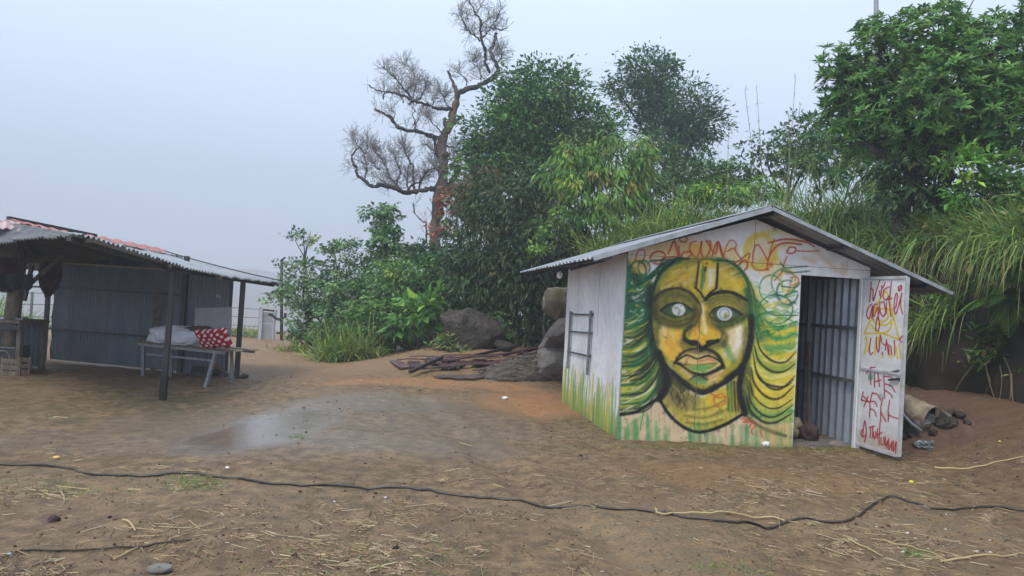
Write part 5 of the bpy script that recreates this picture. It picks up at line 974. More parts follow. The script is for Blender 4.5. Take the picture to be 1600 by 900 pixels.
tree('ivy_clad_stump', 'narrow old stump wrapped in pale green creeper left of the dead tree', 'stump', [(592, 330, 27, 17, 21.5), (604, 352, 22, 22, 21.5), (604, 384, 25, 28, 21.5), (612, 418, 36, 30, 21.5), (632, 400, 18, 22, 21.5, .6)], gp(608, 520, 21.5), .22, 27,
     dict(ln=.13, wd=.075, cols=[(.065, .135, .052), (.10, .18, .07), (.04, .085, .04)], cover=1.9, droop=.5, spray=.24))
tree('small_grey_tree', 'slender pale grey green tree with airy twigs beside the gate', 'tree', [(474, 370, 27, 12, 21.5, .7), (478, 424, 38, 22, 21.5, .9), (448, 468, 36, 16, 21.5, .8), (486, 462, 44, 32, 21.5), (455, 445, 24, 14, 21.5, .7), (500, 500, 42, 30, 21)], gp(492, 530, 21.5), .10, 28,
     dict(ln=.115, wd=.07, cols=[(.085, .145, .075), (.15, .215, .115), (.05, .095, .05)], cover=1.25, droop=.1, spray=.26))
tree('round_leaved_bush', 'tall loose bush with round grey green leaves between gate and stump', 'bush', [(520, 385, 20, 16, 21, .7), (542, 408, 34, 28, 21), (560, 450, 42, 36, 20.5), (522, 450, 30, 32, 21), (545, 490, 40, 30, 20.5)], gp(545, 530, 20.8), .08, 29,
     dict(ln=.115, wd=.07, cols=[(.07, .13, .06), (.12, .19, .085), (.04, .08, .04)], cover=1.4, droop=.1, spray=.26))
tree('leafy_shrub', 'dense mid green shrub below the ivy clad stump', 'bush', [(592, 470, 46, 42, 19.8), (640, 440, 46, 44, 20), (620, 505, 46, 30, 19.4), (575, 505, 34, 28, 19.6)], gp(606, 536, 19.6), .06, 30,
     dict(ln=.14, wd=.065, cols=[(.055, .12, .042), (.085, .165, .055), (.12, .20, .07)], cover=1.7, droop=.3, spray=.26))
tree('dark_shrub', 'dark tangled shrub under the red flowering creeper', 'bush', [(690, 415, 36, 36, 20.5), (664, 396, 28, 22, 20.8), (722, 425, 36, 40, 20), (700, 470, 46, 34, 19.5), (672, 500, 36, 34, 19.2)], gp(690, 540, 19.8), .06, 31,
     dict(ln=.15, wd=.07, cols=[DK, (.03, .062, .028), (.05, .09, .04)], cover=1.7, droop=.4, spray=.26))
tree('broad_leaf_plant', 'upright plant with big fresh green leaves left of the boulder', 'plant', [(640, 476, 18, 34, 18.2), (662, 496, 20, 28, 18), (632, 506, 16, 20, 18.2), (676, 470, 14, 20, 18.4)], gp(648, 540, 18.2), .04, 32,
     dict(ln=.34, wd=.15, cols=[(.07, .15, .035), (.10, .19, .05), (.05, .11, .03)], cover=1.1, droop=.5, spray=.25))
tree('flowering_creeper', 'red flowering creeper climbing the lower trunk of the dead tree', 'creeper', [(684, 322, 13, 18, 23.3, .8), (720, 330, 15, 10, 22.6, .8), (684, 358, 16, 16, 23.2), (704, 356, 10, 14, 23, .7), (740, 350, 6, 12, 22, .7), (702, 312, 8, 10, 23, .6)], gp(690, 520, 23.3), .04, 33,
     dict(ln=.13, wd=.09, cols=[(.30, .10, .09), (.25, .075, .07), (.19, .07, .055), (.05, .08, .03)], w=[.4, .3, .15, .15], cover=1.1, droop=.3, spray=.2))
for k, (lab, bl_, cols_) in enumerate((('low dark undergrowth behind the boulder and the sheet pile', [(760, 500, 40, 30, 20.5), (800, 520, 36, 24, 20), (720, 510, 30, 28, 20.8), (860, 530, 34, 22, 19.5)], [(.018, .04, .018), (.028, .055, .022)]), ('low leafy undergrowth at the foot of the round leaved bush', [(545, 515, 36, 20, 20), (590, 518, 36, 20, 19.8), (505, 520, 30, 16, 20.6), (470, 522, 26, 14, 21.2)], [(.045, .09, .035), (.075, .13, .05)]), ('low dark undergrowth between the shrubs and the broad leaved plant', [(640, 520, 30, 20, 19.6), (680, 525, 34, 18, 19.4), (610, 525, 30, 16, 19.2)], [(.026, .058, .024), (.045, .085, .035)]), ('vine covered hedge filling the gap behind the dark shrub', [(650, 470, 46, 40, 22.4), (700, 500, 50, 40, 22.6), (770, 450, 50, 60, 22.4), (570, 480, 50, 40, 22.8)], [(.03, .065, .03), (.045, .09, .04)]))):
    tree('undergrowth_bush', lab, 'bush', bl_, gp(bl_[0][0], 540, bl_[0][4]), .04, 70 + k, dict(ln=.15, wd=.07, cols=cols_, cover=2.0, droop=.3, spray=.26), group='undergrowth along the yard edge')
# big tree on the bank, leaves in rosettes
T9 = [(1390, 95, 70, 54, 12.6), (1328, 132, 48, 46, 12.8), (1452, 62, 72, 52, 12.4), (1542, 82, 70, 58, 12), (1402, 178, 76, 46, 12.4), (1482, 148, 84, 66, 11.8), (1568, 168, 62, 56, 11.6), (1322, 182, 40, 32, 13), (1520, 214, 60, 30, 12), (1306, 98, 22, 30, 12.8, .8), (1370, 52, 40, 24, 12.8, .8), (1600, 36, 34, 34, 12, .8), (1630, 130, 50, 80, 11.8), (1480, 22, 32, 20, 12.6, .8), (1440, 205, 60, 34, 13), (1360, 150, 60, 50, 13.4), (1450, 120, 70, 60, 13.6), (1540, 140, 70, 60, 13.2), (1345, 222, 44, 26, 13), (1440, 238, 66, 22, 12.6), (1560, 225, 50, 26, 12)]
tree('rosette_tree', 'large glossy green tree on top of the bank at the right', 'tree', T9, bpz(1405, 12.6), .17, 41,
     dict(ln=.155, wd=.05, cols=[(.055, .125, .036), (.080, .165, .045), (.105, .195, .055), (.040, .088, .03)], cover=2.3, droop=.15, rosette=9, tips=(.14, .25, .055), ragged=.2, back=.8))
tree('hazy_thin_tree', 'thin misty tree with loose crown behind the tall reeds', 'tree', [(1200, 232, 36, 24, 20, .8), (1176, 258, 30, 18, 20, .8), (1262, 206, 46, 26, 20, .9), (1292, 236, 30, 28, 19.5), (1232, 262, 40, 20, 19.5, .9)], bpz(1225, 20), .09, 42,
     dict(ln=.16, wd=.075, cols=[(.04, .08, .04), (.06, .11, .05), (.028, .06, .03)], cover=1.15, droop=.1, spray=.28))
tree('fresh_green_bush', 'light green fine leaved bush under the big tree at the right edge', 'bush', [(1516, 268, 46, 34, 11.2), (1578, 272, 52, 40, 11), (1600, 236, 38, 18, 11.2, .8), (1500, 300, 30, 24, 11, .8), (1620, 300, 40, 40, 10.8)], bpz(1545, 11.6), .04, 43,
     dict(ln=.12, wd=.06, cols=[(.075, .165, .03), (.11, .21, .04), (.05, .11, .025)], cover=1.5, droop=.3, spray=.24))
tree('shaded_bush', 'dark bush in the shade round the pole under the big tree', 'bush', [(1440, 272, 60, 34, 12.2), (1402, 300, 44, 30, 12.4), (1470, 304, 50, 26, 12)], bpz(1440, 13.6), .05, 44,
     dict(ln=.15, wd=.06, cols=[(.016, .034, .014), (.028, .052, .02), (.04, .07, .026)], cover=1.5, droop=.5, spray=.26))
tree('ferny_shrub', 'fresh green feathery shrub on the crest above the shed ridge', 'bush', [(1120, 300, 40, 20, 17), (1162, 298, 36, 20, 16.6), (1078, 316, 34, 18, 17), (1200, 300, 30, 18, 16.4)], bpz(1130, 17), .03, 45,
     dict(ln=.13, wd=.04, cols=[(.09, .18, .035), (.13, .22, .05), (.06, .13, .03)], cover=1.5, droop=.4, spray=.24))

for k, (lab, bl_, bx, cols_) in enumerate((('green bush under the misty tree behind the grassy crest', [(1040, 262, 40, 34, 21), (1075, 285, 44, 30, 20), (1015, 300, 40, 34, 19), (1050, 315, 40, 22, 18.5)], 1045, [(.04, .085, .03), (.06, .115, .04)]), ('leafy bush closing the gap right of the mango tree', [(1110, 275, 36, 22, 20), (1145, 280, 36, 20, 20), (1005, 330, 36, 26, 18), (985, 300, 30, 30, 19)], 1110, [(.05, .105, .032), (.08, .15, .045)]), ('pale misty bush between the thin tree and the big tree', [(1290, 205, 30, 24, 18), (1270, 250, 40, 26, 18), (1300, 265, 36, 28, 17.5), (1245, 235, 30, 20, 18.5)], 1285, [(.05, .095, .045), (.075, .13, .055)]), ('bushy green growth right of the pole on the crest', [(1360, 265, 34, 30, 16), (1340, 245, 30, 26, 16.5), (1395, 285, 36, 26, 15.5)], 1365, [(.04, .08, .026), (.07, .13, .04)]), ('dark creeper covered bush behind the ferns at the right edge', [(1560, 330, 44, 26, 12), (1610, 340, 40, 30, 11.6), (1505, 335, 36, 20, 12.4)], 1560, [(.03, .065, .02), (.06, .115, .032)]))):
    tree('crest_bush', lab, 'bush', bl_, bpz(bx, bl_[0][4]), .05, 90 + k, dict(ln=.16, wd=.07, cols=cols_, cover=1.7, droop=.3, spray=.28), group='bushes on the bank crest')
# the dead tree: limbs traced as real branches, then twigs grown on them
YT = 24.0; rngT = np.random.default_rng(77)
za_ = lambda p: [(550 + x / 4.5, y / 4.5) for x, y in p]; zb_ = lambda p: [(550 + x / 4.5, 180 + y / 4.5) for x, y in p]
dead = empty('dead_tree', gp(682, 520, YT), 'tall bare dead tree with twisted limbs rising into the mist', 'tree')
limbs = []     # (pixel polyline, radius start, radius end in zoom units, depth drift, twigs per metre)
limbs.append((zb_([(575, 1500), (580, 1150), (588, 900), (592, 760), (615, 580), (640, 430), (640, 300), (632, 205), (655, 130), (690, 60)]) + za_([(712, 780), (738, 700), (742, 655)]), 62, 24, 0, 0))
limbs.append((za_([(740, 660), (800, 620), (880, 585), (950, 545), (990, 505), (1028, 450), (1008, 390), (978, 330), (964, 300), (990, 265), (1005, 225), (1010, 190)]), 24, 12, .8, 1.2))
limbs.append((za_([(1010, 195), (995, 150), (1015, 110), (1038, 62)]), 8, 4, .3, 7)); limbs.append((za_([(1000, 205), (960, 215), (940, 212)]), 6, 3, -.3, 6)); limbs.append((za_([(1005, 205), (1040, 190), (1062, 184)]), 6, 3, .3, 6))
limbs.append((za_([(972, 512), (942, 460), (938, 380), (920, 320), (908, 262), (905, 190), (876, 150), (860, 110), (832, 55), (812, 42)]), 15, 4, -.6, 3.0))
limbs.append((za_([(908, 262), (932, 225), (960, 168), (995, 115), (1030, 72)]), 9, 3, .6, 5)); limbs.append((za_([(903, 288), (860, 266), (820, 250), (800, 215), (780, 180), (765, 150)]), 9, 3, -.6, 12)); limbs.append((za_([(905, 190), (918, 150), (955, 112), (975, 108)]), 6, 3, .3, 6)); limbs.append((za_([(862, 110), (885, 60), (910, 30)]), 5, 2.5, .2, 7))
limbs.append((za_([(906, 560), (905, 520), (890, 450), (850, 380)]), 8, 3, .5, 14)); limbs.append((za_([(810, 605), (800, 570), (770, 545), (745, 525)]), 6, 2.5, -.3, 9)); limbs.append((za_([(1020, 430), (1050, 390), (1055, 330)]), 5, 2.5, .4, 14)); limbs.append((za_([(940, 420), (985, 380), (1020, 300)]), 5, 2, .3, 9))
limbs.append((za_([(1000, 506), (1035, 505), (1076, 496)]), 10, 5, .2, 1)); limbs.append((za_([(740, 660), (722, 600), (690, 530), (668, 476)]), 17, 9, .3, .5))
limbs.append((za_([(705, 768), (640, 776), (600, 785), (540, 770), (480, 764), (430, 745), (400, 730), (330, 718), (260, 700), (210, 695), (150, 650)]), 16, 5, -1.0, 1.5))
limbs.append((za_([(405, 730), (425, 692), (470, 655), (500, 600), (510, 560)]), 11, 4, .5, 12)); limbs.append((za_([(425, 692), (370, 640), (335, 595), (285, 548), (225, 498)]), 10, 3, -.5, 11)); limbs.append((za_([(500, 755), (490, 712), (440, 690)]), 10, 6, .3, 2)); limbs.append((za_([(370, 640), (410, 590), (430, 505), (385, 445), (350, 420)]), 8, 3, .4, 13)); limbs.append((za_([(365, 720), (350, 690), (320, 665)]), 6, 3, 0, 12)); limbs.append((za_([(215, 695), (230, 660), (225, 620)]), 6, 3, 0, 14))
limbs.append((za_([(692, 760), (660, 712), (640, 670), (610, 610)]), 9, 3, .4, 15)); limbs.append((za_([(565, 770), (575, 735), (590, 700)]), 7, 3, -.3, 9)); limbs.append((za_([(425, 692), (455, 640), (440, 600)]), 6, 3, -.4, 12))
limbs.append((zb_([(610, 165), (545, 150), (460, 130), (400, 135), (340, 115), (300, 60), (262, 42), (215, 12), (188, -4)]), 20, 9, -.8, 2)); limbs.append((zb_([(452, 125), (436, 70), (445, 30), (465, 0)]), 9, 4, .4, 3)); limbs.append((za_([(436, 880), (440, 840), (420, 800), (440, 765)]), 7, 3, .2, 4)); limbs.append((za_([(290, 840), (300, 800), (280, 760)]), 5, 2.5, 0, 7))
limbs.append((zb_([(600, 520), (530, 530), (450, 552), (380, 560), (330, 540), (250, 525), (190, 540), (140, 505), (95, 462), (92, 425), (62, 385), (55, 335), (92, 272)]), 24, 8, -1.3, 2.0))
for p, a, b in (([(330, 530), (300, 470), (240, 420), (230, 370), (200, 300), (165, 262), (130, 220)], 13, 4), ([(440, 522), (430, 440), (430, 370), (400, 310), (370, 255), (350, 210)], 11, 3), ([(470, 522), (490, 470), (540, 410), (590, 390)], 9, 4), ([(372, 556), (430, 500), (480, 480), (520, 440)], 10, 4), ([(95, 440), (112, 400), (116, 345), (90, 300)], 8, 3), ([(330, 540), (322, 480), (345, 400), (320, 330), (300, 260)], 10, 3), ([(200, 378), (150, 350), (140, 320)], 6, 3), ([(92, 272), (60, 230), (40, 190)], 6, 3), ([(92, 272), (120, 230), (110, 190)], 6, 3), ([(250, 525), (235, 470), (180, 440)], 6, 3), ([(400, 545), (372, 470), (380, 400)], 7, 3)): limbs.append((zb_(p), a, b, rngT.uniform(-.9, .9), 11))
for p, a, b in (([(600, 270), (585, 200), (575, 140)], 18, 15), ([(585, 280), (550, 235), (510, 222)], 7, 3), ([(605, 390), (575, 350), (555, 340)], 8, 4), ([(590, 350), (585, 300)], 9, 7), ([(660, 210), (710, 205), (740, 180)], 8, 3), ([(670, 360), (700, 330), (740, 300)], 6, 3), ([(655, 190), (620, 120), (560, 60), (540, 20)], 7, 3), ([(665, 320), (720, 280), (770, 250)], 5, 2.5)): limbs.append((zb_(p), a, b, rngT.uniform(-.6, .6), 10 if a < 10 else 1))
limbs.append((zb_([(655, 510), (690, 472), (722, 420), (735, 355), (760, 358)]), 25, 18, .4, 0)); limbs.append((za_([(700, 870), (738, 832), (772, 814)]), 16, 12, .2, 0)); limbs.append((zb_([(660, 90), (652, 40), (655, 10)]), 20, 16, .2, 0))
limbs.append((zb_([(520, 900), (522, 770), (490, 740), (440, 690), (425, 615)]), 9, 3, .2, 1.5))
mbT, mbL, mbW = MB(), MB(), MB(); zpm = YT / F_PX / 4.5; tw = 0
for pts_, r0, r1, drift, dens in limbs:
    w = np.array([at(x, y, YT) for x, y in pts_]); n = len(w); ar = np.linspace(0, 1, n); w[:, 1] += drift * np.sin(ar * 2.2) + rngT.normal(0, .03, n); s = spline(w, 5); m = len(s)
    rad = np.linspace(r0, r1, m) * zpm * .82 * (1 + .17 * rngT.normal(size=m)); s[:, 0] += rngT.normal(0, .014, m); s[:, 2] += rngT.normal(0, .012, m); tube(mbT if r0 > 40 else mbL, s, rad, 9 if r0 > 12 else 5)
    L_ = np.linalg.norm(np.diff(s, axis=0), axis=1).sum(); tg_ = np.gradient(s, axis=0)
    for _ in range(int(dens * L_ * 2.9)):
        i = int(m * (1 - rngT.random() ** 1.7 * .85)) - 1; d = unit(unit(tg_[i]) * rngT.uniform(.2, .9) + rngT.normal(0, .75, 3) + np.array([0, 0, .4])); l = rngT.uniform(.12, .36); p0 = s[i]
        p = [p0]; dirn = d
        for q in range(3): dirn = unit(dirn + rngT.normal(0, .22, 3) + [0, 0, .08]); p.append(p[-1] + dirn * l / 3)
        tube(mbW, p, np.linspace(.009, .004, 4), 3, caps=False)
        for q in range(rngT.integers(2, 5)):
            j = rngT.integers(1, 4); d2 = unit(dirn + rngT.normal(0, .6, 3) + [0, 0, .2]); e = p[j] + d2 * rngT.uniform(.15, .42); mm = (p[j] + e) / 2 + rngT.normal(0, .03, 3)
            tube(mbW, [p[j], mm, e], [.007, .005, .003], 3, caps=False)
            d3 = unit(d2 + rngT.normal(0, .6, 3)); tube(mbW, [mm, mm + d3 * rngT.uniform(.1, .25)], [.006, .004], 3, caps=False)
mbT.build('trunk', M['deadbark'], dead, True); mbL.build('limbs', M['limbbark'], dead, True); mbW.build('twigs', M['twig'], dead)

# ---- grasses
def blades(mb, P, D, Ln, Wd, bend, cols, rng, seg=5, gdir=(0, 0, -1)):
    n = len(P); t = np.linspace(0, 1, seg)[None, :, None]; Ln = Ln[:, None, None]; g = np.array(gdir, float)
    C = P[:, None] + D[:, None] * Ln * t * (1 - .25 * bend[:, None, None] * t) + g * Ln * bend[:, None, None] * t ** 2
    S_ = unit(np.cross(D, np.array([0, 0, 1.]) + rng.normal(0, .4, (n, 3))))[:, None]; w = Wd[:, None, None] * np.array([.7, 1, .85, .55, .06])[None, :seg, None] * .5
    V = np.stack([C - S_ * w, C + S_ * w], 2).reshape(-1, 3); k = np.arange(n)[:, None] * seg * 2; f = []
    for i in range(seg - 1): f.append(np.concatenate([k + 2 * i, k + 2 * i + 1, k + 2 * i + 3, k + 2 * i + 2], 1))
    mb.add(V, np.concatenate(f), np.repeat(cols, seg * 2, 0))
GCOL = [(.12, .20, .045), (.17, .25, .06), (.21, .25, .075), (.09, .155, .035), (.24, .24, .10)]
def clump(mb, c, n, L0, spread, bend, cols, rng, lean=(0, 0, 0), wd=.016, w=None):
    P = np.asarray(c, float) + rng.normal(0, 1, (n, 3)) * [spread, spread, .02]; D = unit(np.array([0, 0, 1.]) + rng.normal(0, .55, (n, 3)) * [1, 1, .3] + np.asarray(lean, float))
    blades(mb, P, D, L0 * rng.uniform(.35, 1.2, n), wd * rng.uniform(.6, 1.5, n), bend * rng.uniform(.2, 1.5, n), pal(cols, n, rng, w, 1.3), rng)
rg = np.random.default_rng(9)
def bank_at(i_s, d):
    """point on top of the bank at toe station (metres) and distance inwards"""
    k = int(np.clip(i_s / tl[-1] * (sN - 1), 0, sN - 1)); x, y = tp[k] + tnr[k] * d; return np.array([x, y, top_z(x, y)]), np.array([-tnr[k][0], -tnr[k][1], 0])
def station(y_or_pt):
    d = np.linalg.norm(tp - np.asarray(y_or_pt)[None], axis=1); return ss[d.argmin()]
s_r0, s_mid, s_back = station((6.7, 6.6)), station((6.3, 11.5)), station((1.5, 17))
fill = MB()
for _ in range(900):      # continuous cover of the bank top
    s_ = rg.uniform(s_r0, s_back + 3); c, outw = bank_at(s_, abs(rg.normal(.0, 2.2)) + .45); clump(fill, c, 26, rg.uniform(.55, 1.1), .16, .55, GCOL, rg, outw * .35, .014)
tag(fill.build('grass', M['blade']), 'long tangled grass covering the top of the bank', kind='stuff')
def grass_thing(lab, cs, n, L0, spread, bend, cols, lean, wd=.018, grp='long grass clumps on the bank', w=None, nm='grass_clump'):
    mb = MB()
    for c in cs: clump(mb, c, n, L0, spread, bend, cols, rg, lean, wd, w)
    return tag(mb.build(nm, M['blade']), lab, 'grass', grp)
PALEG, DRYG = [(.13, .20, .075), (.19, .25, .10), (.10, .16, .055), (.24, .25, .12)], [(.30, .24, .13), (.22, .18, .09), (.15, .15, .06), (.36, .29, .17)]
def topat(px, Y): p = at(px, 450, Y); return np.array([p[0], p[1], top_z(p[0], p[1])])
grass_thing('yellowish grass clump above the left half of the shed roof', [topat(x, 16.2) for x in (936, 958, 980, 1002)], 220, 1.5, .18, .5, GCOL, (-.15, -.3, 0))
grass_thing('bright grass clump rising over the middle of the left roof slope', [topat(x, 15.8) for x in (1025, 1050, 1075)], 220, 1.45, .18, .5, GCOL, (0, -.3, 0))
grass_thing('pale arching grass fountain just behind the shed ridge', [topat(x, 15.0) + [0, 0, -.05] for x in (1215, 1240, 1265)], 300, 2.3, .16, .8, PALEG, (-.1, -.35, 0))
grass_thing('tall pale grass fountain between the ridge and the pole', [topat(x, 14.7) + [0, 0, -.05] for x in (1290, 1315, 1340)], 320, 2.5, .17, .8, PALEG, (0, -.4, 0))
for k, (ys, lab) in enumerate(((13.3, 'dry tipped grass mat hanging over the bank behind the right eave'), (12.3, 'long grass mat hanging over the bank just right of the eave'), (11.3, 'thick grass curtain hanging beside the fern at the right edge'), (10.2, 'grass curtain at the far right edge of the bank'))):
    cs = []
    for q in range(11):
        c, ow = bank_at(station((6.3, ys)) + rg.uniform(-.6, .6), rg.uniform(.12, .6)); cs.append(c)
    mb = MB()
    for c in cs: clump(mb, c + [0, 0, -.02], 95, 1.0, .14, .82, PALEG + GCOL[:3], rg, ow * .7 + [0, 0, .25], .016)
    for c in cs[:6]: clump(mb, c + ow * .12 + [0, 0, -.1], 16, .62, .12, 1.1, DRYG, rg, ow * 1.2 + [0, 0, -.7], .014)
    tag(mb.build('grass_clump', M['blade']), lab, 'grass', 'long grass clumps on the bank')
grass_thing('upright bright green tuft on the bank beside the pole foot', [topat(x, 14.5) for x in (1398, 1420)], 150, .95, .12, .35, [(.14, .22, .045), (.18, .25, .06)], (0, -.2, 0))
grass_thing('upright yellow green tuft right of the pole foot on the bank', [topat(x, 13.6) for x in (1450, 1466)], 140, .9, .10, .35, [(.16, .23, .05), (.20, .25, .07)], (0, -.2, 0))
grass_thing('big arching grass tussock at the foot of the leafy bushes', [gp(x, 545, 18.6) for x in (522, 545, 568)], 340, 1.35, .2, .5, [(.13, .20, .05), (.18, .23, .07), (.10, .16, .04), (.26, .24, .11)], (0, -.25, 0), .022, 'tussocks by the yard edge')
grass_thing('low dry tussock beside the pale gate', [gp(x, 535, 20.5) for x in (457, 469, 481)], 150, .5, .22, .6, DRYG + GCOL, (0, -.2, 0), .02, 'tussocks by the yard edge')
grass_thing('green grass patch behind the fence rails left of the gate', [np.array([gl[0] - .5 - k * .28, gl[1] + 1.0, float(gz(gl[0] - .5 - k * .28, gl[1] + 1))]) for k in range(5)], 90, .6, .22, .4, GCOL, (0, 0, 0), .02, 'tussocks by the yard edge')
grass_thing('tall pale grass seen through the stall opening', [np.array([x, y, float(gz(x, y))]) for x, y in ((-12.6, 18.6), (-13.1, 18.8), (-13.6, 18.6), (-14.1, 18.8), (-12.1, 18.8), (-14.6, 18.7))], 190, 1.9, .22, .5, PALEG, (0, -.1, 0), .024, 'tussocks by the yard edge')
mb = MB()
for _ in range(420):
    c, ow = bank_at(rg.uniform(s_r0 + 2, s_back), abs(rg.normal(.1, .8)) + .15); n = rg.integers(8, 26); h = rg.uniform(.15, .7); P_ = c + rg.normal(0, 1, (n, 3)) * [.10, .10, 0] + np.array([0, 0, 1.]) * rg.uniform(0, h, (n, 1)) + ow * rg.uniform(0, .25)
    leaf_quads(P_, unit(rg.normal(0, .8, (n, 3)) + ow * .5), unit(rg.normal(0, .4, (n, 3)) + [0, -.2, .8]), rg.uniform(.06, .2, n), rg.uniform(.03, .08, n), pal([(.09, .19, .04), (.13, .24, .05), (.06, .13, .03), (.22, .21, .07)], n, rg), mb)
tag(mb.build('bank_weeds', M['leaf']), 'mixed leafy weeds growing through the long bank grass', kind='stuff')
# tall reeds
for k, (x0, y0, x1, y1, Y) in enumerate(((1212, 262, 1164, 140, 14.5), (1218, 262, 1182, 133, 14.5), (1228, 270, 1243, 120, 14.2), (1234, 270, 1250, 165, 14.2), (1142, 292, 1138, 212, 14.8), (1240, 272, 1232, 180, 14.3))):
    a = topat(x0, Y); b = at(x1, y1, Y); mb = MB(); mid = (a + b) / 2 + [rg.normal(0, .06), 0, .1]; s = spline([a, mid, b], 8); tube(mb, s, np.linspace(.012, .005, len(s)), 4, np.array([.26, .24, .14]))
    n = 30; i = rg.integers(int(len(s) * .55), len(s), n); D_ = unit(np.array([0, 0, 1.]) + rg.normal(0, .5, (n, 3))); blades(mb, s[i], D_, rg.uniform(.08, .2, n), np.full(n, .008), rg.uniform(.3, .8, n), pal([(.24, .21, .13), (.32, .28, .18)], n, rg), rg)
    n = 9; i = rg.integers(2, int(len(s) * .7), n); D_ = unit(np.array([0, 0, .9]) + rg.normal(0, .5, (n, 3))); blades(mb, s[i], D_, rg.uniform(.5, .9, n), np.full(n, .014), rg.uniform(.6, 1.1, n), pal(GCOL, n, rg), rg)
    tag(mb.build('reed', M['blade']), ['leftmost of the two reeds leaning left over the bank crest', 'taller inner reed leaning left over the bank crest', 'tallest upright feathery reed above the shed ridge', 'short reed just right of the tallest feathery reed', 'lone short reed left of the other reeds', 'middle reed between the leaning and the upright ones'][k], 'reed', 'reeds on the bank crest')
# pole through the big tree
pb = topat(1375, 14.6); mb = MB(); tube(mb, [pb - [0, 0, .3], at(1372, 200, 14.6), at(1368, -60, 14.6)], [.05, .048, .042], 10); tag(mb.build('metal_pole', M['greysteel'], smooth=True), 'slim metal pole rising through the big tree on the bank', 'pole')
mb = MB(); pb = gp(440, 530, 25); tube(mb, [pb, at(440, 440, 25), at(440.5, 407, 25)], .05, 8); tube(mb, [at(438, 408, 25), at(446, 402, 25)], .03, 6); tag(mb.build('timber_stake', M['bark']), 'thin dark stake sticking up behind the end of the stall roof', 'stake')
# ferns and roots on the cut face
def on_bank(px, py, off=.05):
    r = Vector(ray(px, py)).normalized(); h = bank_bvh.ray_cast(Vector((0, 0, EYE)), r)
    if h[0] is None: return at(px, py, 9.5)
    return np.array(h[0] - r * off)
def fern(p, outw, L0, n, lab, seed):
    rng = np.random.default_rng(seed); mb = MB()
    for k in range(n):
        d = unit(outw * .8 + rng.normal(0, .55, 3) + np.array([0, 0, .55])); l = L0 * rng.uniform(.6, 1.1); t = np.linspace(0, 1, 22); R_ = p + d * l * t[:, None] + np.array([0, 0, -1.]) * l * .75 * (t ** 2)[:, None]
        tube(mb, R_[::3], np.linspace(.006, .002, len(R_[::3])), 3, np.array([.10, .16, .04]), caps=False); tg2 = unit(np.gradient(R_, axis=0)); sd = unit(np.cross(tg2, [0, 0, 1.])); col = pal([(.075, .17, .030), (.10, .21, .04), (.05, .12, .025)], 1, rng)
        for s_ in (-1, 1):
            ln_ = l * .30 * np.sin(np.pi * (.12 + .86 * t)) ** .8; leaf_quads(R_, unit(sd * s_ + tg2 * .45 + [0, 0, -.25]), unit(np.array([0, 0, 1.]) + 0 * R_), ln_, np.full(22, l * .055), np.repeat(col, 22, 0), mb, .05)
    tag(mb.build('fern', M['leaf']), lab, 'fern', 'ferns on the bank')
ow = unit(np.array([-.75, -.65, 0]))
for k, (x, y, l, n, lab) in enumerate(((1575, 470, .62, 22, 'largest bright fern on the bank at the right edge'), (1550, 520, .42, 14, 'lower fern hanging below the largest one'), (1600, 430, .55, 16, 'upper fern half cut by the right edge'), (1535, 450, .4, 12, 'small fern under the grass curtain'))): fern(on_bank(x, y, .06), ow, l, n, lab, 60 + k)
zr = lambda p: [(1400 + x / 5.625, 560 + y / 5.625) for x, y in p]
for k, (p, r_, lab) in enumerate(((zr([(740, -10), (640, 110), (560, 220), (505, 340), (498, 480), (505, 610)]), .014, 'thick pale root curving down the dark bank face'), (zr([(780, -20), (800, 120), (830, 210), (790, 300), (790, 380), (822, 470)]), .011, 'twisted hanging root left of the crossing ones'), (zr([(950, -10), (1005, 130), (1005, 330), (950, 520)]), .009, 'long hanging root bending back to the soil'), (zr([(800, 140), (860, 330), (950, 475)]), .008, 'thin root crossing the twisted root'), (zr([(1015, 130), (1022, 330), (1042, 445)]), .009, 'rightmost straight hanging root'), (zr([(915, 60), (930, 220), (880, 440), (740, 600)]), .007, 'faint root sweeping left to the foot of the bank'), (zr([(412, -60), (414, 0), (408, 120)]), .007, 'short thin root high beside the door'))):
    q = np.array([on_bank(x, y, .10) for x, y in p]); mb = MB(); s = spline(q, 6); tube(mb, s, np.linspace(r_, r_ * .6, len(s)), 5); tag(mb.build('hanging_root', mat('root_bark', (.22, .17, .11), .85, .2) if k == 0 else bpy.data.materials['root_bark'], smooth=True), lab, 'root', 'roots on the cut bank')
sp = MB(); c = on_bank(1497, 655, .1); n = 14; leaf_quads(c + rg.normal(0, .05, (n, 3)), unit(rg.normal(0, .6, (n, 3)) + [-.3, -.5, .6]), unit(rg.normal(0, .3, (n, 3)) + [-.4, -.6, .5]), .09, .07, pal([(.12, .22, .04), (.16, .26, .06)], n, rg), sp); tag(sp.build('seedling', M['leaf']), 'tiny bright seedling at the foot of the dark bank', 'plant')

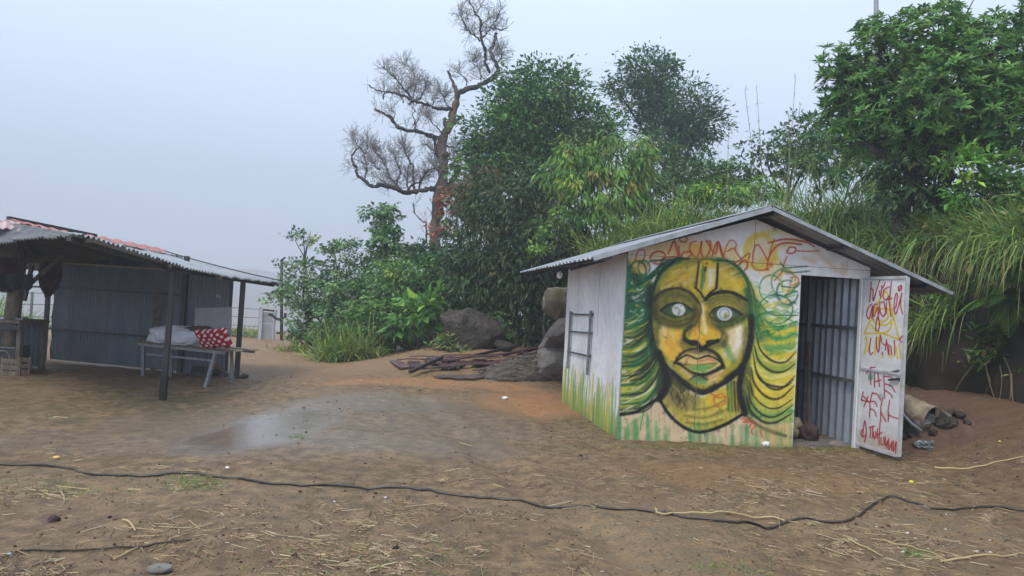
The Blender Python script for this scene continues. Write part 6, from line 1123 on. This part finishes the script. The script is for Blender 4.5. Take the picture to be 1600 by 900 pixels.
# ================================================================== ROCKS, SHEET PILE, YARD THINGS
p = at(742, 528, 16.9); g = float(gz(p[0], 16.9)); mb = MB(); rock(mb, (p[0], 17.0, p[2] - .02), (.84, .6, .62), 12, .1, .34, tilt=.15, nu=120, nv=70); tag(mb.build('boulder', M['rock'], smooth=False), 'big dark brown boulder in front of the olive leaved tree', 'boulder')
tree('boulder_weed', 'leafy weeds growing over the left flank of the big boulder', 'plant', [(700, 532, 14, 16, 16.6), (716, 544, 12, 8, 16.4), (684, 540, 12, 10, 16.8)], atg(702, 552), .02, 97, dict(ln=.12, wd=.05, cols=[(.06, .12, .035), (.09, .16, .045), (.16, .15, .06)], cover=1.3, droop=.3, spray=.2))
tree('boulder_creeper', 'dark creeper hanging over the top right of the big boulder', 'plant', [(772, 500, 22, 14, 17.3), (792, 520, 12, 16, 17.1), (745, 490, 18, 8, 17.5)], atg(792, 548), .02, 98, dict(ln=.12, wd=.05, cols=[(.03, .06, .022), (.045, .085, .03)], cover=1.2, droop=.8, spray=.2))
p = atg(788, 549); mb = MB(); rock(mb, p + [0, .1, .10], (.24, .2, .16), 14, .2, .25, nu=24, nv=14); tag(mb.build('stone', M['rock']), 'dark stone at the right foot of the big boulder', 'stone')
p = atg(698, 550); mb = MB(); rock(mb, p + [.1, .3, .02], (.5, .3, .16), 15, .2, .25, nu=30, nv=16); tag(mb.build('stone', M['rock']), 'low flat dark rock left of the big boulder', 'stone')
for k, (x, y, Y, r_, m_, lab) in enumerate(((872, 478, 14.3, (.44, .42, .35), 'mossrock', 'mossy top block of the grey rock stack behind the shed'), (876, 520, 14.3, (.50, .46, .40), 'palerock', 'pale grey middle block of the rock stack behind the shed'), (880, 562, 14.3, (.54, .5, .40), 'palerock', 'pale grey bottom block of the rock stack behind the shed'))):
    c = at(x, y, Y); mb = MB(); rock(mb, c + [.12, 0, 0], r_, 20 + k, .75, .2, rz=.35 * k, nu=80, nv=50); tag(mb.build('rock_block', M[m_], smooth=False), lab, 'rock', 'rock stack behind the shed')
# bedrock hump by the shed corner
hx, hy = np.meshgrid(np.linspace(-1, 1, 90), np.linspace(-1, 1, 60), indexing='ij'); c = atg(812, 592); X = c[0] + .18 + hx * .95 + hy * .15; Yg = c[1] + .45 + hy * .72 + hx * .30
env = np.clip(1 - hx ** 2 - hy ** 2, 0, 1); z0 = gz(X, Yg, False) - .06; rid = np.abs(np.sin(hy * 9 + hx * 3 + 2 * fbm(hx * 2, hy * 2, 3))) * .5
Z = z0 + .06 * (env > 0) + env ** .55 * (.20 + .14 * (hx + 1) * .6 + .16 * fbm(hx * 4, hy * 7, 4) + .09 * rid * 1.6); Z = np.where(env <= 0, z0 - .1, Z)
mb = MB(); mb.add(np.stack([X, Yg, Z], -1).reshape(-1, 3), grid_faces(90, 60)[:, ::1]); tag(mb.build('bedrock_outcrop', M['strata'], smooth=False), 'low striped rock outcrop at the rear left corner of the shed', 'rock')
# pile of old metal sheets
def slab(name, quad, m_, lab, lift=.03, grp='old metal sheets on the ground', cat='sheet', ripple=5):
    q = [atg(*p) for p in quad]; zl = [l for l in (lift if isinstance(lift, (tuple, list)) else [lift] * 4)]
    q = [a + [0, 0, l] for a, l in zip(q, zl)]; mb = MB(); sheet(mb, q[0], q[1], q[2], q[3], ripple, .008, nv=4, per=6, thick=.02, trap=True, jitter=.05); A_ = mb.V[0]; n_ = len(A_) // 2; gzz = gz(A_[:n_, 0], A_[:n_, 1]) + .045; dz_ = np.maximum(0, gzz - A_[:n_, 2]); A_[:n_, 2] += dz_; A_[n_:, 2] += dz_; return tag(mb.build(name, M[m_]), lab, cat, grp)
slab('metal_sheet', [(624, 579), (640, 577), (627, 567), (608, 566)], 'maroongrey', 'leftmost grey sheet of the scrap pile', .04); slab('metal_sheet', [(640, 578), (661, 577), (654, 567), (636, 568)], 'maroon', 'small maroon sheet beside the leftmost grey one', .05)
slab('metal_sheet', [(684, 580), (715, 580), (730, 569), (692, 567)], 'maroon', 'square maroon sheet in the middle of the scrap pile', .07); slab('metal_sheet', [(676, 574), (690, 571), (680, 563), (660, 565)], 'maroongrey', 'slanted grey maroon sheet behind the square one', .05)
slab('metal_sheet', [(735, 575), (790, 574), (800, 565), (740, 567)], 'maroon', 'maroon sheet right of the square one', .06); slab('metal_sheet', [(738, 583), (800, 582), (860, 566), (852, 562)], 'maroon', 'long curved maroon sheet along the front of the pile', (.05, .06, .16, .18)); slab('metal_sheet', [(772, 574), (832, 573), (846, 565), (790, 566)], 'maroongrey', 'dull sheet under the long maroon one', .08)
slab('metal_sheet', [(664, 565), (716, 564), (712, 560), (668, 561)], 'maroongrey', 'thin dark sheet at the back left of the pile', .04); slab('metal_sheet', [(800, 566), (862, 560), (868, 553), (812, 560)], 'maroongrey', 'grey sheet at the back right of the pile', (.1, .22, .26, .12)); slab('metal_sheet', [(840, 562), (882, 556), (884, 549), (846, 556)], 'maroon', 'maroon sheet propped near the shed corner', (.16, .26, .3, .2))
slab('metal_sheet', [(676, 592), (740, 595), (790, 590), (700, 589)], 'maroongrey', 'low dark sheet lying in front of the pile', .02)
for a, b, w, lab in (((640, 589), (690, 571), .06, 'dark beam sticking out of the front of the scrap pile'), ((730, 565), (808, 552), .05, 'dark bar along the back of the scrap pile'), ((786, 562), (850, 549), .05, 'long dark bar crossing the right of the scrap pile'), ((820, 566), (880, 548), .045, 'dark bar leaning towards the shed corner')):
    p0, p1 = atg(*a) + [0, 0, .09], atg(*b) + [0, 0, .16]; mb = MB(); beam(mb, p0, p1, w); beam(mb, p0 + [0, 0, .012], p1 + [0, 0, .012], w * .6, w * .7); tag(mb.build('metal_bar', M['darksteel']), lab, 'bar', 'bars in the scrap pile')
for k, (a, m_, b, w, lab) in enumerate((((655, 583), (715, 577), (800, 572), .10, 'longest maroon strip lying along the heap'), ((700, 571), (770, 569), (858, 556), .09, 'thin maroon strip curving up to the right of the heap'), ((620, 572), (690, 573), (752, 566), .08, 'dull strip across the left of the heap'), ((745, 590), (800, 584), (868, 569), .09, 'front strip of the heap bending up to the rock'), ((690, 562), (760, 561), (830, 553), .07, 'rearmost dark strip of the heap'), ((800, 577), (840, 570), (878, 559), .08, 'short strip near the outcrop on the heap'), ((640, 566), (700, 568), (780, 563), .06, 'narrow rusty strip behind the square sheet'), ((820, 560), (850, 554), (884, 547), .07, 'short rusty strip ending at the rock stack'))):
    q = spline(np.array([atg(*a), atg(*m_), atg(*b)]), 8); q[:, 2] = gz(q[:, 0], q[:, 1]) + .07 + .02 * (k % 4) + np.linspace(0, .12, len(q)) * (k % 2); mb = MB(); tg_ = unit(np.gradient(q, axis=0)); sd = unit(np.cross(tg_, [0, 0, 1.])); nq = len(q)
    V = np.stack([q - sd * w / 2, q + sd * w / 2, q + sd * w / 2 + [0, 0, .022], q - sd * w / 2 + [0, 0, .022]], 1).reshape(-1, 3); f = [(i * 4 + j, i * 4 + (j + 1) % 4, i * 4 + 4 + (j + 1) % 4, i * 4 + 4 + j) for i in range(nq - 1) for j in range(4)] + [(3, 2, 1, 0), (nq * 4 - 4, nq * 4 - 3, nq * 4 - 2, nq * 4 - 1)]; mb.add(V, f); tag(mb.build('metal_strip', M['maroon' if k % 3 else 'maroongrey']), lab, 'strip', 'long strips in the scrap heap')
p0 = atg(860, 566); mb = MB(); tube(mb, [p0 - [0, 0, .1], p0 + [0, 0, .62]], .02, 6); tube(mb, [p0 + [0, 0, .6], p0 + [.32, .0, .25]], .015, 6); tube(mb, [p0 + [0, 0, .6], p0 + [-.12, .0, .72]], .012, 6); tag(mb.build('bent_rod', M['darksteel']), 'upright rusty rod with a bent arm beside the shed corner', 'rod')
mb = MB(); hx, hy = np.meshgrid(np.linspace(-1, 1, 80), np.linspace(-1, 1, 90), indexing='ij'); X = 5.15 + hx * .75; Yg = 9.75 + hy * 1.1; env = np.clip(1 - hx ** 2 - hy ** 2, 0, 1); mb.add(np.stack([X, Yg, gz(X, Yg) - .05 + np.minimum(env * 3, 1) * .02 + env ** .8 * (.26 + .22 * fbm(hx * 4, hy * 4, 4))], -1).reshape(-1, 3), grid_faces(80, 90)); tag(mb.build('rubble_mound', M['redsoil'], smooth=True), 'dark earth mound under the drum beside the door', kind='structure')
mound_bvh = BVHTree.FromPolygons([Vector(v) for v in mb.V[0]], mb.Q[0].tolist())
def mz(x, y):
    h = mound_bvh.ray_cast(Vector((x, y, 5)), Vector((0, 0, -1))); return max(float(gz(x, y)), h[0].z if h[0] is not None else -9)
# drum, pipe and rubble right of the door
dc = at(1426, 641, 9.25); ax = unit(np.array([.52, -.80, -.28])); mb = MB(); X = unit(np.cross(ax, [0, 0, 1.])); Yv = np.cross(X, ax); t = np.arange(28) / 28 * 2 * np.pi
prof = [(-.24, .0), (-.24, .135), (-.235, .145), (-.12, .15), (-.11, .158), (-.09, .158), (-.08, .15), (.06, .152), (.07, .16), (.09, .16), (.10, .152), (.2, .153), (.215, .162), (.235, .162), (.24, .15), (.2, .138)]
V = np.array([dc + ax * h + r_ * (math.cos(a) * X + math.sin(a) * Yv) for h, r_ in prof for a in t]); f = [(i * 28 + j, i * 28 + (j + 1) % 28, (i + 1) * 28 + (j + 1) % 28, (i + 1) * 28 + j) for i in range(len(prof) - 1) for j in range(28)]; mb.add(V, f)
drum_ = tag(mb.build('paint_drum', M['drum'], smooth=True), 'stained drum lying on its side on the rubble by the open door', 'drum')
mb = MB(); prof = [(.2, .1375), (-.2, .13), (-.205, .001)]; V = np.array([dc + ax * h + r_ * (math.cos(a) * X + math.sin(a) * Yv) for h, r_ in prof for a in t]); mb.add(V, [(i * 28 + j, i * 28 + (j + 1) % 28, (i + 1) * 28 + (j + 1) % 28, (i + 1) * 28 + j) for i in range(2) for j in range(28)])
lin_ = mb.build('shade_lining', mat('drum_shade', (.008, .008, .008), .95, .05), None, True, loc=drum_['_loc']); lin_.parent = drum_; lin_.location = (0, 0, 0)  # black lining added as painted shade inside the drum
pp = [on_bank(x, y, .3) for x, y in ((1412, 650), (1440, 668), (1470, 680), (1512, 684))]; mb = MB(); tube(mb, spline(pp, 5), .045, 8); tag(mb.build('drain_pipe', M['black'], smooth=True), 'black drain pipe lying along the foot of the dark bank', 'pipe')
mb = MB(); tube(mb, [at(1406, 642, 9.1), at(1424, 662, 9.0), at(1440, 674, 8.95)], .02, 6); tag(mb.build('grey_tube', M['greysteel']), 'short pale tube slanting under the drum', 'tube')
rub = ((1447, 682, .12, 'tan boxy stone topmost on the rubble heap by the bank', 'palerock'), (1420, 684, .16, 'dark mossy stone next to the open door edge', 'mossrock'), (1466, 694, .17, 'broad dark stone in the middle of the rubble heap', 'rock'), (1440, 703, .13, 'grey stone at the front of the rubble heap', 'palerock'), (1482, 700, .11, 'brown stone at the right of the rubble heap', 'rock'), (1495, 692, .09, 'small brown stone at the end of the pipe', 'rock'), (1425, 706, .10, 'low stone at the foot of the open door', 'rock'), (1456, 712, .07, 'small stone rolled out before the rubble', 'rock'), (1432, 692, .12, 'rough grey stone under the mouth of the drum', 'rock'), (1472, 684, .10, 'pale stone behind the broad dark one', 'palerock'), (1410, 697, .12, 'brown stone tucked behind the door edge', 'rock'), (1450, 694, .10, 'tan stone below the boxy one', 'palerock'), (1508, 704, .06, 'lone small stone right of the rubble heap', 'rock'))
for k, (x, y, r_, lab, m_) in enumerate(rub):
    Y_ = 9.0 + (712 - y) * .012; c = at(x, y, Y_); c[2] = mz(c[0], c[1]) + r_ * .35; mb = MB(); rock(mb, c, (r_, r_ * .85, r_ * .75), 40 + k, .5, .2, rz=k, nu=20, nv=12); tag(mb.build('stone', M[m_]), lab, 'stone', 'rubble by the bank')
mb = MB(); crumple(mb, atg(1445, 700) + [0, -.1, .05], (.16, .10, .055), 8, .6); tag(mb.build('plastic_scrap', mat('grey_green_plastic', (.12, .14, .13), .35, .5)), 'grey green crumpled plastic on the rubble', 'plastic')
# step stones at the doorway
for k, (x, y, w, lab) in enumerate(((1275, 692, .30, 'flat concrete slab before the shed doorway'), (1312, 697, .16, 'short concrete piece beside the doorway slab'))):
    c = atg(x, y); mb = MB(); rock(mb, c + [0, .05, .01], (w, .10, .05), 60 + k, .9, .1, rz=.14, nu=24, nv=12); tag(mb.build('step_slab', M['concrete']), lab, 'slab')
mb = MB(); crumple(mb, atg(1195, 697) + [0, 0, .03], (.06, .05, .045), 6, .5); tag(mb.build('crumpled_paper', M['plastic_white']), 'crumpled white wrapper at the foot of the mural', 'litter')

# black hose across the yard
hp = [(-60, 728), (0, 727), (60, 728), (110, 733), (130, 740), (200, 744), (270, 741), (330, 745), (400, 754), (450, 758), (520, 760), (600, 764), (650, 766), (690, 772), (760, 779), (800, 783), (900, 792), (1025, 802), (1080, 812), (1150, 818), (1220, 820), (1300, 818), (1328, 814), (1350, 801), (1372, 786), (1392, 777), (1420, 785), (1455, 796), (1500, 796), (1540, 794), (1600, 800), (1660, 806)]
q = np.array([atg(*p) for p in hp]); q = spline(q, 6); q[:, 2] = gz(q[:, 0], q[:, 1]) + .010 + .012 * vnoise(np.arange(len(q)) * .23, np.zeros(len(q))); q[:, 1] += .02 * vnoise(np.arange(len(q)) * .31, np.ones(len(q)) * 7); mb = MB(); tube(mb, q, .0095 * (1 + .25 * vnoise(np.arange(len(q)) * .5, np.ones(len(q)) * 3)), 8); tag(mb.build('garden_hose', M['hose'], smooth=True), 'long black hose snaking across the whole muddy yard', 'hose')
M['straw'] = mat('straw', (.42, .33, .17), .8, .2)
q = spline(np.array([atg(*p) for p in ((1024, 798), (1030, 806), (1062, 806), (1110, 806), (1160, 808), (1200, 812), (1226, 818))]), 5); q[:, 2] = gz(q[:, 0], q[:, 1]) + .02; mb = MB(); tube(mb, q, .007, 5); tag(mb.build('straw_rope', M['straw']), 'pale straw coloured cord lying along the black hose', 'cord')
q = spline(np.array([atg(*p) for p in ((24, 865), (90, 864), (160, 861), (220, 857), (265, 850), (300, 846))]), 5); q[:, 2] = gz(q[:, 0], q[:, 1]) + .012; mb = MB(); tube(mb, q, .006, 5); tag(mb.build('dark_twig', M['bark']), 'long dark twig lying near the bottom left of the yard', 'twig')
for a, b, r_, lab in (((1460, 732), (1600, 715), .012, 'pale cane lying on the red soil at the right edge'), ((1470, 880), (1590, 868), .009, 'pale stalk near the bottom right corner'), ((1325, 845), (1380, 872), .007, 'thin straw stalk crossing the mud below the hose'), ((178, 876), (215, 858), .006, 'short straw stalk crossing the dark twig'), ((95, 771), (100, 788), .005, 'tiny straw stalk left of the tufts'), ((192, 815), (212, 832), .008, 'short curved brown stalk near the brick piece'), ((1380, 846), (1480, 878), .006, 'straw stalk by the white crumbs'), ((718, 694), (738, 699), .006, 'single straw in the middle of the yard')):
    P_ = np.array([atg(*a), (atg(*a) + atg(*b)) / 2, atg(*b)]); P_[1, 1] += .02; s = spline(P_, 5); s[:, 2] = gz(s[:, 0], s[:, 1]) + .012; mb = MB(); tube(mb, s, np.linspace(r_, r_ * .5, len(s)), 5); tag(mb.build('straw_stalk', M['straw']), lab, 'stalk', 'single stalks on the mud')
c = atg(85, 815); mb = MB(); rock(mb, c + [0, 0, .02], (.045, .03, .026), 70, .95, .08, rz=.3, nu=24, nv=14); tag(mb.build('brick_piece', mat('burnt_brick', (.055, .035, .03), .85, .2)), 'small dark brick fragment on the mud at the left', 'brick')
c = atg(249, 892); mb = MB(); t = np.arange(32) / 32 * 2 * np.pi; pr = [(.009, .0), (.009, .012), (.058, .013), (.061, .008), (.061, 0)]
V = np.array([[c[0] + r_ * math.cos(a), c[1] + r_ * math.sin(a), c[2] + .008 + h] for r_, h in pr for a in t]); mb.add(V, [(i * 32 + j, i * 32 + (j + 1) % 32, (i + 1) * 32 + (j + 1) % 32, (i + 1) * 32 + j) for i in range(4) for j in range(32)]); tag(mb.build('metal_disc', M['concrete']), 'grey disc with a centre hole at the bottom edge of the yard', 'disc')
for k, (x, y, r_, col, nm, lab, cat) in enumerate(((15, 868, .014, (.30, .48, .62), 'bottle_cap', 'blue bottle cap at the bottom left', 'cap'), (1424, 754, .022, (.75, .62, .05), 'yellow_fruit', 'small yellow fruit lying below the open door', 'fruit'), (355, 732, .018, (.75, .75, .73), 'white_pebble', 'white scrap above the hose on the left', 'litter'), (789, 624, .05, (.72, .72, .72), 'white_litter', 'white litter beside the striped outcrop', 'litter'), (88, 717, .03, (.62, .42, .12), 'dry_leaf', 'yellow dry leaf above the hose at the far left', 'leaf'), (1562, 691, .02, (.55, .45, .10), 'dry_leaf', 'yellow leaf on the red soil by the bank', 'leaf'))):
    c = atg(x, y); mb = MB(); crumple(mb, c + [0, 0, r_ * .4], (r_, r_ * .8, r_ * .55), 80 + k, .25, 14, 9); tag(mb.build(nm, mat(nm + '_mat', col, .5, .4), smooth=True), lab, cat)

# straw, clods and small weeds: too many to count
rs = np.random.default_rng(123)
def ground_pts(px, py, sx, sy, n):
    out = []
    x = px + rs.normal(0, sx, n); y = py + rs.normal(0, sy, n); y = np.where(y < 545, 545 + np.abs(y - 545) % 30, y)
    a = x - 800; b = 450 - y; c, s = math.cos(ROLL), math.sin(ROLL); u = a * c - b * s; v = a * s + b * c; c2, s2 = math.cos(PITCH), math.sin(PITCH); D = np.stack([u, F_PX * c2 - v * s2, F_PX * s2 + v * c2], 1)
    tt = -EYE / D[:, 2]; P_ = np.array([0, 0, EYE]) + D * tt[:, None]; ok = (tt > 0) & (P_[:, 1] < 40); P_ = P_[ok]
    z = 0 * tt[ok]
    for _ in range(9):
        z = .55 * z + .45 * gz(P_[:, 0], P_[:, 1]); tt = (z - EYE) / D[ok][:, 2]; P_ = np.array([0, 0, EYE]) + D[ok] * tt[:, None]
    P_[:, 2] = gz(P_[:, 0], P_[:, 1]); return P_
areas = [(80, 770, 90, 16, 420), (300, 757, 40, 12, 200), (230, 850, 160, 40, 420), (480, 870, 120, 26, 700), (620, 865, 80, 22, 450), (1100, 770, 150, 24, 900), (1180, 750, 90, 14, 500), (1340, 760, 90, 24, 300), (1420, 740, 70, 26, 380), (1330, 848, 80, 16, 260), (1480, 800, 90, 40, 420), (1400, 860, 120, 30, 420), (580, 800, 60, 14, 180), (640, 795, 30, 10, 120), (700, 748, 40, 6, 160), (850, 690, 30, 20, 60), (30, 890, 50, 12, 380), (800, 800, 420, 70, 800), (1050, 705, 150, 8, 300), (1290, 710, 70, 8, 160), (340, 640, 160, 14, 160), (600, 600, 160, 14, 300), (480, 565, 120, 8, 200), (1200, 860, 60, 30, 220), (380, 800, 30, 6, 200), (950, 665, 30, 14, 120), (200, 720, 120, 10, 160)]
mb = MB()
for (x, y, sx, sy, n) in areas:
    sub = [ground_pts(rs.normal(x, sx), rs.normal(y, sy), max(3, sx * rs.uniform(.05, .3)), max(1.5, sy * rs.uniform(.08, .35)), max(3, int(n * rs.uniform(.03, .16)))) for _ in range(9)] + [ground_pts(x, y, sx, sy, max(2, n // 5))]
    P_ = np.concatenate(sub); n = len(P_); a = rs.uniform(0, np.pi, n); base_a = rs.uniform(0, np.pi); a = np.where(rs.random(n) < .5, base_a + rs.normal(0, .4, n), a); L_ = rs.lognormal(-3.2, .7, n).clip(.01, .30); D = np.stack([np.cos(a), np.sin(a), rs.normal(0, .10, n)], 1)
    w = rs.uniform(.0009, .0024, n)[:, None]; Sd = np.stack([-np.sin(a), np.cos(a), 0 * a], 1); up = np.array([0, 0, 1.]); P0 = P_ + up * .006 - D * L_[:, None] / 2; P1 = P_ + up * .007 + D * L_[:, None] / 2
    P0[:, 2] = np.maximum(P0[:, 2], gz(P0[:, 0], P0[:, 1]) + .003); P1[:, 2] = np.maximum(P1[:, 2], gz(P1[:, 0], P1[:, 1]) + .003)
    V = np.stack([P0 - Sd * w, P0 + Sd * w, P0 + up * w * 1.6, P1 - Sd * w, P1 + Sd * w, P1 + up * w * 1.6], 1).reshape(-1, 3); k = np.arange(n)[:, None] * 6
    f = np.concatenate([k + [0, 3, 5, 2], k + [2, 5, 4, 1], k + [1, 4, 3, 0]]); C = pal([(.36, .28, .16), (.27, .20, .12), (.18, .13, .08), (.09, .065, .045), (.44, .37, .24)], n, rs, [.22, .28, .26, .16, .08]); mb.add(V, f, np.repeat(C, 6, 0))
tag(mb.build('straw', M['debris']), 'loose straw and stalks scattered over the mud', kind='stuff')
mb = MB(); V0, F0 = sphere_pts(7, 5); F0 = [f for f in F0]
for (x, y, sx, sy, n) in [(800, 760, 460, 90, 900), (520, 640, 60, 14, 70), (540, 700, 200, 40, 160), (1430, 840, 90, 30, 220), (1400, 700, 80, 10, 120), (300, 870, 250, 30, 200), (900, 640, 60, 20, 120), (620, 600, 200, 10, 160), (1540, 720, 60, 40, 160)]:
    for c in ground_pts(x, y, sx, sy, n):
        r_ = min(.022, rs.lognormal(-5.35, .45)); white = rs.random() < (.18 if (x, y) == (1430, 840) else .006); col = np.array((.55, .52, .5) if white else [(.06, .042, .032), (.11, .075, .05), (.03, .024, .02), (.16, .11, .075)][rs.integers(4)])
        mb.add(V0 * (1 + .3 * rs.normal(size=(len(V0), 1))) * [r_ * 1.3, r_, r_ * .7] + c + [0, 0, r_ * .3], F0, col)
tag(mb.build('gravel', M['debris']), 'small clods and pebbles strewn over the mud', kind='stuff')
mb = MB()
for (x, y, sx, sy, n, l, cs) in [(300, 756, 26, 7, 420, .05, GCOL[:2]), (100, 764, 60, 9, 260, .05, GCOL[:3]), (464, 683, 8, 1.5, 60, .05, GCOL[:2]), (590, 868, 90, 16, 260, .05, GCOL[:3]), (1425, 866, 8, 4, 40, .10, GCOL[:2]), (1100, 700, 130, 2, 420, .06, GCOL), (1285, 704, 40, 3, 200, .07, GCOL), (900, 655, 30, 14, 160, .05, GCOL), (260, 622, 30, 4, 160, .07, GCOL[:3]), (750, 590, 60, 5, 420, .07, GCOL), (650, 585, 60, 4, 260, .06, GCOL), (500, 552, 120, 5, 500, .12, GCOL + DRYG), (640, 556, 60, 3, 360, .14, GCOL + DRYG), (1150, 890, 40, 6, 80, .06, GCOL[:3]), (1500, 700, 60, 6, 140, .06, GCOL)]:
    P_ = ground_pts(x, y, sx, sy, n); n = len(P_); D = unit(np.array([0, 0, 1.]) + rs.normal(0, .7, (n, 3))); D[:, 2] = abs(D[:, 2]); blades(mb, P_, D, l * rs.uniform(.5, 1.6, n), np.full(n, .006), rs.uniform(.2, .8, n), pal(cs, n, rs), rs)
tag(mb.build('weeds', M['blade']), 'short green weeds growing in patches on the mud', kind='stuff')
# ------------------------------------------------------------------ haze
mb = MB(); box(mb, (0, 335, 12), (715, 0, 0), (0, 385, 0), (0, 0, 95))
hz = mb.build('haze', mat('haze_air')); tag(hz, 'thin bluish mist filling the hillside air', None, kind='stuff')
nt = hz.data.materials[0].node_tree; nt.nodes.remove(nt.nodes['Principled BSDF'])
pv = nt.nodes.new('ShaderNodeVolumePrincipled'); pv.inputs['Color'].default_value = (.70, .75, .82, 1); pv.inputs['Density'].default_value = .0033; pv.inputs['Anisotropy'].default_value = .2
nt.links.new(pv.outputs[0], nt.nodes['Material Output'].inputs['Volume'])
for o in S.objects:
    if '_loc' in o: del o['_loc']
